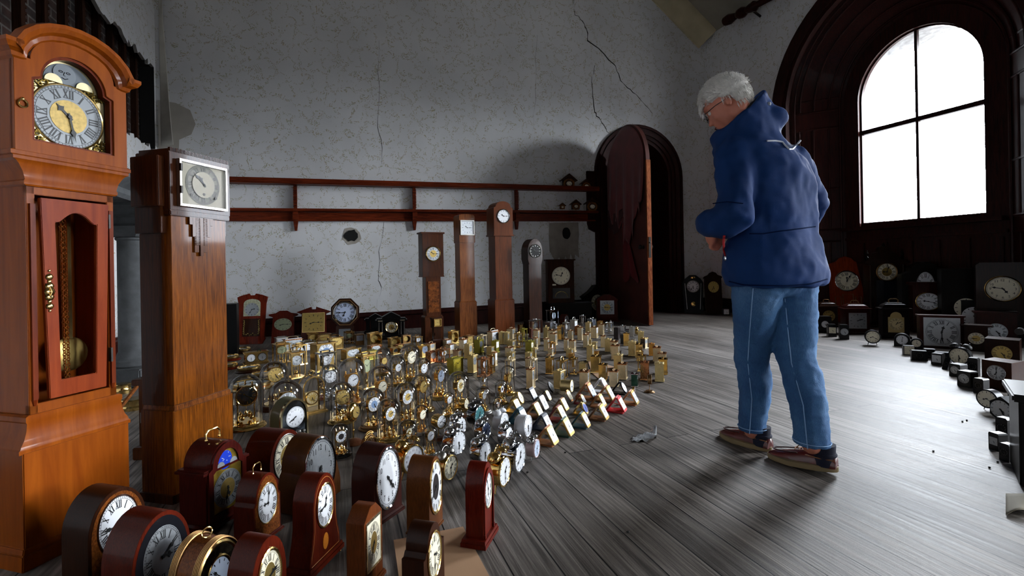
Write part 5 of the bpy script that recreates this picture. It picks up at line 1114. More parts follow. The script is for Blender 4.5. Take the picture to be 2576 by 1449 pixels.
# ---------------------------------------------------------------- domes
wb = wood('turned walnut base', '2e150a', '5e3218', 5)
def P_(k, fn): PROTO[k] = fn(); return k
blkb = plain('black base', '0a0a0a', .2, coat=.6)
DM = [ # key, builder args, crop, x, yb, ytop, phi, label
 (dict(bm_=brass, ring=True, dk='kg', dr=.17, dz=.60), 'Y3', 262, 1335, 505, -50, 'glass dome clock with black gold-numbered dial, beside the oak longcase plinth'),
 (dict(bm_=wb, dk='gr', dr=.15, dz=.72, cols=False), 'Y3', 680, 1050, 325, -44, 'glass dome clock with peachy gold dial on dark wooden base'),
 (dict(bm_=wb, dk='rc', dr=.19, dz=.56, domer=.31), 'Y3', 835, 1370, 580, -42, 'broad glass dome clock with blue roman dial, behind the silver-fronted arch clock'),
 (dict(bm_=chrome, gm=chrome, dk='wr', dr=.19, dz=.64), 'Y4', 250, 612, 90, -44, 'chrome-based glass dome clock with white roman dial'),
 (dict(bm_=chrome, gm=orangeb, dk='wa', dr=.13, dz=.54), 'Y4', 550, 740, 0, -40, 'tall glass dome clock with coppery frame and small white dial'),
 (dict(bm_=brass, dk='gr', dr=.19, dz=.62), 'Y4', 415, 955, 333, -44, 'glass dome clock with matt gold dial on amber base'),
 (dict(bm_=wb, gm=orangeb, dk='ca', dr=.13, dz=.50), 'Y4', 970, 760, 100, -36, 'tall glass dome clock with cream arabic dial at left centre'),
 (dict(bm_=bronze, dk='wf', dr=.18, dz=.60), 'Y4', 855, 1050, 418, -38, 'glass dome clock with blue flower print on white dial'),
 (dict(bm_=brass, dk='wc', dr=.16, dz=.62), 'Y4', 1085, 1205, 560, -34, 'tall narrow glass dome clock with white ring and gold centre on stepped gold base'),
 (dict(bm_=blkb, dk='kc', dr=.19, dz=.60), 'Y4', 400, 1425, 915, -44, 'small glass dome clock with black patterned dial centre and black base'),
 (dict(bm_=brass, dk='wc', dr=.18, dz=.63), 'Y5', 215, 960, 335, -34, 'large glass dome clock with broad white ring dial and gold centre'),
 (dict(bm_=brass, dk='g', dr=.15, dz=.64), 'Y5', 440, 790, 215, -30, 'glass dome clock with open gold see-through dial'),
 (dict(bm_=brass, dk='b', dr=.17, dz=.64), 'Y5', 690, 608, 75, -26, 'glass dome clock with blue-silver dial on glowing gold base'),
 (dict(bm_=brass, dk='wr', dr=.19, dz=.62), 'Y5', 460, 420, 0, -32, 'glass dome clock with plain white dial behind the open gold one'),
 (dict(bm_=brass, dk='cc', dr=.17, dz=.62), 'Y5', 965, 765, 185, -28, 'glass dome clock with ivory roman ring dial, rightmost of the big domes'),
 (dict(bm_=brass, dk='w', dr=.19, dz=.66, domer=.25), 'Y5', 820, 838, 475, -30, 'slim small dome clock with white dial and fluted golden glass columns'),
 (dict(bm_=silver, gm=orangeb, dk='cb', dr=.16, dz=.66, domer=.25), 'Y5', 440, 1100, 655, -30, 'narrow dome clock with cream shield dial over amber figures'),
 (dict(bm_=brass, dk='cc', dr=.13, dz=.62), 'Y5', 240, 1400, 860, -32, 'glass dome clock with small ivory ring dial behind the gold twin bell alarm'),
 (dict(bm_=chrome, dk='w', dr=.20, dz=.66, domer=.26), 'Y5', 555, 1405, 948, -36, 'small dome clock with white dial and chrome base beside the gold bells'),
 (dict(bm_=brass, dk='w', dr=.13, dz=.58), 'B', 500, 900, 482, -36, 'large glass dome clock second from the back, tiny white dial'),
 (dict(bm_=brass, gm=bronze, dk='g', dr=.12, dz=.5), 'B', 320, 760, 380, -36, 'rearmost large glass dome clock with dark movement, left of centre'),
 (dict(bm_=brass, dk='cr', dr=.24, dz=.62), 'B', 668, 830, 335, -30, 'glass dome clock with tall oval ivory dial, rearmost right'),
 (dict(bm_=wb, dk='w', dr=.13, dz=.64), 'Z6', 1660, 1330, 905, -26, 'small dome clock on brown wooden base, partly hidden behind its twin'),
 (dict(bm_=silver, dk='s', dr=.15, dz=.66), 'B', 1630, 1262, 885, -26, 'small dome clock with silver diamond-shaped dial'),
 (dict(bm_=brass, dk='kc', dr=.14, dz=.60, domer=.25), 'B', 1865, 1135, 800, -26, 'small dome clock with black-centred ring dial next to the travel clocks'),
 (dict(bm_=brass, dk='g', dr=.14, dz=.55, domer=.25), 'B', 1955, 1020, 610, -24, 'tall dome clock over an all-gold figure clock'),
 (dict(bm_=chrome, gm=chrome, dk='rc', dr=.16, dz=.55), 'E', 890, 450, 200, -26, 'small chrome dome clock with floral dial behind the white alarm clocks'),
]
SOLIDR = 1.0
for kw, cr, x, yb, yt, ph, lab in DM:
    kw = dict(kw); px, pb = pxy(cr, x, yb); _, pt = pxy(cr, x, yt); p = fl(px, pb); 
    t = anniv('anniversary_clock', lab, **kw)
    R = kw.get('domer', .285)*1.22; h = (at(px, pt, p.y).z)*.99
    p2 = p + Vector((0, R*h, 0)); h = at(px, pt, p2.y).z
    t.location = p + Vector((p.x/p.y*R*h*.5, R*h, 0)); t.rotation_euler = (0, 0, math.radians(ph)+PI/2); t.scale = (h, h, h)
    t['group'] = 'anniversary clocks under glass domes'
def setp(t, cr, x, yb, yt, phi, off=.1, grp=None, wk=1.):
    px, pb = pxy(cr, x, yb); _, pt = pxy(cr, x, yt); p = fl(px, pb); h = at(px, pt, p.y).z
    t.location = p + Vector((p.x/p.y*off*h, off*h, 0)); t.rotation_euler = (0, 0, math.radians(phi)+PI/2); t.scale = (h*wk, h*wk, h)
    if grp: t['group'] = grp
    return t
# arched brass and glass clock with ring handle
def archglass():
    t = thing('arched_glass_clock', 'arched brass and glass clock with curled ring handle and cream cartouche dial', 'clock')
    mb = MB(); mb.box(0, 0, 0, .62, .42, .05); mb.box(0, 0, .05, .56, .36, .04); obj('base', mb.mesh('base', brass, bevel=.006), t)
    for y in (-.14, .14): obj('arch_frame', arch_band('', .235, .26, y-.015, y+.015, .62, .09, n=20).mesh('arch_frame', brass), t)
    mb = MB(); o = [(-.25, .09), (-.25, .62)] + [(-.25*math.cos(PI*i/16), .62+.25*math.sin(PI*i/16)) for i in range(1, 16)] + [(.25, .62), (.25, .09)]
    mb.add([(x, y, z) for y in (-.14, .14) for x, z in o], [(i, i+1, len(o)+i+1, len(o)+i) for i in range(len(o)-1)]); obj('glass', mb.mesh('glass', domeg), t)
    mb = MB(); mb.tube([(.055*math.cos(a), 0, .95+.055*math.sin(a)) for a in [-PI*.4+i*PI*1.8/14 for i in range(15)]], .014, 8); mb.lathe([(.03, .87), (.04, .885), (.015, .9)], 10); obj('ring_handle', mb.mesh('ring_handle', brass), t)
    mb = MB(); mb.box(0, .02, .16, .3, .1, .34); obj('movement', mb.mesh('movement', brass2), t); add_dial(t, 'roman+c', [goldd, cream, goldd], 'gcart', .14, (0, -.05, .36), (6, 25)); bezel(t, .14, .02, brass, (0, -.045, .36), .02); return t
setp(archglass(), 'A', 1160, 1060, 500, -42, .2)
# silver-fronted arch clock with green side
def archsilver():
    t = thing('arched_mantel_clock', 'olive-sided arched clock with mirror front, pale ring of brass and white arabic dial', 'clock')
    out = arch(.66, 1, .62, 18); mb = MB(); mb.prism(out, -.16, .16); obj('case', mb.mesh('case', plain('olive lacquer side', '5d5d35', .35, coat=.4), bevel=.01), t)
    inn = [(x*.88, .04+z*.92) for x, z in out]; mb = MB(); mb.frame(out, inn, -.2, -.15); obj('front_rim', mb.mesh('front_rim', metal('pale brass rim', 'cfc39a', .15), ang=50), t)
    mb = MB(); mb.prism(inn, -.168, -.16); obj('mirror_panel', mb.mesh('mirror_panel', metal('dark mirror', '7d8894', .12), smooth=False), t)
    add_dial(t, 'arabic', [white, ink], 'w', .215, (.03, -.175, .60), (7, 40)); mb = MB(); r = random.Random(4)
    for i in range(26): mb.ball((r.uniform(-.26, .26), -.19, r.uniform(.06, .3)), r.uniform(.015, .04), 8)
    obj('pendulum_ornament', mb.mesh('pendulum_ornament', silver), t); return t
setp(archsilver(), 'A', 870, 1470, 850, -30, .15)
# double dial clock, lollipops, cartouche
def double():
    t = thing('double_dial_clock', 'low brass desk clock with two round white dials side by side', 'clock')
    mb = MB(); mb.box(0, 0, 0, 1.75, .8, .12); mb.box(0, 0, .12, 1.6, .66, .1); mb.box(0, 0, .22, 1.5, .56, .62); mb.box(0, 0, .84, 1.66, .68, .1); obj('case', mb.mesh('case', brass, bevel=.02), t)
    for x in (-.37, .37): add_dial(t, 'bar', [white, ink], 'w', .27, (x, -.29, .52), (5, 30), fancy=False); bezel(t, .27, .03, ink and iron, (x, -.285, .52), .02)
    mb = MB(); mb.tube([(.1, 0, .94), (.15, 0, 1.02), (.25, 0, 1.05), (.32, 0, .94)], .03, 6); obj('ornament', mb.mesh('ornament', plain('green ornament', '1e5a34', .4)), t); return t
setp(double(), 'Y3', 470, 375, 185, -52, .3)
def P2(t, cr, x, yb, yt, ph, **k): return setp(t, cr, x, yb, yt, ph, **k)
def lolli():
    t = thing('pedestal_clock', 'gold oval clock raised on a thin post above a turned brown base', 'clock')
    mb = MB(); mb.lathe([(.22, 0), (.23, .03), (.2, .06), (.15, .1), (.03, .13)], 30); obj('base', mb.mesh('base', wood('turned brown base', '4a2a1a', '7a4c34', 5)), t)
    mb = MB(); mb.tube([(0, 0, .1), (0, 0, .55)], .018, 8); mb.ball((0, 0, .33), .03); obj('post', mb.mesh('post', gold), t)
    mb = MB(); mb.ball((0, 0, .77), .21, 24, 1, .45, 1.1); obj('case', mb.mesh('case', gold), t); add_dial(t, 'bar', [goldd, ink], 'g', .13, (0, -.10, .77), (4, 20)); return t
P2(lolli(), 'Y4', 610, 1225, 640, -20)
def cartouche():
    t = thing('cartouche_clock', 'aged bronze cartouche clock crowned by a scrolled rope ornament, left of the gold-based dome', 'clock')
    mb = MB(); mb.lathe([(.3, -.17), (.34, -.12), (.33, .1), (.26, .16)], 30, (0, 0, .38), 'Y'); obj('case', mb.mesh('case', bronze), t)
    mb = MB(); r = random.Random(9)
    for i in range(34):
        a = 2*PI*i/34; mb.ball((.36*math.cos(a), -.05, .38+.37*math.sin(a)), .035, 8)
    for i in range(12): a = PI*.2 + PI*.6*i/11; mb.tube([(.3*math.cos(a)+.05*math.cos(q+a), -.02, .55+.32*math.sin(a)+.05*math.sin(q+a)) for q in (0, 1, 2, 3, 4)], .016, 6)
    obj('scrollwork', mb.mesh('scrollwork', metal('old gold scroll', 'a5824c', .3)), t)
    bezel(t, .25, .05, gold, (0, -.17, .38), .05); add_dial(t, 'roman', [copper, ink], 'cp', .25, (0, -.165, .38), (3, 20)); mb = MB(); mb.box(0, 0, 0, .5, .3, .05); obj('foot', mb.mesh('foot', bronze), t); return t
P2(cartouche(), 'Y4', 825, 1340, 1010, -24)
P2(drum('drum_clock', 'tiny gold drum clock with white roman dial on a stem left of the alarm clocks', gold, 'wr', 1), 'Y5', 690, 1150, 800, -36)
P2(drum('drum_clock', 'gold drum clock with cream dial on a stem, by the chrome bells', gold, 'ca', 1), 'Y5', 1045, 830, 580, -26)
P2(drum('pedestal_clock', 'small bronze clock on a square foot standing alone at the right end of the field', bronze, 's', 1, foot='m', dep=.18), 'Z5', 1800, 1000, 590, -12)
P2(drum('desk_clock', 'small red and gold desk clock beside the green-sided carriage clock', gold, 'w', 0, dep=.3, rim=redw), 'Z5', 1430, 1040, 860, -20)
# ---------------------------------------------------------------- alarm clocks
pewter = metal('dark chrome', '8d8f94', .12)
TB = [
 (dict(mt=chrome, dk='w'), 'E', 320, 1010, 550, -30, 'chrome twin bell alarm clock with white dial, left column, middle one'),
 (dict(mt=chrome, dk='w'), 'E', 365, 745, 395, -30, 'chrome twin bell alarm clock with pale dial at the back of the left column'),
 (dict(mt=pewter, dk='tg'), 'E', 600, 610, 240, -28, 'dark chrome twin bell alarm clock with teal dial and tall loop handle'),
 (dict(mt=chrome, dk='nv'), 'E', 690, 805, 460, -28, 'chrome twin bell alarm clock with navy dial and broad chrome rim'),
 (dict(mt=chrome, dk='w'), 'E', 660, 1135, 690, -26, 'large chrome twin bell alarm clock with white dial, middle column front'),
 (dict(mt=white, dk='w', bellm=white, handle=False), 'E', 925, 680, 345, -28, 'white enamel alarm clock with two white bells'),
 (dict(mt=chrome, dk='w'), 'E', 985, 860, 520, -24, 'chrome twin bell alarm clock directly in front of the white two-bell one'),
 (dict(mt=chrome, dk='w'), 'E', 1090, 1255, 680, -22, 'chrome twin bell alarm clock at the front right with slender splayed legs'),
 (dict(mt=white, dk='w', belln=0, handle=False), 'E', 1220, 765, 430, -24, 'plain white enamel alarm clock without bells'),
 (dict(mt=pink, dk='pk', bellm=chrome, handle=False, legs=chrome), 'E', 1345, 1030, 690, -22, 'pale pink alarm clock with small chrome bells, rightmost of the alarm clocks'),
 (dict(mt=gold, dk='w'), 'E', 895, 1440, 870, -22, 'bright gold twin bell alarm clock beside the red arched mantel clock'),
 (dict(mt=brass, dk='cr', bellm=silver), 'E', 215, 1335, 870, -28, 'old brass alarm clock with cream dial, in front of the left chrome column'),
 (dict(mt=gold, dk='wa'), 'D', 1265, 1140, 545, -34, 'gold twin bell alarm clock with red hand, behind the big dark arched mantel clock'),
]
for kw, cr, x, yb, yt, ph, lab in TB:
    if kw.get('belln') == 0: kw = dict(kw); kw['belln'] = 3
    t = twinbell('twin_bell_alarm_clock' if kw.get('belln', 2) == 2 else 'alarm_clock', lab, **{k: v for k, v in kw.items() if k != 'belln'}, belln=kw.get('belln', 2)) if kw.get('belln', 2) != 3 else None
    if t is None:
        kk = {k: v for k, v in kw.items() if k != 'belln'}; t = twinbell('alarm_clock', lab, belln=1, **kk)
        for c in list(t.children):
            if c.name.startswith('bell'): bpy.data.objects.remove(c)
        for c in list(t.children): pass
    setp(t, cr, x, yb, yt, ph, .15, 'alarm clocks in front of the domes'); 
    if kw.get('belln') == 3: t.scale = [s*1.22 for s in t.scale]
# ---------------------------------------------------------------- travel clocks
lin = metal('gold lining', 'c8ab68', .3); L_ = lambda n, c: plain(n, c, .45, bump=.2, var=.12)
navy = L_('navy leather', '10182c'); tan = L_('tan leather', 'a8693a'); brn = L_('brown leather', '7b4a28'); blk = L_('black leather', '111214'); redl = L_('dark red leather', '7a1a1c'); grn = L_('green leather', '1a4434'); teal = L_('teal leather', '1d4c5a')
TR = [
 (dict(cm=lin, inm=lin, dk='cb', shape='round'), 'F', 375, 725, 525, 'round gold travel clock with cream dial, back left of the folded clocks'),
 (dict(cm=lin, inm=lin, dk='w'), 'F', 325, 862, 640, 'gold folded travel clock with small white dial, next to the white alarm clocks'),
 (dict(cm=navy, inm=navy, dk='w', fold=False), 'F', 560, 680, 450, 'upright navy travel clock with white rectangular dial'),
 (dict(cm=blk, inm=blk, dk='k', shape='round', fold=False), 'F', 835, 560, 362, 'round black travel clock with dark skeleton dial'),
 (dict(cm=blk, inm=lin, dk='w', w=.6), 'F', 800, 670, 500, 'black folded travel clock with narrow white dial'),
 (dict(cm=blk, inm=silver, dk='w'), 'F', 715, 820, 580, 'black travel clock with silver lining and pinkish white dial'),
 (dict(cm=brn, inm=lin, dk='cb'), 'F', 635, 940, 690, 'brown leather travel clock with cream dial and gold strut'),
 (dict(cm=navy, inm=navy, dk='w'), 'F', 760, 1135, 860, 'navy blue folded travel clock, second from the front'),
 (dict(cm=tan, inm=lin, dk='s'), 'F', 830, 1370, 1060, 'tan travel clock with clear silvery face, foremost of the folded clocks'),
 (dict(cm=copper, inm=copper, dk='p' if 0 else 'cb', w=.5, fold=False), 'F', 1110, 700, 490, 'small rosy metal travel clock in front of the brass drum'),
 (dict(cm=brn, inm=lin, dk='w'), 'F', 1040, 830, 620, 'gold and brown travel clock with rounded ivory dial'),
 (dict(cm=redl, inm=lin, dk='w'), 'F', 990, 1000, 740, 'dark red leather travel clock with white dial'),
 (dict(cm=grn, inm=lin, dk='w'), 'F', 1075, 1230, 930, 'dark green leather travel clock with white dial'),
 (dict(cm=teal, inm=lin, dk='w', w=.7), 'F', 1345, 1100, 840, 'teal travel clock with rounded white dial'),
 (dict(cm=lin, inm=lin, dk='bl', shape='round'), 'F', 1345, 890, 680, 'gold travel clock with bright blue round dial'),
 (dict(cm=redl, inm=lin, dk='w', w=.55), 'F', 1330, 730, 560, 'red-brown travel clock with gold clasps and small white dial'),
 (dict(cm=tan, inm=copper, dk='b', w=.7), 'F', 1430, 670, 385, 'large copper-tan travel clock opened wide at the back'),
 (dict(cm=white, inm=white, dk='s', w=.6, slim=True), 'F', 1640, 565, 310, 'white A-shaped travel clock'),
 (dict(cm=black, inm=black, dk='s', w=.7, shape='round'), 'F', 1930, 580, 360, 'glossy black triangular travel clock'),
 (dict(cm=tan, inm=lin, dk='w'), 'F', 1720, 690, 430, 'tan leather travel clock with blue-white dial behind the bright red one'),
 (dict(cm=tan, inm=lin, dk='cb'), 'F', 1610, 775, 560, 'tan leather travel clock with gilt dial frame, middle of the right column'),
 (dict(cm=brn, inm=lin, dk='w'), 'F', 1620, 980, 715, 'brown leather travel clock at the front of the right column'),
 (dict(cm=plain('bright red plastic', 'c01018', .35, coat=.4), inm=plain('bright red plastic', 'c01018', .35), dk='cb'), 'F', 1890, 860, 590, 'bright red plastic folded travel clock'),
 (dict(cm=tan, inm=lin, dk='wr'), 'F', 2090, 742, 500, 'tan and gold travel clock at the far right of the folded clocks'),
 (dict(cm=teal, inm=teal, dk='w', w=.7), 'F', 400, 1040, 765, 'dark teal travel clock behind the plain white alarm clock'),
]
for kw, cr, x, yb, yt, lab in TR:
    t = travel('travel_clock', lab, **kw); setp(t, cr, x, yb, yt, -26, .55, 'folding travel clocks'); t.scale = [s*.95 for s in t.scale]
t = drum('drum_clock', 'brass drum clock lying open-faced with white dial among the travel clocks', brass2, 'w', 0, dep=.8); setp(t, 'F', 1120, 560, 350, -24, .3)
t = carriage('leather_clock', 'pinkish brown leather slab clock with metal ring, leaning among the brass clocks', 'S', copper, 's', True, w=.5, d=.16, sidem=leather, topm=leather); setp(t, 'Z2', 900, 965, 660, 30, .1); t.rotation_euler.rotate_axis('Y', -.12)
t = carriage('leather_clock', 'dark brown leather arched travelling clock near the right rear edge', 'S', plain('dark brown leather', '22120f', .5), 'k', False, w=.6, d=.4, sidem=plain('dark brown leather', '22120f', .5), topm=plain('dark brown leather', '22120f', .5)); setp(t, 'Z3', 1360, 775, 390, -30, .2)
t = carriage('travel_clock', 'black upright folded travel clock beside the dark brown leather one', 'S', blk, 'k', False, w=.3, d=.4, sidem=blk, topm=blk); setp(t, 'Z3', 1525, 920, 620, -24, .2)
t = twinbell('twin_bell_alarm_clock', 'small gold arched alarm clock at the right rear edge of the brass field', gold, 's'); setp(t, 'Z3', 1960, 650, 380, -22, .2)
t = twinbell('twin_bell_alarm_clock', 'small chrome ornate alarm clock below the tall chrome lantern clock', chrome, 's'); setp(t, 'Z2', 1640, 720, 470, -26, .2)
t = mantel('arched_mantel_clock', 'small arched clock with chrome front and reddish wooden side, beside the chrome lantern clock', arch(.85, 1, .55), .5, mahog, 's', .33, .55, chrome); setp(t, 'Z2', 1930, 570, 250, -36, .2)
t = thing('silver_dishes', 'small stack of curved silvery clock parts near the right rear edge', 'clock'); mb = MB(); [mb.lathe([(.5, k*.28), (.55, k*.28+.12), (.3, k*.28+.2), (.02, k*.28+.22)], 20) for k in range(3)]; obj('stack', mb.mesh('stack', chrome), t); setp(t, 'Z3', 1675, 600, 420, 0, .3)
# round dial clocks lying flat
for x, y, R, lab, m2 in ((275, 205, .085, 'round clock lying face up on dark base, furthest back by the leaning plaque clock', walnut), (110, 310, .08, 'round clock lying face up on a red-brown base beside the oak longcase', redw), (90, 430, .07, 'small brown-based round clock lying flat beside the oak longcase', redw),
                         (370, 470, .092, 'round brass-rimmed clock lying face up in front of the double dial clock', walnut), (540, 560, .07, 'white-faced round clock lying flat, half hidden behind the peachy dome', walnut), (400, 700, .135, 'large brass-rimmed round clock lying face up behind the black-dialled dome', brass)):
    px, py = pxy('Y3', x, y); p = fl(px, py); t = thing('round_clock', lab, 'clock', p + Vector((0, 0, 0)), .3, 'round clocks lying face up')
    mb = MB(); mb.lathe([(R*1.2, 0), (R*1.25, .008), (R*1.15, .018), (R, .02)], 32); obj('base', mb.mesh('base', m2), t)
    mb = MB(); mb.lathe([(R*.98, .02), (R*1.04, .028), (R*1.04, .045), (R*.97, .05), (R*.93, .044)], 32, cap=False); obj('rim', mb.mesh('rim', brass), t)
    add_dial(t, 'bar', [plain('grey white dial', 'b9bfc2', .4), ink], 'gw', R*.95, (0, 0, .035), (2, 40), rot=(-PI/2, 0, 0))
for o in PROTO.values():
    for c in list(o.children):
        for g in list(c.children): bpy.data.objects.remove(g)
        bpy.data.objects.remove(c)
    bpy.data.objects.remove(o)
# cardboard sheets
cardm = plain('brown cardboard', 'b08a68', .85, var=.06, vscale=6)
def card(pts, label):
    mb = MB(); P3 = [fl(*p) for p in pts]; n = len(P3); mb.add([(p.x, p.y, z) for z in (.001, .005) for p in P3], [tuple(reversed(range(n))), tuple(range(n, 2*n))] + [(i, (i+1) % n, n+(i+1) % n, n+i) for i in range(n)])
    tag(obj('cardboard_sheet', mb.mesh('cardboard_sheet', cardm, smooth=False)), label, 'cardboard')
card([(990, 1362), (1165, 1328), (1240, 1470), (1010, 1500)], 'pale brown cardboard sheet on the floor under the front mantel clocks')
card([(1478, 905), (1560, 928), (1545, 942), (1505, 953), (1488, 938)], 'small piece of pale brown cardboard under the skirted brass clock')
mb = MB(); r = random.Random(3)
def wr(u, v): p = fl(1590+u*62, 1112-v*(10+18*u)); return (p.x, p.y, .004+.03*u*u*abs(math.sin(v*3+u*5)) + .006*math.sin(u*20+v*9))
t = cloth('plastic_wrapper', wr, 14, 5, plain('crinkled clear plastic', 'c6c9cc', .15, coat=1.), None, .0006); tag(t, 'crinkled clear plastic wrapper lying on the bare boards', 'wrapper')
for i, (x, y) in enumerate(((1358, 1138), (1422, 1140), (1580, 1341), (2348, 1137), (2421, 1062), (2432, 1059), (2489, 1178), (2537, 1276), (1327, 1190), (2510, 1164))):
    p = fl(x, y); mb = MB(); mb.ball((0, 0, .004), .006, 6, 1, .7, .7); tag(obj('floor_crumb', mb.mesh('floor_crumb', crackm), None, p), 'tiny dark crumb of debris lying on the floorboards', 'debris', 'crumbs of debris on the floor')
# ---------------------------------------------------------------- mantel clocks in the foreground
def setm(t, x, yb, yt, phi, off=.5, W=None, hfix=1., ext=None):
    """real metres: unit-height model scaled"""
    p = fl(x, yb); h = at(x, yt, p.y).z/hfix; k_ = h
    if W: a = math.radians(phi) - math.atan2(-p.y, -p.x); k_ = W/F*p.y/(ext[0]*abs(math.cos(a)) + ext[1]*abs(math.sin(a)))
    t.location = p + Vector((p.x/p.y, 1, 0))*off*k_*.5; t.rotation_euler = (0, 0, math.radians(phi)+PI/2); t.scale = (k_, k_, h); return t
setm(mantel('mantel_clock', 'dark burr walnut arched mantel clock with white roman dial, left end of the front row', arch(.95, .96, .50, 18), .62, walnut, 'wr', .33, .54, wood('dark ring', '1c0d07', '3a1d10', 5), plinth=(1.04, .04, .7), facem=burl, hr=(7, 45)), 268, 1462, 1240, -16, W=187, ext=(1.04, .7))
setm(mantel('mantel_clock', 'polished brown arched mantel clock with silver dial, second in the front row', arch(.92, 1, .52, 18), .60, mahog, 'sr', .30, .56, None, facem=plain('dark glass front', '15161a', .1, coat=1.), hr=(3, 10)), 375, 1560, 1303, -16, W=188, ext=(.92, .6))
def ribbed():
    t = thing('drum_mantel_clock', 'round burr walnut drum clock with ribbed brass bands and ring handle in the front row', 'mantel clock'); R = .47
    mb = MB(); mb.lathe([(R*.95, -.3), (R*.95, .3)], 40, (0, 0, R), 'Y'); obj('case', mb.mesh('case', burl), t)
    for y0 in (-.3, .2):
        mb = MB(); pr = []
        for i in range(5): y = y0 + i*.03; pr += [(R*.97, y), (R*1.0, y+.008), (R*1.0, y+.02), (R*.97, y+.028)]
        mb.lathe(pr, 44, (0, 0, R), 'Y', cap=False); obj('brass_band', mb.mesh('brass_band', bronze), t)
    mb = MB(); mb.tube([(.1*math.cos(a), .02*math.sin(a)-.05, 2*R+.03+.05*math.sin(a)) for a in [2*PI*i/18 for i in range(18)]], .012, 8, closed=True); obj('ring_handle', mb.mesh('ring_handle', brass), t)
    mb = MB(); mb.prism(circ(R*.82, 36, 0, R), -.315, -.305); obj('dial_surround', mb.mesh('dial_surround', metal('dark bronze plate', '4b4336', .25)), t)
    bezel(t, R*.84, .04, brass, (0, -.305, R), .03); bezel(t, .23, .025, brass, (0, -.318, R+.02), .02); add_dial(t, 'bar', [plain('pale blue dial', 'cfdcf0', .4), ink], 'pk', .22, (0, -.32, R+.02), (4, 52)); crystal(t, R*.8, glass, (0, -.33, R), .1); return t
setm(ribbed(), 520, 1575, 1352, -18, W=165, ext=(.94, .6))
setm(mantel('mantel_clock', 'reddish brown arched mantel clock with cream roman dial and gold centre, lower front row', arch(.92, 1, .52, 18), .60, mahog, 'cc', .29, .56, brass, hr=(2, 12), bzt=.03), 650, 1590, 1363, -16, W=138, ext=(.92, .6))
# bracket clock with moon dial
def bracket(label, m, px, yb, yt, phi, moon=True, w=.62, d=.42):
    t = thing('bracket_clock', label, 'bracket clock'); P = lambda n, mb, mt=m, **k: obj(n, mb.mesh(n, mt, **k), t)
    mb = MB(); mb.box(0, 0, .05, w*1.18, d*1.22, .035); mb.box(0, 0, .085, w*1.08, d*1.12, .03, .95); P('plinth', mb, bevel=.004)
    for sx in (-1, 1):
        for sy in (-1, 1):
            mb = MB(); mb.lathe([(.02, 0), (.035, .015), (.02, .03), (.045, .05)], 10, (sx*w*.5, sy*d*.48, 0)); P('foot', mb, gold)
    out = [(-w/2, .115), (w/2, .115), (w/2, .70)] + [(w*.40*math.cos(PI*i/16), .72+.26*math.sin(PI*i/16)) for i in range(17)] + [(-w/2, .70)]
    mb = MB(); mb.prism(out, -d/2, d/2); P('case', mb, bevel=.004)
    mb = MB(); mb.box(0, 0, .68, w*1.16, d*1.08, .03); mb.box(0, 0, .71, w*1.08, d, .015); P('shoulder_moulding', mb, bevel=.004)
    # arched front frame
    inn = [(-w*.36, .19), (w*.36, .19), (w*.36, .66)] + [(w*.27*math.cos(PI*i/16), .70+.19*math.sin(PI*i/16)) for i in range(17)] + [(-w*.36, .66)]
    o2 = [(-w*.47, .13), (w*.47, .13), (w*.47, .70)] + [(w*.38*math.cos(PI*i/16), .73+.235*math.sin(PI*i/16)) for i in range(17)] + [(-w*.47, .70)]
    y = -d/2; mb = MB(); mb.frame(o2, inn, y-.03, y+.002); P('door_frame', mb, ang=45)
    mb = MB(); mb.prism(inn, y-.006, y); dp_ = P('dial_plate', mb, metal('gilt scroll plate', 'a98c3a', .35, .4), smooth=False)
    add_dial(dp_, 'roman+c', [silvd, ink, goldd], 'sg', w*.345, (0, y-.012, .43), (5, 32))
    if moon:
        mb = MB(); mb.prism(circ(w*.17, 24, -.03, .765), y-.010, y-.006); mm_ = obj('moon_disc', mb.mesh('moon_disc', plain('bright blue moon disc', '1637b4', .3, coat=.5)), dp_)
        for sx in (-1, 1): mb = MB(); mb.prism([(sx*.1+.06*math.cos(PI*i/12), .70+.06*math.sin(PI*i/12)) for i in range(13)], y-.014, y-.01); obj('moon_hump', mb.mesh('moon_hump', silvd), dp_)
        mb = MB(); [mb.ball((random.Random(i).uniform(-.1, .05), y-.012, random.Random(i+9).uniform(.74, .84)), .006, 6) for i in range(8)]; o_ = obj('star', mb.mesh('star', white), dp_); o_['kind'] = 'stuff'
    mb = MB(); mb.add([(x, y-.022, z) for x, z in inn], [tuple(range(len(inn)))]); P('glass', mb, glass, smooth=False)
    h = handle_mb(.2, .12, .012, True, 8); obj('handle', h.mesh('handle', brass), t, (0, 0, .98))
    return setm(t, px, yb, yt, phi, hfix=1.1, W=172, ext=(.70, .5))
bracket('maroon arched bracket clock with blue moon disc before the oak longcase', wood('maroon mahogany', '260806', '4c1610', 5), 540, 1340, 1095, -15)
setm(mantel('mantel_clock', 'small burr-fronted arched mantel clock with brass handle and white roman dial', [(-.42, 0), (.42, 0), (.42, .55)]+[(.36*math.cos(PI*i/16), .60+.36*math.sin(PI*i/16)) for i in range(17)]+[(-.42, .55)], .52, mahog, 'wr', .30, .50, brass, plinth=(.98, .05, .6), facem=burl, handle=(.24, .14, .96), hr=(9, 2), feet=.03), 650, 1372, 1190, -13, hfix=1.1, W=125, ext=(.98, .6))
setm(mantel('mantel_clock', 'dark red-brown arched mantel clock with cream ring dial behind the maroon bracket clock', arch(1.0, 1, .5, 18), .7, mahog, 'cc', .38, .54, silver, hr=(9, 2)), 690, 1235, 1088, -16, W=136, ext=(1., .7))
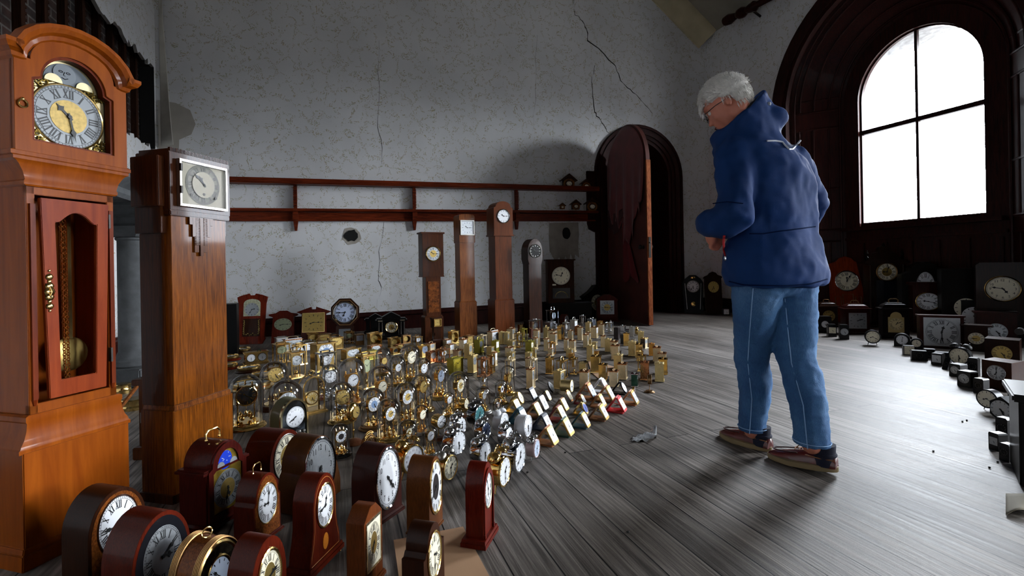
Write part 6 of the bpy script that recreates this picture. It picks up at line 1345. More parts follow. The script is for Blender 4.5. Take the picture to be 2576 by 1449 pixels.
setm(mantel('mantel_clock', 'brown striped oak mantel clock with large silver arabic dial and chrome feet', [(-.62, 0), (.62, 0), (.62, .22), (.52, .5)]+[(.48*math.cos(PI*i/16), .54+.46*math.sin(PI*i/16)) for i in range(17)]+[(-.52, .5), (-.62, .22)], .62, wood('striped brown oak', '2c170a', '5a3519', 9, (16, 16, 1), bump=.2), 'sa', .44, .52, chrome, feet=.03, hr=(7, 26), bzt=.03), 780, 1280, 1108, -22, W=153, ext=(1.24, .62))
bal = [(-.48, 0), (.48, 0), (.46, .12), (.40, .25), (.36, .4)]+[(.36*math.cos(PI*i/18), .60+.38*math.sin(PI*i/18)) for i in range(1, 18)]+[(-.36, .4), (-.40, .25), (-.46, .12)]
t = mantel('mantel_clock', 'balloon-shaped inlaid mahogany mantel clock with white dial and oval shell inlay', bal, .42, mahog, 'wr', .25, .60, brass, plinth=(1.08, .1, .52), feet=.035, hr=(12, 43), bzt=.02)
mb = MB(); mb.prism(circ(.085, 24, 0, .30, 1.15), -.216, -.21); obj('shell_inlay', mb.mesh('shell_inlay', wood('satinwood inlay', '8a4a12', 'c57a2a', 14, (6, 6, 6))), t)
mb = MB(); mb.tube([(x*.9, -.213, .14+z*.95) for x, z in bal], .005, 5, closed=True); obj('stringing', mb.mesh('stringing', plain('satinwood line', 'a5642a', .4)), t)
setm(t, 795, 1440, 1228, -12, W=145, ext=(1.08, .52))
setm(mantel('mantel_clock', 'large plum-brown arched mantel clock with big white arabic dial, centre of the front group', arch(.98, .95, .46, 20), .72, wood('plum brown mahogany', '240f0c', '44201a', 6, rough=.4), 'wa', .40, .50, chrome, plinth=(1.12, .07, .8), hr=(4, 22), bzt=.03), 950, 1310, 1128, -27, W=140, ext=(1.12, .8))
setm(mantel('mantel_clock', 'mid brown arched mantel clock with blue-grey chapter ring and brass rim', arch(.80, .95, .52, 20), .66, wood('worn brown walnut', '351a0c', '74431f', 8, (14, 14, 1.2), bump=.2), 'kc', .34, .54, brass, plinth=(.86, .05, .70), hr=(3, 40), bzt=.035), 1070, 1340, 1155, -17, W=97, ext=(.86, .7))
t = mantel('mantel_clock', 'upright cushion-topped brown clock with square brass dial behind glass', [(-.38, 0), (.38, 0), (.38, .78), (.28, .84), (.12, .93), (-.12, .93), (-.28, .84), (-.38, .78)], .44, midw and wood('chestnut brown', '3c1a0a', '6e3818', 6), 'cc', .26, .46, metal('pale square bezel', 'cfc6a4', .25), plinth=(.90, .07, .54), feet=.02, sq=True, hr=(7, 35), bzt=.03)
setm(t, 920, 1490, 1285, -14, W=107, ext=(.9, .54))
bw = [(-.5, 0), (.5, 0), (.5, .62), (.42, .62), (.36, .68)]+[(.32*math.cos(PI*i/14), .68+.3*math.sin(PI*i/14)) for i in range(15)]+[(-.36, .68), (-.42, .62), (-.5, .62)]
setm(mantel('mantel_clock', 'small dark break-arch oak clock with beige dial standing on the cardboard', bw, .5, walnut, 'cr', .30, .54, brass, plinth=(1.1, .08, .58), hr=(3, 30), bzt=.03), 1068, 1520, 1338, -16, W=122, ext=(1.1, .58))
t = mantel('mantel_clock', 'glossy red arched mantel clock with stepped plinth, right end of front row', arch(.72, .93, .56, 20), .46, wood('glossy red mahogany', '3a0c06', '6e1e0e', 5), 'wr', .24, .58, cream and metal('ivory rim', 'd8cba8', .3), plinth=(.98, .10, .66), feet=.02, hr=(5, 55), bzt=.02)
for s in (-1, 1):
    mb = MB(); mb.box(s*.31, -.25, .12, .05, .04, .48); mb.box(s*.31, -.25, .56, .08, .06, .04); mb.box(s*.31, -.25, .12, .08, .06, .05); obj('pilaster', mb.mesh('pilaster', wood('glossy red mahogany', '3a0c06', '6e1e0e', 5), bevel=.003), t)
m_ = arch_band('', .29, .36, -.27, -.22, .62, .60, n=16); obj('arch_moulding', m_.mesh('arch_moulding', wood('glossy red mahogany', '3a0c06', '6e1e0e', 5)), t)
setm(t, 1208, 1372, 1180, -17, W=99, ext=(.98, .66))
# dark cloth bundle bottom left, red glimpse
def roll(u, v): a = u*2*PI; p = Vector((-1.36, 1.30, .03)) + Vector((.5, .0, 0))*v*.35; r = .03+.008*math.sin(v*9); return (p.x + .3*r*math.cos(a), p.y + r*math.cos(a), p.z + r*math.sin(a))
t = cloth('cloth_roll', roll, 16, 14, plain('dark grey fabric', '26282c', .9, bump=.4), None, .002); tag(t, 'dark grey rolled cloth on the floor in the bottom left corner', 'cloth')
# ---------------------------------------------------------------- along the back wall
def leanw(t, x, yb, yt, ang=None, lean=-.16, W=1., cr='P', hfix=1.):
    px, pb = pxy(cr, x, yb); _, pt = pxy(cr, x, yt); p = fl(px, pb); h = at(px, pt, p.y).z/hfix
    t.location = p + Vector((0, .0, .0)); t.rotation_euler = Euler((0, 0, ang if ang is not None else ANG*.55), 'XYZ'); t.scale = (h*W, h, h)
    t.rotation_euler.rotate_axis('X', lean); return t
pb_ = [(-.20, 0), (.20, 0), (.26, .10), (.235, .16), (.255, .80), (.28, .93), (.18, .97), (.06, 1.), (.04, .965), (-.04, .965), (-.06, 1.), (-.18, .97), (-.28, .93), (-.255, .80), (-.235, .16), (-.26, .10)]
t = mantel('wall_clock', 'tall red-brown plaque clock with swan-neck top and gilt scroll panel leaning near the skirting', pb_, .05, redw, 's', .13, .68, None, hr=(2, 35), cg=False)
mb = MB(); mb.prism([(-.155, .55), (.155, .55), (.155, .80)]+[(.155*math.cos(PI*i/10), .80+.09*math.sin(PI*i/10)) for i in range(11)]+[(-.155, .80)], -.029, -.026); obj('dial_plate', mb.mesh('dial_plate', plain('sage scroll plate', 'a8a88c', .4, var=.35, vscale=40), smooth=False), t)
mb = MB(); mb.prism([(-.16, .15), (.16, .15), (.16, .5), (-.16, .5)], -.028, -.026); obj('lower_panel', mb.mesh('lower_panel', walnut), t)
mb = MB()
for s in (-1, 1):
    for k in range(7): mb.tube([(s*(.135-.012*math.sin(q*1.7+k)), -.032, .19+k*.042+q*.012) for q in range(4)], .009, 5)
for k in range(7): mb.ball((-.09+.03*k, -.032, .19+.02*math.sin(k*2.)), .014, 6)
obj('gilt_scroll', mb.mesh('gilt_scroll', goldd), t); leanw(t, 632, 866, 738)
t = mantel('wall_clock', 'reddish clock with wavy arched top and bronze-green glass dial leaning by the wall', [(-.3, 0), (.3, 0), (.27, .80), (.38, .86), (.38, .90), (.2, .93), (.1, 1.), (-.1, 1.), (-.2, .93), (-.38, .90), (-.38, .86), (-.27, .80)], .12, mahog, 'gn', .23, .58, None, hr=(8, 15), facem=None, cg=False, dialsz=.8); leanw(t, 712, 864, 782, W=1.1)
t = mantel('wall_clock', 'small reddish clock with broken pediment and square gilt dial beneath the plate rail', [(-.3, 0), (.3, 0), (.29, .80), (.42, .86), (.06, 1.), (.05, .93), (-.05, .93), (-.06, 1.), (-.42, .86), (-.29, .80)], .12, mahog, 'g', .24, .56, brass, hr=(8, 15), sq=True); leanw(t, 789, 862, 772, W=1.1)
o8 = [(.5*math.cos(PI/8+PI/4*i)*1., .66+.36*math.sin(PI/8+PI/4*i)) for i in range(8)]
t = thing('wall_clock', 'dark octagonal wall clock with round blue-white dial and short drop box', 'clock')
mb = MB(); mb.prism([(x*.68, z) for x, z in o8], -.05, .04); obj('case', mb.mesh('case', walnut, bevel=.01), t)
mb = MB(); o9 = [(x*.68*.86, .66+(z-.66)*.86) for x, z in o8]; mb.tube([(x, -.055, z) for x, z in o9], .012, 6, closed=True); obj('inlay_line', mb.mesh('inlay_line', plain('old gilt line', '6a4a26', .5)), t)
mb = MB(); mb.prism([(-.21, .0), (.21, .0), (.2, .36), (-.2, .36)], -.04, .04); obj('drop_box', mb.mesh('drop_box', walnut, bevel=.01), t); mb = MB(); mb.prism([(-.13, .05), (.13, .05), (.13, .28), (-.13, .28)], -.048, -.042); obj('drop_glass', mb.mesh('drop_glass', plain('dark slate glass', '1a222a', .1, coat=1)), t)
add_dial(t, 'roman', [plain('blue white dial', 'b4c0dc', .35), ink], 'bw', .235, (0, -.056, .66), (6, 45)); bezel(t, .235, .02, chrome, (0, -.055, .66), .02); leanw(t, 868, 858, 750)
def slate(label, px, yb, yt, W, dial=True):
    t = thing('slate_clock', label, 'mantel clock'); P = lambda n, mb, mt, **k: obj(n, mb.mesh(n, mt, **k), t)
    mb = MB(); mb.box(0, 0, 0, 1.5*W, .55, .1); mb.box(0, 0, .1, 1.4*W, .5, .06); mb.box(0, .02, .16, .62*W, .42, .62); mb.box(-.48*W, .02, .16, .26*W, .36, .5); mb.box(.48*W, .02, .16, .26*W, .36, .5); P('case', mb, black, bevel=.01)
    mb = MB(); mb.box(0, 0, .66, 1.42*W, .48, .06); mb.box(0, 0, .72, 1.3*W, .44, .05); mb.prism([(-.42*W, .77), (.42*W, .77), (.42*W, .82), (.0, 1.), (-.42*W, .82)], -.2, .2); P('pediment', mb, black, bevel=.01)
    if dial:
        add_dial(t, 'roman+c', [cream, ink, goldd], 'cg', .2, (0, -.2, .45), (5, 20)); bezel(t, .2, .02, brass, (0, -.195, .45), .02)
        for x in (-.56, -.42, .42, .56): mb = MB(); mb.lathe([(.028, 0), (.022, .05), (.022, .4), (.03, .45)], 10, (x*W, -.2, .18)); P('column', mb, plain('mottled marble', '3a3430', .3, var=.6, vscale=30))
        for x in (-.49, .49): mb = MB(); mb.box(x*W, -.24, .67, .2*W, .01, .045); P('engraved_band', mb, metal('engraved grey band', '8a8478', .5, .4))
    return leanw(t, px, yb, yt, lean=0., ang=ANG*.8)
slate('black slate mantel clock with pediment, columns and cream-and-gold dial by the back wall', 985, 852, 784, .8)
slate('plain black stepped mantel clock half hidden behind the black slate one', 945, 838, 788, .75, False)
t = mantel('wall_clock', 'dark box-cased wall clock with large cream arabic dial standing by the arched door', [(-.30, 0), (.30, 0), (.30, .96), (.34, .97), (.34, 1.), (-.34, 1.), (-.34, .97), (-.30, .96)], .30, walnut, 'ca', .205, .62, None, hr=(12, 47), cg=True)
mb = MB(); mb.prism([(-.2, .1), (.2, .1), (.2, .34), (-.2, .34)], -.16, -.152); obj('lower_glass', mb.mesh('lower_glass', plain('dark lower glass', '0e0c0c', .12, coat=1)), t)
mb = MB(); mb.tube([(.14*math.cos(PI*i/10), -.162, .14+.12*math.sin(PI*i/10)) for i in range(11)], .008, 5); obj('gilt_arc', mb.mesh('gilt_arc', goldd), t); mb = MB(); mb.box(-.16, -.158, .40, .08, .01, .035); obj('paper_label', mb.mesh('paper_label', cream), t)
p = fl(1412, 812); t.location = (p.x, p.y+.12, at(1412, 762, p.y).z); hh_ = at(1412, 652, p.y).z - at(1412, 762, p.y).z; t.scale = (hh_*1.02, hh_, hh_); t.rotation_euler = (0, 0, ANG*.3)
bx = thing('wooden_chest', 'dark low wooden chest under the cream-dialled wall clock', 'chest', (p.x+.14, p.y+.12, 0), ANG*.3); zt = at(1412, 762, p.y).z; mb = MB(); mb.box(0, 0, 0, .66, .34, zt-.015); obj('body', mb.mesh('body', blackw, bevel=.004), bx); mb = MB(); mb.box(0, 0, zt-.015, .70, .37, .015); obj('lid', mb.mesh('lid', blackw, bevel=.003), bx)
mb = MB(); mb.box(0, 0, 0, .2, .13, .004); o = obj('paper_sheet', mb.mesh('paper_sheet', plain('dim blue paper', '5a6470', .8)), None, (p.x+.36, p.y+.05, zt+.001), (0, 0, .4)); tag(o, 'dim sheet of paper lying on the dark chest by the door', 'paper')
t = mantel('mantel_clock', 'dark pedimented clock with fanned cream numerals behind the door leaf', [(-.5, 0), (.5, 0), (.42, .6), (.5, .66), (.2, .82), (0, 1.), (-.2, .82), (-.5, .66), (-.42, .6)], .3, blackw, 'cc', .24, .45, None, hr=(6, 32)); leanw(t, 1500, 800, 716, W=.9, lean=-.1, ang=ANG)
t = mantel('mantel_clock', 'red-brown arched clock with square grey and gilt dial at the foot of the open door', [(-.4, 0), (.4, 0), (.38, .72), (.42, .76), (.3, .86), (.12, .96), (-.12, .96), (-.3, .86), (-.42, .76), (-.38, .72)], .34, mahog, 'sc', .24, .48, None, sq=True, hr=(9, 16), plinth=(.9, .06, .4)); leanw(t, 1527, 808, 742, lean=0., ang=-.1)
# left, between the tall clocks: fireplace, chest, clocks
col = thing('stone_fireplace', 'grey carved stone fireplace with round column and heavy moulded mantel on the left wall', 'fireplace', (0, 0, 0))
pc = fl(300, 975) + Vector((0, .16, 0))
mb = MB(); mb.lathe([(.135, .145), (.15, .16), (.155, .2), (.13, .215), (.118, .23), (.115, .25), (.105, .27), (.102, 1.18), (.115, 1.19), (.115, 1.205), (.10, 1.21)], 28, (pc.x, pc.y, 0)); obj('column', mb.mesh('column', stone), col)
mb = MB(); mb.box(pc.x, pc.y, 0, .36, .36, .145); obj('column_base', mb.mesh('column_base', stone, bevel=.01), col)
mb = MB(); rings = []
for r, z in ((.11, 1.21), (.15, 1.235), (.19, 1.27), (.20, 1.29), (.17, 1.31), (.17, 1.36), (.22, 1.38), (.22, 1.42), (.25, 1.45), (.25, 1.47)): rings.append([(pc.x+r*x, pc.y+r*y, z) for x, y in ((-1, -1), (1, -1), (1, 1), (-1, 1))])
mb.loft(rings); obj('capital', mb.mesh('capital', stone, ang=20), col)
lrot = math.atan2(V.y, V.x); tc_ = (Vector((pc.x, pc.y, 0)) - C0).dot(V); wc = (Vector((pc.x, pc.y, 0)) - C0).dot(U)
def LB(t, w, z): q = C0 + V*t + U*w; return (q.x, q.y, z)
mb = MB(); prf = [(0, 1.47), (wc+.12, 1.47), (wc+.14, 1.50), (wc+.14, 1.54), (wc+.18, 1.57), (wc+.22, 1.60), (wc+.22, 1.66), (wc+.18, 1.67), (0, 1.67)]
mb.loft([[LB(tt, w_, z_) for w_, z_ in prf] for tt in (tc_-.3, tc_+2.4)]); obj('mantel_shelf', mb.mesh('mantel_shelf', stone, ang=20), col)
mb = MB(); mb.loft([[LB(tt, w_, z_) for w_, z_ in ((0, 0), (.12, 0), (.12, 1.47), (0, 1.47))] for tt in (tc_-.22, tc_+.1)]); mb.loft([[LB(tt, w_, z_) for w_, z_ in ((0, 1.1), (.3, 1.1), (.3, 1.47), (0, 1.47))] for tt in (tc_+.15, tc_+2.3)]); obj('surround', mb.mesh('surround', stone), col)
# carved wooden overmantel end
ov = thing('wooden_overmantel', 'dark carved wooden overmantel standing above the stone mantel shelf', 'overmantel'); mb = MB()
z0 = 1.672; sc_ = [(-.3, 0), (.34, 0), (.40, .05), (.34, .12), (.42, .2), (.42, .27), (.30, .27), (.27, .36), (.3, .45), (.26, .55), (.16, .6), (.0, .6), (-.3, .6)]
RM = Matrix.Translation(Vector(LB(tc_+.35, .12, z0))) @ Matrix.Rotation(lrot + PI, 4, 'Z'); mb.prism([(x, z) for x, z in sc_], -.03, .03, RM); mb.box(.1, 0, .26, .68, .08, .05, 1., RM); obj('carved_panel', mb.mesh('carved_panel', trimw, bevel=.004), ov)
t = thing('blue_glass_ornament', 'small bright blue glass ornament on the stone mantel shelf', 'ornament', LB(tc_+.02, wc+.06, z0), .3); mb = MB(); mb.lathe([(.03, 0), (.045, .03), (.05, .07), (.035, .11), (.01, .13)], 6); obj('faceted_glass', mb.mesh('faceted_glass', plain('cobalt blue glass', '1438e0', .08, coat=1.)), t)
p = at(325, 463, pc.y-.25)
# cabinet and clocks behind the oak longcase
p = fl(352, 1158); ch = thing('wooden_pedestal', 'dark brown moulded wooden pedestal case between the stone column and oak longcase', 'cabinet', p + Vector((.10, .16, 0)), .1)
zt = at(345, 940, p.y).z; mb = MB(); mb.box(0, 0, .0, .30, .30, .06); mb.box(0, 0, .06, .26, .26, zt-.12); mb.box(0, 0, zt-.06, .30, .30, .03); mb.box(0, 0, zt-.03, .25, .25, .03, .85); obj('body', mb.mesh('body', oakd, bevel=.004), ch)
mb = MB(); mb.box(-.06, -.134, zt*.42, .12, .004, .05); obj('tape_strip', mb.mesh('tape_strip', plain('dull brown tape', '4a3a30', .5)), ch)
t = mantel('wall_clock', 'brown teardrop-framed clock with white dial between stone column and oak longcase', [(.5*math.cos(2*PI*i/24)*(1-.15*math.sin(2*PI*i/24)), .5+.5*math.sin(2*PI*i/24)) for i in range(24)], .2, mahog, 'w', .33, .42, chrome, hr=(2, 35)); p2 = fl(350, 965); q_ = Vector(ch.location); h_ = (at(355, 803, q_.y).z - at(355, 905, q_.y).z); t.location = (q_.x-.01, q_.y, zt-.005); t.scale = (h_*.8, h_*.8, h_); t.rotation_euler = (-.2, 0, .75)
t = thing('black_box', 'black box leaning on the wall behind the teardrop-framed clock', 'box', (p2.x-.02, p2.y+1.3, .0), .4); mb = MB(); mb.box(0, 0, 0, .2, .2, .56); obj('body', mb.mesh('body', black), t)
for i, (x, y, lab) in enumerate(((292, 993, 'round brass-rimmed clock lying by the stone column base'), (318, 1035, 'gold-rimmed round clock lying flat between the two big longcase clocks'))):
    p = fl(x, y); R = .055+.012*i; t = thing('round_clock', lab, 'clock', p+Vector((0, .06, 0)), 0); mb = MB(); mb.lathe([(R*1.1, 0), (R*1.12, .02), (R, .03), (R, .06), (R*1.05, .065), (R*.95, .07)], 28); obj('rim', mb.mesh('rim', brass), t); add_dial(t, 'bar', [plain('grey white dial', 'b9bfc2', .4), ink], 'gw', R*.95, (0, 0, .062), (2, 40), rot=(-PI/2, 0, 0))
mb = MB(); a_, b_ = fl(300, 1075, .0), fl(345, 1000); mb.tube([at(292, 1040, a_.y), at(348, 968, a_.y+.25)], .012, 6); tag(obj('wooden_stick', mb.mesh('wooden_stick', midw)), 'thin brown stick leaning between the two big longcase clocks', 'stick')
# ---------------------------------------------------------------- cuckoo clocks on the plate rail
def cuckoo(label, px, yb, yt, s_tier, round_=False, chains=True):
    s, _ = BP(px, (yb+yt)/2)[:2]; p = C0 + U*s + V*.11; h = at(px, yt, p.y).z - at(px, yb, p.y).z
    t = thing('cuckoo_clock', label, 'cuckoo clock', (p.x, p.y, at(px, yb, p.y).z), ANG - .1, scale=(h*1.3, h, h)); P = lambda n, mb, mt, **k: obj(n, mb.mesh(n, mt, **k), t)
    dk_ = wood('carved dark brown', '1c0d06', '4a2812', 12)
    mb = MB(); mb.prism([(-.26, .1), (.26, .1), (.26, .62), (0, .86), (-.26, .62)], -.14, .14); P('house', mb, dk_)
    mb = MB(); mb.prism([(-.42, .56), (-.38, .52), (0, .88), (.38, .52), (.42, .56), (0, .98)], -.24, .16); P('roof', mb, dk_)
    mb = MB(); r = random.Random(px)
    for i in range(26):
        a = 2*PI*i/26; mb.ball((.24*math.cos(a), -.17, .36+.26*math.sin(a)), r.uniform(.035, .06), 6, 1, .5, 1.3)
    P('leaf_carving', mb, wood('carved leaf wood', '4a2a12', '8a5a2a', 12)); add_dial(t, 'roman', [cream, ink], 'c', .14, (0, -.19, .36), (3, 20)); return t
cuckoo('large house-shaped cuckoo clock on the top plate rail near the door', 1422, 478, 437, 0)
cuckoo('small carved cuckoo clock at the right end of the top plate rail', 1466, 480, 450, 0)
cuckoo('small green-brown carved cuckoo clock at the left of the lower plate rail group', 1407, 528, 510, 1)
cuckoo('cream-dialled cuckoo clock in the middle of the lower plate rail group', 1440, 530, 502, 1)
cuckoo('dark-roofed cuckoo clock with leafy carving at right end of the lower plate rail', 1480, 534, 497, 1)
# ---------------------------------------------------------------- clocks along the dark right side
def R_(t, cr, x, yb, yt, ang, W=1., off=.0, lean=0., hfix=1.):
    """ang: heading of the face in degrees, 180 = towards screen left, -90 = towards the camera"""
    px, pb = pxy(cr, x, yb); _, pt = pxy(cr, x, yt); p = fl(px, pb); lim = .30 if px > 1990 else -.10
    if (p-C1).dot(U) > lim: a_, _ = ray(px, pb); q0 = C1 + U*lim; s_ = (a_*q0.y - q0.x)/(V.x - a_*V.y); p = q0 + V*s_
    h = at(px, pt, p.y).z/hfix
    a = math.radians(ang); n = Vector((math.cos(a), math.sin(a), 0)); t.location = p - n*off*h; t.scale = (h*W, h, h); t.rotation_euler = Euler((0, 0, a+PI/2), 'XYZ')
    if lean: t.rotation_euler.rotate_axis('X', lean)
    return t
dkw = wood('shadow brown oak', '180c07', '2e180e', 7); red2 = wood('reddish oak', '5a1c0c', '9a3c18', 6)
box = lambda w, h=1.: [(-w/2, 0), (w/2, 0), (w/2, h), (-w/2, h)]
def capped(w, ov=.04): return [(-w/2, 0), (w/2, 0), (w/2, .94), (w/2+ov, .95), (w/2+ov, 1.), (-w/2-ov, 1.), (-w/2-ov, .95), (-w/2, .94)]
scroll = [(-.2, 0), (.2, 0), (.2, .84), (.23, .86), (.21, .89), (.12, .92), (.08, .97), (0, 1.), (-.08, .97), (-.12, .92), (-.21, .89), (-.23, .86), (-.2, .84)]
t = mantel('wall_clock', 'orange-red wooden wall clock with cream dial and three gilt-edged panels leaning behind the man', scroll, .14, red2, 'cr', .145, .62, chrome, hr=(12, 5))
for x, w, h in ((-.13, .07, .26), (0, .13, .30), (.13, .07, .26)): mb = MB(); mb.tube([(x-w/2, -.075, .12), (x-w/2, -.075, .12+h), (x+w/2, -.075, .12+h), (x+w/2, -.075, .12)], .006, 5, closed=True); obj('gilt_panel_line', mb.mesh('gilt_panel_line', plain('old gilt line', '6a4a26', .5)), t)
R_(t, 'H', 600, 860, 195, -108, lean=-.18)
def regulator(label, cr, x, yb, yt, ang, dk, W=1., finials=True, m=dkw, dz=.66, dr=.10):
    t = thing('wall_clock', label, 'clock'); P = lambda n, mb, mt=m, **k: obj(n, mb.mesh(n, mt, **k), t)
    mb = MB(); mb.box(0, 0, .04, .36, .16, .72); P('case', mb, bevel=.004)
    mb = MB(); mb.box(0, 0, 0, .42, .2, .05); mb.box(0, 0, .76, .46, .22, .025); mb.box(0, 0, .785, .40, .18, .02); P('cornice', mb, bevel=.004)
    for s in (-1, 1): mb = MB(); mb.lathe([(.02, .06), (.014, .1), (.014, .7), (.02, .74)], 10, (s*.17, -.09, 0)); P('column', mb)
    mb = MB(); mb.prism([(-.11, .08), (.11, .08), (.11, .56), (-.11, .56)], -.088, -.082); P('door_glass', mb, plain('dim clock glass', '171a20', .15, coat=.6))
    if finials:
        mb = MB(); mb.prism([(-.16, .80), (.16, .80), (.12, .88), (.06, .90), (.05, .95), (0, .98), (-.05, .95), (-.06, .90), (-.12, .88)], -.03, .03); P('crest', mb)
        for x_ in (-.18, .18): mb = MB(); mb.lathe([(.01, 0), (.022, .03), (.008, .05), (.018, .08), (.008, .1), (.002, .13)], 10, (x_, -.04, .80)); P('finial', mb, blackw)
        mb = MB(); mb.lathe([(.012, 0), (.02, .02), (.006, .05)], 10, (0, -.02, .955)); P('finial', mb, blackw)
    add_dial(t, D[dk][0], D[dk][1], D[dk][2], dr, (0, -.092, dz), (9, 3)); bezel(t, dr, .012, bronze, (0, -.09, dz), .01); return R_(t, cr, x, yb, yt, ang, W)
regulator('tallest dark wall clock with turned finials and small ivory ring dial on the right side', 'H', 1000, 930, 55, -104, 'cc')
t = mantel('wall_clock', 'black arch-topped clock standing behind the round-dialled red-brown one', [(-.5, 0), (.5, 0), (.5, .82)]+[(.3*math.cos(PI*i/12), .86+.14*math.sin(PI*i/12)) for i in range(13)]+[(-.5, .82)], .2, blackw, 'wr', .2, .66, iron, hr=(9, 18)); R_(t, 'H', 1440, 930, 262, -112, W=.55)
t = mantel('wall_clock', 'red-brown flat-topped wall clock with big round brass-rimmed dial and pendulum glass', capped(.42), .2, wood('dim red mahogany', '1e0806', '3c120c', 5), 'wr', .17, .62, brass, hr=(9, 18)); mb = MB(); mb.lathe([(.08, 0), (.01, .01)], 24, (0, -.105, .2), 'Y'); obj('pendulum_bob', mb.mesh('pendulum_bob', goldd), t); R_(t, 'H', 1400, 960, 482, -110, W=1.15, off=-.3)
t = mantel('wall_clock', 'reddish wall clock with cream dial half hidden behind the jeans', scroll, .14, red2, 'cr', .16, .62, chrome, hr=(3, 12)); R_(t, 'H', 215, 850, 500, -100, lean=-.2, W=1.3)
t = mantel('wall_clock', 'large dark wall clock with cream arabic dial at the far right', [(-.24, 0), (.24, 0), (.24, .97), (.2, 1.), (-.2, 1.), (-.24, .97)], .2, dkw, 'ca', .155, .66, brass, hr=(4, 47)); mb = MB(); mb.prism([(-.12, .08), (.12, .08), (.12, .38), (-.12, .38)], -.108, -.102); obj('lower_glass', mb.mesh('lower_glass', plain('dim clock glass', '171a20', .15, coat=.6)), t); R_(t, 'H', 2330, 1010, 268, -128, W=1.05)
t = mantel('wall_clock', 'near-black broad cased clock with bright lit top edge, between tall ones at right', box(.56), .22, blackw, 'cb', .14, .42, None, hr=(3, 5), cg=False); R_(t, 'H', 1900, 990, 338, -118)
t = mantel('wall_clock', 'dim round-dialled clock tucked behind the large square roman dial', box(.6), .2, blackw, 'w', .26, .55, None, cg=False); R_(t, 'H', 2010, 1000, 690, -125, W=1.)
# table clocks
def bracket2(label, cr, x, yb, yt, ang, w, m, dk, sq, archd=False, hd=True, W=1.):
    t = thing('bracket_clock', label, 'bracket clock'); P = lambda n, mb, mt=m, **k: obj(n, mb.mesh(n, mt, **k), t); d = w*.62
    mb = MB(); mb.box(0, 0, 0, w*1.14, d*1.14, .06); mb.box(0, 0, .06, w, d, .70); P('case', mb, bevel=.006)
    mb = MB(); mb.box(0, 0, .76, w*1.18, d*1.2, .035); mb.box(0, 0, .795, w*1.04, d*1.05, .03, .92)
    rings = [[(x_*w*k/2, y_*d*k/2, z) for x_, y_ in ((-1, -1), (1, -1), (1, 1), (-1, 1))] for k, z in ((.96, .82), (.92, .85), (.78, .89), (.62, .91), (.58, .93), (.5, .935))]; mb.loft(rings); P('top', mb, ang=20)
    if hd: h = handle_mb(.2, .10, .014, True); obj('handle', h.mesh('handle', bronze), t, (0, 0, .93))
    y = -d/2-.004
    if archd:
        mb = MB(); mb.prism([(-w*.30, .16), (w*.30, .16), (w*.30, .56)]+[(w*.22*math.cos(PI*i/12), .57+.13*math.sin(PI*i/12)) for i in range(13)]+[(-w*.30, .56)], y-.006, y); P('dial_plate', mb, plain('old gilt ivory plate', 'a8935c', .45)); add_dial(t, 'roman', [plain('pale gilt dial', 'c9b888', .45), ink], 'pg', w*.28, (0, y-.01, .38), (1, 10))
    else: add_dial(t, D[dk][0]+('+s' if sq else ''), D[dk][1], D[dk][2], w*.34, (0, y-.004, .42), (2, 12))
    return R_(t, cr, x, yb, yt, ang, W, .25)
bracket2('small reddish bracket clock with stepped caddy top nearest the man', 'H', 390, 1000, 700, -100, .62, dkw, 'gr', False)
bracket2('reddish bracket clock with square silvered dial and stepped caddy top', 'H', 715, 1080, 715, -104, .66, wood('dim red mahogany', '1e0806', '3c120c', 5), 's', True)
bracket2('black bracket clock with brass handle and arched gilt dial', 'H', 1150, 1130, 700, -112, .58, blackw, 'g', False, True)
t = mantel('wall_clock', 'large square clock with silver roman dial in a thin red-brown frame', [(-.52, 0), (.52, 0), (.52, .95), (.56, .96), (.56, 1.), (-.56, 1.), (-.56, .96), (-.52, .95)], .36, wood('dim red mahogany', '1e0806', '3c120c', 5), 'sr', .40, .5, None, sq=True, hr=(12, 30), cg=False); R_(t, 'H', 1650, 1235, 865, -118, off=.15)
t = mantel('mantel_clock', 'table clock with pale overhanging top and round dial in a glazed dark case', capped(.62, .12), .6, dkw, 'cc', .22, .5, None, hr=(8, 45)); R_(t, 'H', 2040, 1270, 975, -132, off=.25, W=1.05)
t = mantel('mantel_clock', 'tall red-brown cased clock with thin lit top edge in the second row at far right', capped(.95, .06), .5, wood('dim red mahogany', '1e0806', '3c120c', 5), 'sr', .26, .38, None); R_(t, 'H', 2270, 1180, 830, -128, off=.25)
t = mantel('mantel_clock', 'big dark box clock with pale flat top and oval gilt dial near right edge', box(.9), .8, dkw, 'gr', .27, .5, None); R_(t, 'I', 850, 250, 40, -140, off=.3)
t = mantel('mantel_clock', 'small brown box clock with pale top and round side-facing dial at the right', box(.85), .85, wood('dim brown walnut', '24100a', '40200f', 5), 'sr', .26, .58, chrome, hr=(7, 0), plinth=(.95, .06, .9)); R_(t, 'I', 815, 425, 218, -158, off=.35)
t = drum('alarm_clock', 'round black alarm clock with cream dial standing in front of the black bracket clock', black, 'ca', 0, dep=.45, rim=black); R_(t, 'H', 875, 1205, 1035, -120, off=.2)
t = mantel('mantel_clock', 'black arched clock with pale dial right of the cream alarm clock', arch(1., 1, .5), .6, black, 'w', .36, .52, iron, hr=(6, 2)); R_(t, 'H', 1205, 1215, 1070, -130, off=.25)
t = mantel('mantel_clock', 'smaller black arched clock with gilt-toned dial beside the larger arched one', arch(.8, 1, .6), .5, black, 'cb', .30, .6, iron, hr=(4, 2)); R_(t, 'H', 1368, 1262, 1125, -130, off=.25)
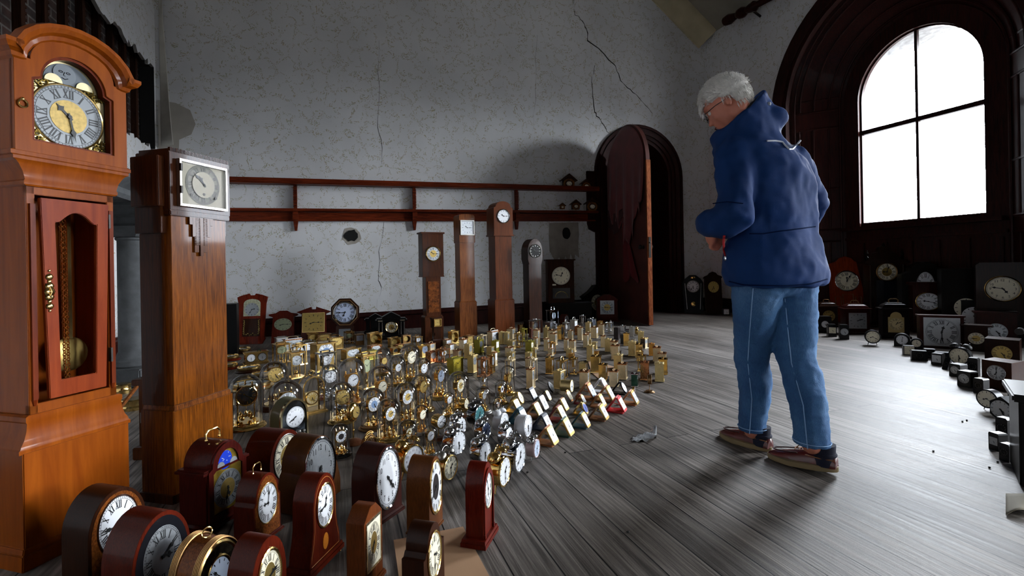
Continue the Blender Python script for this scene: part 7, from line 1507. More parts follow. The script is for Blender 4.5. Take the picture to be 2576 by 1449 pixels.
SM = [ # label, crop, x, yb, yt, ang, w/h, depth/h, dial, dial r, sq
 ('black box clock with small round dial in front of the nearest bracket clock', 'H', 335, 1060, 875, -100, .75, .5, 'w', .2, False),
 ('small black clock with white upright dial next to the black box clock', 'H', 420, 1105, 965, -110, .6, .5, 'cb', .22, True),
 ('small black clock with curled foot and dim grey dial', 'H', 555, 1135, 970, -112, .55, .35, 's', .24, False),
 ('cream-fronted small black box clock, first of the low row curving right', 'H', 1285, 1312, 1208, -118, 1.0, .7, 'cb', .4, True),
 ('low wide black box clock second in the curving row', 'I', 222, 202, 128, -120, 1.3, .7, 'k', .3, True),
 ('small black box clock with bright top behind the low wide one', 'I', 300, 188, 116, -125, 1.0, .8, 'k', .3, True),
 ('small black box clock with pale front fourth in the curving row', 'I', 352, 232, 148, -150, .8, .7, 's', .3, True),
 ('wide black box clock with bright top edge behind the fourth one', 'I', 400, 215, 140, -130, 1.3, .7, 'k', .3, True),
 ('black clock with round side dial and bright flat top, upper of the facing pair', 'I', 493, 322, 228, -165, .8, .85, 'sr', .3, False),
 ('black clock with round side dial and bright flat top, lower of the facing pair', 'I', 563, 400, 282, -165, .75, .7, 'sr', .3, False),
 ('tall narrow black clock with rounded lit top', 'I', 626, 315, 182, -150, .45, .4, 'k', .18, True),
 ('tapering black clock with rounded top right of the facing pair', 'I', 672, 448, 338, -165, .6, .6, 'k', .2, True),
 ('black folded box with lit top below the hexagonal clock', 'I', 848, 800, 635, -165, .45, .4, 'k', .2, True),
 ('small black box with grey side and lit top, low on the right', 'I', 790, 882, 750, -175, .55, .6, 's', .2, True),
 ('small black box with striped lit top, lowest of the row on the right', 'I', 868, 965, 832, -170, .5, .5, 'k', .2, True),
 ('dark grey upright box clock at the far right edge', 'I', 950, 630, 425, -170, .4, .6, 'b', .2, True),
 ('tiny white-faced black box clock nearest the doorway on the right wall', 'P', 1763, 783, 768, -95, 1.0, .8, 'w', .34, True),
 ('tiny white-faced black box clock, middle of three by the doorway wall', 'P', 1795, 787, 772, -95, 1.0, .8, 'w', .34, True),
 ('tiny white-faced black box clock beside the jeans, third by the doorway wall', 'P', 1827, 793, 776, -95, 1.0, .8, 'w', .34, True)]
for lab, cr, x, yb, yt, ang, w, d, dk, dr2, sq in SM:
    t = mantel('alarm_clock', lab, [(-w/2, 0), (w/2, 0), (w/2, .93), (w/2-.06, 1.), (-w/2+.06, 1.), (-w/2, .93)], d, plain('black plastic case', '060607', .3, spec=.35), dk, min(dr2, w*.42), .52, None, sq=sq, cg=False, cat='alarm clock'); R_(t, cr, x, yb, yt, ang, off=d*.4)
t = twinbell('alarm_clock', 'tall round black alarm clock with cream dial and top bells near the right', black, 'ca', bellm=blackm, handle=False); R_(t, 'I', 528, 250, 60, -150, off=.1)
t = drum('alarm_clock', 'round black alarm clock with pale dial on small foot, lower right', black, 'cb', 0, dep=.5, rim=black); R_(t, 'I', 738, 585, 425, -165, off=.2)
t = mantel('alarm_clock', 'hexagonal grey-faced clock with chrome top, lower right', [(.42*math.cos(PI/6+PI/3*i), .5+.5*math.sin(PI/6+PI/3*i)) for i in range(6)], .5, black, 's', .34, .5, None, cat='alarm clock'); R_(t, 'I', 845, 670, 475, -168, off=.2)
p = fl(*pxy('I', 415, 272)); t = mantel('alarm_clock', 'small black folding clock tipped back on its stand in the curving row', box(.45), .2, black, 'k', .18, .5, None, sq=True, cg=False, cat='alarm clock'); R_(t, 'I', 415, 270, 185, -160, lean=.0); t.rotation_euler.rotate_axis('Y', .0); t.rotation_euler.rotate_axis('X', -.5)
t = mantel('wall_clock', 'glossy black drop wall clock with gilt ornaments leaning beside the doorway', [(-.22, 0), (.22, 0), (.26, .8), (.2, .9), (.08, 1.), (-.08, 1.), (-.2, .9), (-.26, .8)], .1, black, 'wr', .15, .70, silver, hr=(5, 35)); mb = MB(); mb.lathe([(.06, 0), (.01, .015)], 16, (0, -.055, .24), 'Y'); obj('pendulum_bob', mb.mesh('pendulum_bob', gold), t); mb = MB()
for s in (-1, 1): mb.tube([(s*.16, -.056, .1), (s*.2, -.056, .78)], .008, 5)
obj('gilt_line', mb.mesh('gilt_line', silver), t); mb = MB(); mb.ball((0, -.06, .93), .045, 8, 1.4, .5, .8); obj('crest_ornament', mb.mesh('crest_ornament', gold), t); R_(t, 'P', 1745, 788, 692, -105, lean=-.15)
t = mantel('wall_clock', 'dim wooden clock with gold dial leaning in the corner half behind the jacket', scroll, .12, dkw, 'g', .13, .64, None, hr=(5, 35)); R_(t, 'P', 1797, 792, 683, -100, lean=-.15, W=.9)
p = at(2520, 1000, 2.4)
# big dark silhouette at the right edge, cloth under it
t = thing('dark_case', 'tall near-black clock case cut off by the right frame edge', 'clock case', fl(2650, 1240) + Vector((.11, .1, 0)), -.7); mb = MB(); mb.box(0, 0, 0, .22, .3, .34); mb.box(0, 0, .34, .26, .34, .03); obj('case', mb.mesh('case', blackw, bevel=.006), t)
def sheet(u, v): p = fl(2530+u*70, 1245+v*55); return (p.x, p.y, .006+.02*math.sin(u*3)*v)
t = cloth('paper_sheet', sheet, 8, 6, plain('dull beige paper', '8f8672', .85), None, .001); tag(t, 'dull beige paper scrap under the dark case at right edge', 'paper')
p = fl(2575, 1060); t = mantel('mantel_clock', 'reddish brown oval-sided mantel clock at the extreme right edge', arch(.7, 1, .5), .4, wood('dim red mahogany', '1e0806', '3c120c', 5), 'w', .25, .55, chrome); R_(t, 'I', 985, 750, 545, -175, off=.2)
t = thing('louvred_clock', 'pale ribbed modern clock at the right edge above the grey box', 'clock'); mb = MB()
for i in range(6): mb.box(-.3+i*.12, 0, .0, .05, .5, 1.-.05*i)
mb.box(0, .1, 0, .75, .3, .3); obj('ribbed_case', mb.mesh('ribbed_case', plain('grey ribbed plastic', '6c7076', .4)), t); R_(t, 'I', 990, 520, 375, -160, off=.3)
t = drum('alarm_clock', 'dark cylindrical clock lying on the pale-topped box at the right edge', iron, 's', 0, dep=.9); px, py = pxy('I', 985, 150); q = fl(*pxy('I', 850, 250)); t.location = at(px, py, q.y+.15); t.location.z = at(*pxy('I', 850, 40), q.y).z - .0; t.scale = (.07, .07, .07); t.rotation_euler = (0, 0, 2.2)
# ---------------------------------------------------------------- the man walking away past the clocks
def fuse(mb, name, mats, voxel=.012, smooth=6, par=None, disp=None):
    """fuse overlapping closed lofts into one continuous skin"""
    me = mb.mesh(name, mats, ang=180); o = obj(name, me, par)
    r = o.modifiers.new('remesh', 'REMESH'); r.mode = 'VOXEL'; r.voxel_size = voxel; r.use_smooth_shade = True
    s = o.modifiers.new('smooth', 'SMOOTH'); s.iterations = smooth; s.factor = .5
    if disp:
        for nm, sc, st, vec in disp:
            tx = bpy.data.textures.new(nm, 'CLOUDS'); tx.noise_scale = sc; tx.noise_depth = 2
            d = o.modifiers.new(nm, 'DISPLACE'); d.texture = tx; d.strength = st; d.mid_level = .5; d.texture_coords = 'LOCAL'
    dg = bpy.context.evaluated_depsgraph_get(); m2 = bpy.data.meshes.new_from_object(o.evaluated_get(dg)); o.modifiers.clear()
    old = o.data; o.data = m2; bpy.data.meshes.remove(old); m2.name = name
    for p in m2.polygons: p.use_smooth = True
    return o
def ring(c, ax, a, b, n=20, fwd=None, tilt=None):
    """ellipse: centre, unit axis across, half widths across and front-back; tilt = the axis the ring is square to"""
    c = Vector(c); ax = Vector(ax).normalized(); up = Vector(tilt).normalized() if tilt else Vector((0, 0, 1)); f = up.cross(ax).normalized(); ax = f.cross(up).normalized()
    return [c + ax*a*math.cos(2*PI*i/n) + f*b*math.sin(2*PI*i/n) for i in range(n)]
def limb(mb, pts, rs, n=14):
    pts = [Vector(p) for p in pts]; P2 = []; R2 = []
    for i in range(len(pts)-1):
        for k in range(4): q = k/4; P2.append(pts[i].lerp(pts[i+1], q)); R2.append(rs[i]*(1-q)+rs[i+1]*q)
    P2.append(pts[-1]); R2.append(rs[-1]); mb.tube(P2, .1, n, rs=R2); mb.ball(P2[0], R2[0], 14); mb.ball(P2[-1], R2[-1], 14)
LAT = Vector((.93, .37, 0)).normalized(); FW = Vector((-LAT.y, LAT.x, 0))     # across the back (his right), and the way he faces
YM = 2.30
man = thing('person', 'person with short white hair, blue jacket, jeans and deck shoes, walking head bowed', 'person')
skin = plain('ruddy skin', 'c47a62', .5, var=.12, vscale=14, bump=.15, bscale=120); jk = plain('navy blue jacket fabric', '0f3062', .8, spec=.2, var=.15, vscale=6, bump=.25, bscale=400)
def denimm():
    m, nt, b = _nt('faded blue denim'); L = nt.links.new; tc = N(nt, 'ShaderNodeTexCoord'); n = N(nt, 'ShaderNodeTexNoise', i_Scale=5., i_Detail=5.); L(tc.outputs['Object'], n.inputs['Vector'])
    mp = N(nt, 'ShaderNodeMapping'); mp.inputs['Scale'].default_value = (160, 160, 14); L(tc.outputs['Object'], mp.inputs['Vector']); n2 = N(nt, 'ShaderNodeTexNoise', i_Scale=3., i_Detail=3.); L(mp.outputs[0], n2.inputs['Vector'])
    r = ramp(nt, [(.3, '1c4273'), (.52, '35628f'), (.75, '6286ad')]); a = N(nt, 'ShaderNodeMath', operation='MULTIPLY_ADD'); a.inputs[1].default_value = .6; L(n.outputs['Fac'], a.inputs[0])
    k = N(nt, 'ShaderNodeMath', operation='MULTIPLY'); k.inputs[1].default_value = .4; L(n2.outputs['Fac'], k.inputs[0]); L(k.outputs[0], a.inputs[2]); L(a.outputs[0], r.inputs['Fac']); L(r.outputs[0], b.inputs['Base Color']); b.inputs['Roughness'].default_value = .85
    w = N(nt, 'ShaderNodeTexWave', i_Scale=9., i_Distortion=9., i_Detail=2.); w.bands_direction = 'Z'; L(tc.outputs['Object'], w.inputs['Vector'])
    s = N(nt, 'ShaderNodeMath', operation='MULTIPLY_ADD'); s.inputs[1].default_value = .5; L(w.outputs['Fac'], s.inputs[0]); L(n2.outputs['Fac'], s.inputs[2]); bp = N(nt, 'ShaderNodeBump', i_Strength=.35, i_Distance=.006); L(s.outputs[0], bp.inputs['Height']); L(bp.outputs['Normal'], b.inputs['Normal']); return m
denim = denimm()
A = at
# --- body under the clothes: one continuous surface
mb = MB(); hip = A(1948, 700, YM); hl = hip - LAT*.10; hr2 = hip + LAT*.10
kneeL, ankL = A(1890, 905, 2.40), A(1893, 1082, 2.41); kneeR, ankR = A(2003, 905, 2.27), A(2042, 1118, 2.13)
neck = A(1880, 292, YM-.02); sh = A(1915, 372, YM); shL = sh - LAT*.205 + Vector((0, 0, -.02)) - FW*.0; shR = sh + LAT*.215 + Vector((0, 0, -.01))
elL = A(1850, 548, 2.10); wrL = A(1784, 566, 2.24); elR = A(2050, 520, 2.50); wrR = A(2010, 600, 2.62)
limb(mb, [hl, kneeL, ankL], [.085, .058, .042]); limb(mb, [hr2, kneeR, ankR], [.085, .058, .042])
mb.loft([ring(hip + Vector((0, 0, z)) + FW*f, LAT, a, b) for z, a, b, f in ((-.06, .15, .10, 0), (.1, .15, .11, 0), (.3, .15, .11, .02), (.5, .18, .12, .04), (.62, .17, .10, .05), (.68, .09, .07, .06))])
limb(mb, [shL + LAT*.05 - Vector((0, 0, .05)), elL, wrL], [.045, .04, .03]); limb(mb, [shR - LAT*.05 - Vector((0, 0, .05)), elR, wrR], [.045, .04, .03])
hd = A(1828, 263, YM-.02)                                   # centre of the skull
FH = Vector((-.80, .40, -.52)).normalized()                 # the way the bowed face points
SH = Vector((0, 0, 1)).cross(FH).normalized()               # his left
UH = FH.cross(SH).normalized()
limb(mb, [sh + FW*.05 + Vector((0, 0, .0)), neck + FW*.04, hd - UH*.05 - FH*.02], [.075, .062, .06])
def H(f, s, u): return hd + FH*f + SH*s + UH*u
HM = Matrix(((FH.x, SH.x, UH.x, hd.x), (FH.y, SH.y, UH.y, hd.y), (FH.z, SH.z, UH.z, hd.z), (0, 0, 0, 1)))
def hball(f, s, u, r, sx=1., sy=1., sz=1., n=18):
    k = len(mb.v); mb.ball((0, 0, 0), r, n, sx, sy, sz); M = HM @ Matrix.Translation((f, s, u))
    for i in range(k, len(mb.v)): mb.v[i] = tuple(M @ Vector(mb.v[i]))
hball(-.012, 0, .028, .098, .98, .78, .92); hball(.035, 0, -.02, .078, .78, .80, 1.15); hball(.05, 0, -.078, .038, .85, .95, .75); hball(.078, 0, .028, .04, .5, 1.35, .5)
hball(.088, 0, -.022, .016, .9, .8, 2.0); hball(.101, 0, -.037, .014, 1., 1.05, .8); hball(.082, .0, -.064, .018, .7, 1.5, .45); hball(.079, 0, -.074, .018, .7, 1.3, .4)
for s in (-1, 1): hball(.062, s*.042, -.035, .028, .7, .7, .8); hball(.072, s*.032, .0, .013, .7, 1.2, .7); hball(-.005, s*.080, -.010, .024, .75, .30, 1.25)
# left hand: palm and five fingers curled at the front of the jacket
pc_ = wrL + Vector((.012, .015, -.040)); d1_ = (pc_ - wrL).normalized(); limb(mb, [wrL, pc_, pc_ + d1_*.025], [.025, .026, .026])
for k, (o_, l) in enumerate(((-.028, .07), (-.010, .078), (.010, .074), (.028, .06))):
    b0 = pc_ + d1_*.03 + LAT*o_*.5 + Vector((0, 0, o_)); p1 = b0 + d1_*l*.22 + Vector((.016, .004, .0)); p2 = p1 + Vector((l*.36, .006, -.003)); p3 = p2 + Vector((.012, .004, .012)); mb.tube([b0, p1, p2, p3], .009, 8, rs=[.011, .010, .009, .007])
b0 = pc_ + Vector((.01, .01, .025)); mb.tube([b0, b0 + Vector((-.02, .03, .01)), b0 + Vector((-.035, .04, -.012))], .01, 8, rs=[.013, .011, .008])
limb(mb, [wrR, wrR + Vector((-.03, .05, -.03))], [.03, .028])
for k in range(5): b0 = wrR + Vector((-.03, .05, -.03)) + Vector((.006*(k-2), 0, .012*(k-2))); mb.tube([b0, b0 + Vector((-.03, .03, -.02)), b0 + Vector((-.035, .05, -.045))], .009, 8)
body = fuse(mb, 'body', skin, .0075, 3, man)
# --- jeans
mb = MB()
def leg(top, knee, ank, rt, rk, ra, side):
    P = []; 
    for q, c, a, b in ((0, top + Vector((0, 0, .05)), rt*1.0, rt*1.12), (.25, top.lerp(knee, .3), rt*.98, rt*1.05), (.5, top.lerp(knee, .65), rt*.86, rt*.92), (.7, knee, rk, rk*1.08), (.78, knee.lerp(ank, .15) - FW*.012, rk*1.0, rk*1.1), (.9, knee.lerp(ank, .5) - FW*.018, (rk+ra)/2, (rk+ra)/2*1.12), (1, ank + Vector((0, 0, .03)), ra, ra*1.08), (1.05, ank - Vector((0, 0, .005)), ra*1.04, ra*1.12)): P.append(ring(c, LAT, a, b, 22))
    mb.loft(P)
leg(hl - LAT*.003, kneeL, ankL, .105, .074, .060, -1); leg(hr2 + LAT*.0, kneeR, ankR, .108, .078, .066, 1)
mb.loft([ring(hip + Vector((0, 0, z)), LAT, a, b, 24) for z, a, b in ((-.08, .13, .10), (-.02, .19, .135), (.05, .205, .145), (.12, .20, .14))])
jeans = fuse(mb, 'jeans', denim, .011, 4, man, [('fold a', .075, .022, None), ('fold b', .03, .008, None)])
lt = plain('pale seam thread', '8fb4dc', .8)
mb = MB()
def onring(c, a, b, ang): f = Vector((0, 0, 1)).cross(LAT); return c + LAT*a*math.cos(ang) + f*b*math.sin(ang)
for (tp_, kn, an, rt, rk, ra, an0) in ((hl, kneeL, ankL, .107, .078, .064, 3.65), (hr2, kneeR, ankR, .11, .082, .07, 3.55)):
    mb.tube([onring(tp_.lerp(kn, .1), rt, rt*1.1, an0), onring(tp_.lerp(kn, .6), rt*.88, rt*.95, an0), onring(kn, rk, rk*1.08, an0), onring(kn.lerp(an, .5)-FW*.018, (rk+ra)/2, (rk+ra)/2*1.1, an0), onring(an, ra*1.02, ra*1.1, an0)], .0022, 5)
    c = an + Vector((0, 0, .018)); mb.tube([onring(c, ra*1.0, ra*1.08, 2*PI*i/30) for i in range(30)], .002, 5, closed=True)
o = obj('seam', mb.mesh('seam', lt), jeans)
# --- jacket: torso, arms, collar hood fused into one garment
mb = MB()
def tr(px, py, a, b, f=0., Y=YM): return ring(A(px, py, Y) + FW*f, LAT, a, b, 28)
mb.loft([tr(1955, 718, .262, .17), tr(1953, 690, .268, .18), tr(1948, 650, .255, .175), tr(1945, 610, .245, .165), tr(1942, 582, .228, .150), tr(1940, 550, .232, .155), tr(1936, 500, .232, .16), tr(1932, 450, .228, .165, .01), tr(1925, 405, .225, .16, .02), tr(1915, 370, .215, .145, .03), tr(1905, 342, .17, .125, .04), tr(1895, 320, .12, .105, .05)])
def arm(a, e, w, r0, r1, r2): 
    limb(mb, [a, e, w], [r0, r1, r2])
arm(shL + LAT*.03 + Vector((0, 0, -.03)), elL, wrL + Vector((-.004, 0, .002)), .085, .078, .062); arm(shR - LAT*.03 + Vector((0, 0, -.03)), elR, wrR, .085, .07, .055)
# raised collar / rolled hood round the neck
colr = [(A(1903, 362, YM), .165, .125, .1), (A(1893, 334, YM), .162, .135, .35), (A(1880, 306, YM), .166, .145, .62), (A(1869, 284, YM), .168, .145, .85)]
tiltv = Vector((-.95, .1, 1)).normalized()
mb.loft([ring(c + FW*.035, LAT, a, b, 26, tilt=Vector((-k, .1*k, 1))) for c, a, b, k in colr])
mb.ball(tuple(A(1928, 300, YM)), .08, 14, 1.2, 1., .75)
jacket = fuse(mb, 'jacket', jk, .012, 4, man, [('fold a', .17, .05, None), ('fold b', .06, .009, None)])
# cut the collar open by a dark lining disc
mb = MB(); c = A(1872, 290, YM) + FW*.035; mb.loft([ring(c + tiltv*z, LAT, a, a*.8, 26, tilt=tiltv) for z, a in ((-.012, .145), (.004, .150), (.010, .147))]); lin_ = obj('collar_lining', mb.mesh('collar_lining', plain('dark collar lining', '15181e', .8)), jacket)
def onj(px, py, out=.006):
    """point on the camera side of the torso surface"""
    o_ = Vector((0, 0, CH)); d = (A(px, py, YM) - o_).normalized(); hit_, loc, nr, idx = jacket.ray_cast(o_, d); return (loc + nr*out*.3) if hit_ else A(px, py, YM-.17)
def strip(name, pts, w, m, par):
    P3 = []
    for a, b in zip(pts, pts[1:]):
        for k in range(6): q = k/6; P3.append(onj(a[0]+(b[0]-a[0])*q, a[1]+(b[1]-a[1])*q))
    P3.append(onj(*pts[-1])); mb = MB(); mb.tube(P3, w, 6); return obj(name, mb.mesh(name, m), par)
strip('reflective_piping', [(1929, 355), (1950, 355), (1968, 358), (1976, 368), (1984, 376), (1992, 376), (2003, 366), (2014, 353)], .004, plain('reflective silver piping', 'c9ced6', .3), jacket)
strip('waist_seam', [(1885, 588), (1920, 588), (1960, 582), (2000, 577), (2050, 570)], .003, plain('dark blue seam', '071a3c', .9, spec=.05), jacket)
strip('sleeve_seam', [(1793, 512), (1830, 508), (1868, 512)], .0025, plain('dark blue seam', '071a3c', .9, spec=.05), jacket)
strip('hem_cord', [(1835, 708), (1870, 716), (1920, 718), (1980, 718), (2040, 714), (2080, 702)], .003, plain('dark blue seam', '071a3c', .9, spec=.05), jacket)
zp = strip('red_zip', [(1822, 592), (1820, 610), (1822, 630), (1826, 645)], .005, plain('red zip tape', 'b01c22', .5), jacket); 
mb = MB(); q = onj(1826, 650); mb.ball(q, .008, 8, 1, 1, 1.6); obj('zip_pull', mb.mesh('zip_pull', chrome), zp)
mb = MB(); mb.ball(onj(1934, 262), .010, 8); obj('press_stud', mb.mesh('press_stud', plain('grey stud', 'aeb6c2', .4)), jacket)
# --- hair: cap plus many short swept locks
hairm = plain('white grey hair', 'd9d6d0', .7, var=.12, vscale=60, sheen=.3)
mb = MB(); rh = random.Random(12)
def sk(th, ph_):
    f, s, u = math.cos(th)*math.cos(ph_), math.sin(th)*math.cos(ph_), math.sin(ph_); return Vector((-.012+f*.103, s*.082, .028+u*.098)), Vector((f, s, u))
cap = MB(); vs = []; n1, n2 = 30, 12
def low(th):   # hairline: high over the brow, low at the nape
    c = math.cos(th); return .42 if c > .72 else (.02 if c > .25 else (-.25 if c > -.2 else -.75))
rings = []
for j in range(n2+1):
    rr_ = []
    for i in range(n1):
        th = 2*PI*i/n1; l = low(th); ph_ = l + (PI/2-l)*(j/n2)*.98; p, nn = sk(th, ph_); rr_.append(tuple(HM @ (p + nn*(.008 if j else -.01))))
    rings.append(rr_)
cap.loft(rings); hair = obj('hair', cap.mesh('hair', hairm, ang=180), man)
lk = MB()
for i in range(2600):
    th = rh.uniform(0, 2*PI); l = low(th); ph_ = l + (PI/2-l)*rh.random()**1.1; p, nn = sk(th, ph_); p = p + nn*.004
    sw = Vector((.55, rh.uniform(-.3, .3), .1 if nn.z < .3 else .25)); d = (nn*.75 + sw*.6 + Vector((rh.uniform(-.2, .2), rh.uniform(-.2, .2), rh.uniform(-.1, .2)))).normalized()
    if nn.z < .0: d = (nn*.35 + Vector((.1, 0, -.9)) + Vector((0, rh.uniform(-.2, .2), 0))).normalized()
    L0 = rh.uniform(.014, .026); w_ = rh.uniform(.0007, .0014); q = p + d*L0*.5 + nn*.002; e = p + d*L0 + Vector((.002, 0, -.004))
    lk.tube([HM @ p, HM @ q, HM @ e], w_, 4, rs=[w_, w_*.8, w_*.15])
for i in range(60):
    p = Vector((.085, rh.uniform(-.03, .055), .055+rh.uniform(-.01, .012))); d = Vector((.75, rh.uniform(-.1, .3), -.55)).normalized(); L0 = rh.uniform(.03, .05); lk.tube([HM @ p, HM @ (p+d*L0*.6), HM @ (p+d*L0+Vector((-.002, 0, -.012)))], .0015, 4, rs=[.002, .0016, .0004])
o = obj('hair_locks', lk.mesh('hair_locks', hairm), hair); o['kind'] = 'stuff'
# --- face details and glasses
mb = MB()
for s in (-1, 1): mb.ball(tuple(HM @ Vector((.079, s*.032, .001))), .0115, 10)
obj('eye', mb.mesh('eye', plain('eye white', 'd8d2cc', .3)), body)['label'] = 'eyes cast down behind glasses'
mb = MB(); mb.tube([HM @ Vector((.094, -.018, -.068)), HM @ Vector((.099, 0, -.067)), HM @ Vector((.094, .018, -.068))], .0028, 6); obj('lips', mb.mesh('lips', plain('lip colour', '8a4a42', .5)), body)
mb = MB()
for s in (-1, 1):
    mb.tube([HM @ Vector((.074, s*.018+s*k*.007, .024+.003*math.sin(k))) for k in range(5)], .003, 5)
obj('eyebrow', mb.mesh('eyebrow', hairm), body)
gl = MB()
for s in (-1, 1):
    gl.tube([HM @ Vector((.104 - .004*abs(math.sin(a)), s*(.034+.024*math.cos(a)), -.004+.017*math.sin(a))) for a in [2*PI*i/18 for i in range(18)]], .0012, 5, closed=True)
    gl.tube([HM @ Vector((.100, s*.058, .004)), HM @ Vector((.05, s*.080, .004)), HM @ Vector((-.012, s*.084, .0)), HM @ Vector((-.03, s*.078, -.012))], .0017, 6)
gl.tube([HM @ Vector((.108, -.010, .0)), HM @ Vector((.112, 0, .003)), HM @ Vector((.108, .010, .0))], .0014, 5)
gobj = obj('glasses', gl.mesh('glasses', plain('dark spectacle frame', '1a1c20', .25)), man)
gl = MB(); 
for s in (-1, 1): gl.add([HM @ Vector((.104, s*(.034+.024*math.cos(a)), -.004+.017*math.sin(a))) for a in [2*PI*i/18 for i in range(18)]], [tuple(range(18))])
obj('lenses', gl.mesh('lenses', paneg, smooth=False), gobj)
# --- deck shoes
shoem = plain('oxblood leather', '5a1712', .32, coat=.35, var=.2, vscale=12); solem = plain('tan rubber sole', '8d7a58', .7)
def shoe(heel, toe, lift=0.):
    heel = Vector(heel); toe = Vector(toe); d = (toe-heel); L = .275; ax = d.normalized(); lat = Vector((0, 0, 1)).cross(ax)
    r = bpy.data.objects.new('shoe', None); COL.objects.link(r); r.parent = man
    M = Matrix(((ax.x, lat.x, 0, heel.x), (ax.y, lat.y, 0, heel.y), (ax.z, 0, 1, heel.z), (0, 0, 0, 1)))
    def prof(k, w, z0, z1): return [M @ Vector((k*L, w*math.cos(a), z0 + (z1-z0)*(.5+.5*math.sin(a)))) for a in [2*PI*i/20 for i in range(20)]]
    def foot(z, grow=0.):
        o = []
        for i in range(28):
            a = 2*PI*i/28; x = .5 - .5*math.cos(a); w = (.036 + .014*math.sin(x*PI*.9)**1 + (.006 if x > .55 else 0)) ; o.append(M @ Vector((x*(L+grow*2)-grow, (w+grow)*math.sin(a)*(1 if .02 < x < .98 else .7) ** .5, z)))
        return o
    mb = MB(); mb.loft([foot(.0, .003), foot(.006, .006), foot(.022, .006), foot(.024, .002)]); obj('sole', mb.mesh('sole', solem, ang=50), r)
    mb = MB(); hgt = [(.0, .062, .030), (.06, .075, .036), (.2, .078, .040), (.38, .072, .042), (.52, .066, .046), (.66, .056, .048), (.8, .046, .046), (.92, .038, .036), (.99, .028, .018)]
    mb.loft([[M @ Vector((k*L, w*math.cos(a)*(1. if math.sin(a) < 0 else .82), .02 + max(0, math.sin(a))*(h-.02) + min(0, math.sin(a))*.004)) for a in [2*PI*i/20 for i in range(20)]] for k, h, w in hgt]); obj('upper', mb.mesh('upper', shoem, ang=70), r)
    mb = MB(); mb.tube([M @ Vector((.52*L + .40*L*math.sin(a), .036*math.cos(a)*-1, .060 - .012*math.sin(a))) for a in [PI*i/12 for i in range(13)]], .003, 6); obj('moc_stitching', mb.mesh('moc_stitching', plain('dark stitched seam', '3a0f0c', .5)), r)
    mb = MB()
    for k in range(3): mb.tube([M @ Vector((.44*L+k*.018, -.022, .072-.003*k)), M @ Vector((.45*L+k*.018, 0, .079-.003*k)), M @ Vector((.44*L+k*.018, .022, .072-.003*k))], .0026, 6)
    mb.tube([M @ Vector((.46*L, .0, .08)), M @ Vector((.5*L, .02, .092)), M @ Vector((.54*L, .03, .08))], .0024, 6); mb.tube([M @ Vector((.0*L, .031, .055)), M @ Vector((.2*L, .040, .056)), M @ Vector((.4*L, .042, .06))], .0024, 6)
    obj('lace', mb.mesh('lace', plain('brown lace', '8a5a34', .7)), r)
    mb = MB(); mb.tube([M @ Vector((.16*L + .036*math.cos(a)*1., .036*math.sin(a), .068)) for a in [2*PI*i/18 for i in range(18)]], .010, 8, closed=True); obj('sock', mb.mesh('sock', plain('navy sock', '12162a', .9)), r)
    mb = MB(); mb.lathe([(.040, .02), (.044, .11)], 18, cap=True, c=(0, 0, 0)); mb.v = [tuple(M @ (Vector(v) + Vector((.17*L, 0, .0)))) for v in mb.v]; obj('ankle', mb.mesh('ankle', plain('navy sock', '12162a', .9)), r)
    return r
hf = Vector((ankL.x+.035, ankL.y-.01, 0)); df = Vector((-.50, .86, 0)).normalized(); shoe(hf - df*.05, hf + df*.3)
hn = Vector((ankR.x+.045, ankR.y, 0)); dn = Vector((-.68, .73, 0)).normalized(); shoe(hn - dn*.055 + Vector((0, 0, .012)), hn + dn*.3 + Vector((0, 0, .0)))
# ---------------------------------------------------------------- camera, sky, light
cam = bpy.data.cameras.new('camera'); co = bpy.data.objects.new('camera', cam); COL.objects.link(co)
co.matrix_world = Matrix(((CA, SA, 0, 0), (0, 0, -1, 0), (-SA, CA, 0, CH), (0, 0, 0, 1)))
cam.sensor_width = 36; cam.lens = F/2576*36; cam.shift_y = -(724.5-CY)/2576; cam.clip_start = .05; cam.clip_end = 200
SC.camera = co
w = bpy.data.worlds.new('overcast sky'); SC.world = w; w.use_nodes = True; nt = w.node_tree; bg = nt.nodes['Background']
tc = N(nt, 'ShaderNodeTexCoord'); n = N(nt, 'ShaderNodeTexNoise', i_Scale=1.6, i_Detail=4.); nt.links.new(tc.outputs['Generated'], n.inputs['Vector'])
r = ramp(nt, [(.3, (.80, .88, 1.0)), (.7, (.90, .95, 1.0))]); nt.links.new(n.outputs['Fac'], r.inputs['Fac']); nt.links.new(r.outputs[0], bg.inputs['Color'])
sp_ = N(nt, 'ShaderNodeSeparateXYZ'); nt.links.new(tc.outputs['Generated'], sp_.inputs[0])
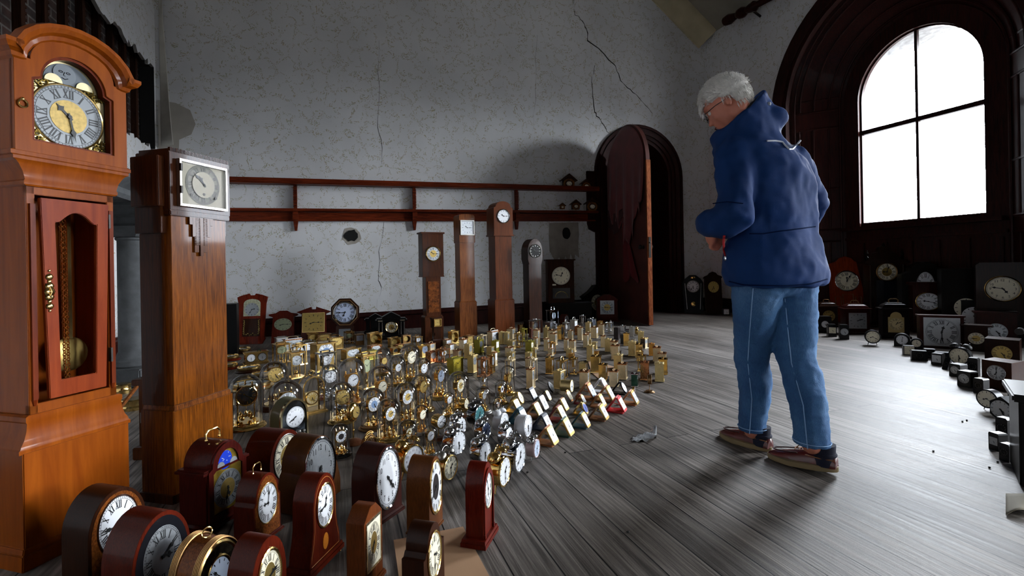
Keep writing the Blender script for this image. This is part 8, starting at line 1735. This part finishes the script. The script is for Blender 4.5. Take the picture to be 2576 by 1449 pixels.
gr = N(nt, 'ShaderNodeMapRange'); gr.inputs['From Min'].default_value = -.04; gr.inputs['From Max'].default_value = .06; gr.inputs['To Min'].default_value = SKY*.07; gr.inputs['To Max'].default_value = SKY
nt.links.new(sp_.outputs['Z'], gr.inputs['Value']); nt.links.new(gr.outputs[0], bg.inputs['Strength'])
for i, (c, r_, sp) in enumerate(WIN):
    l = bpy.data.lights.new('sky_portal', 'AREA'); l.shape = 'RECTANGLE'; l.size = 2.0; l.size_y = 3.0; l.cycles.is_portal = True
    o = bpy.data.objects.new('sky_portal', l); COL.objects.link(o); p = rwall(c, JD+.7, 2.65 if i == 0 else 1.9); o.location = p
    z = U.copy(); x = V.copy(); y = z.cross(x)   # light looks along its -Z, i.e. -U into the room
    o.matrix_world = Matrix(((x.x, y.x, z.x, p.x), (x.y, y.y, z.y, p.y), (x.z, y.z, z.z, p.z), (0, 0, 0, 1)))
for c in FWIN:
    l = bpy.data.lights.new('sky_portal', 'AREA'); l.shape = 'RECTANGLE'; l.size = 2.0; l.size_y = 3.0; l.cycles.is_portal = True
    o = bpy.data.objects.new('sky_portal', l); COL.objects.link(o); p = C0 + U*c + V*(LV+JD+.7) + Vector((0, 0, 1.9)); z = V.copy(); x = -U; y = z.cross(x)
    o.matrix_world = Matrix(((x.x, y.x, z.x, p.x), (x.y, y.y, z.y, p.y), (x.z, y.z, z.z, p.z), (0, 0, 0, 1)))
vs = SC.view_settings; vs.view_transform = 'Standard'; vs.look = 'None'; vs.gamma = 1; vs.exposure = EXPO; vs.use_curve_mapping = False
SC.cycles.use_denoising = True
try: SC.cycles.denoiser = 'OPENIMAGEDENOISE'
except Exception: pass
SC.cycles.max_bounces = 7; SC.cycles.diffuse_bounces = 4; SC.cycles.glossy_bounces = 3; SC.cycles.transparent_max_bounces = 16; SC.cycles.use_adaptive_sampling = True; SC.cycles.adaptive_threshold = .07; SC.cycles.adaptive_min_samples = 16
SC.cycles.caustics_reflective = False; SC.cycles.caustics_refractive = False; SC.cycles.sample_clamp_indirect = 6.
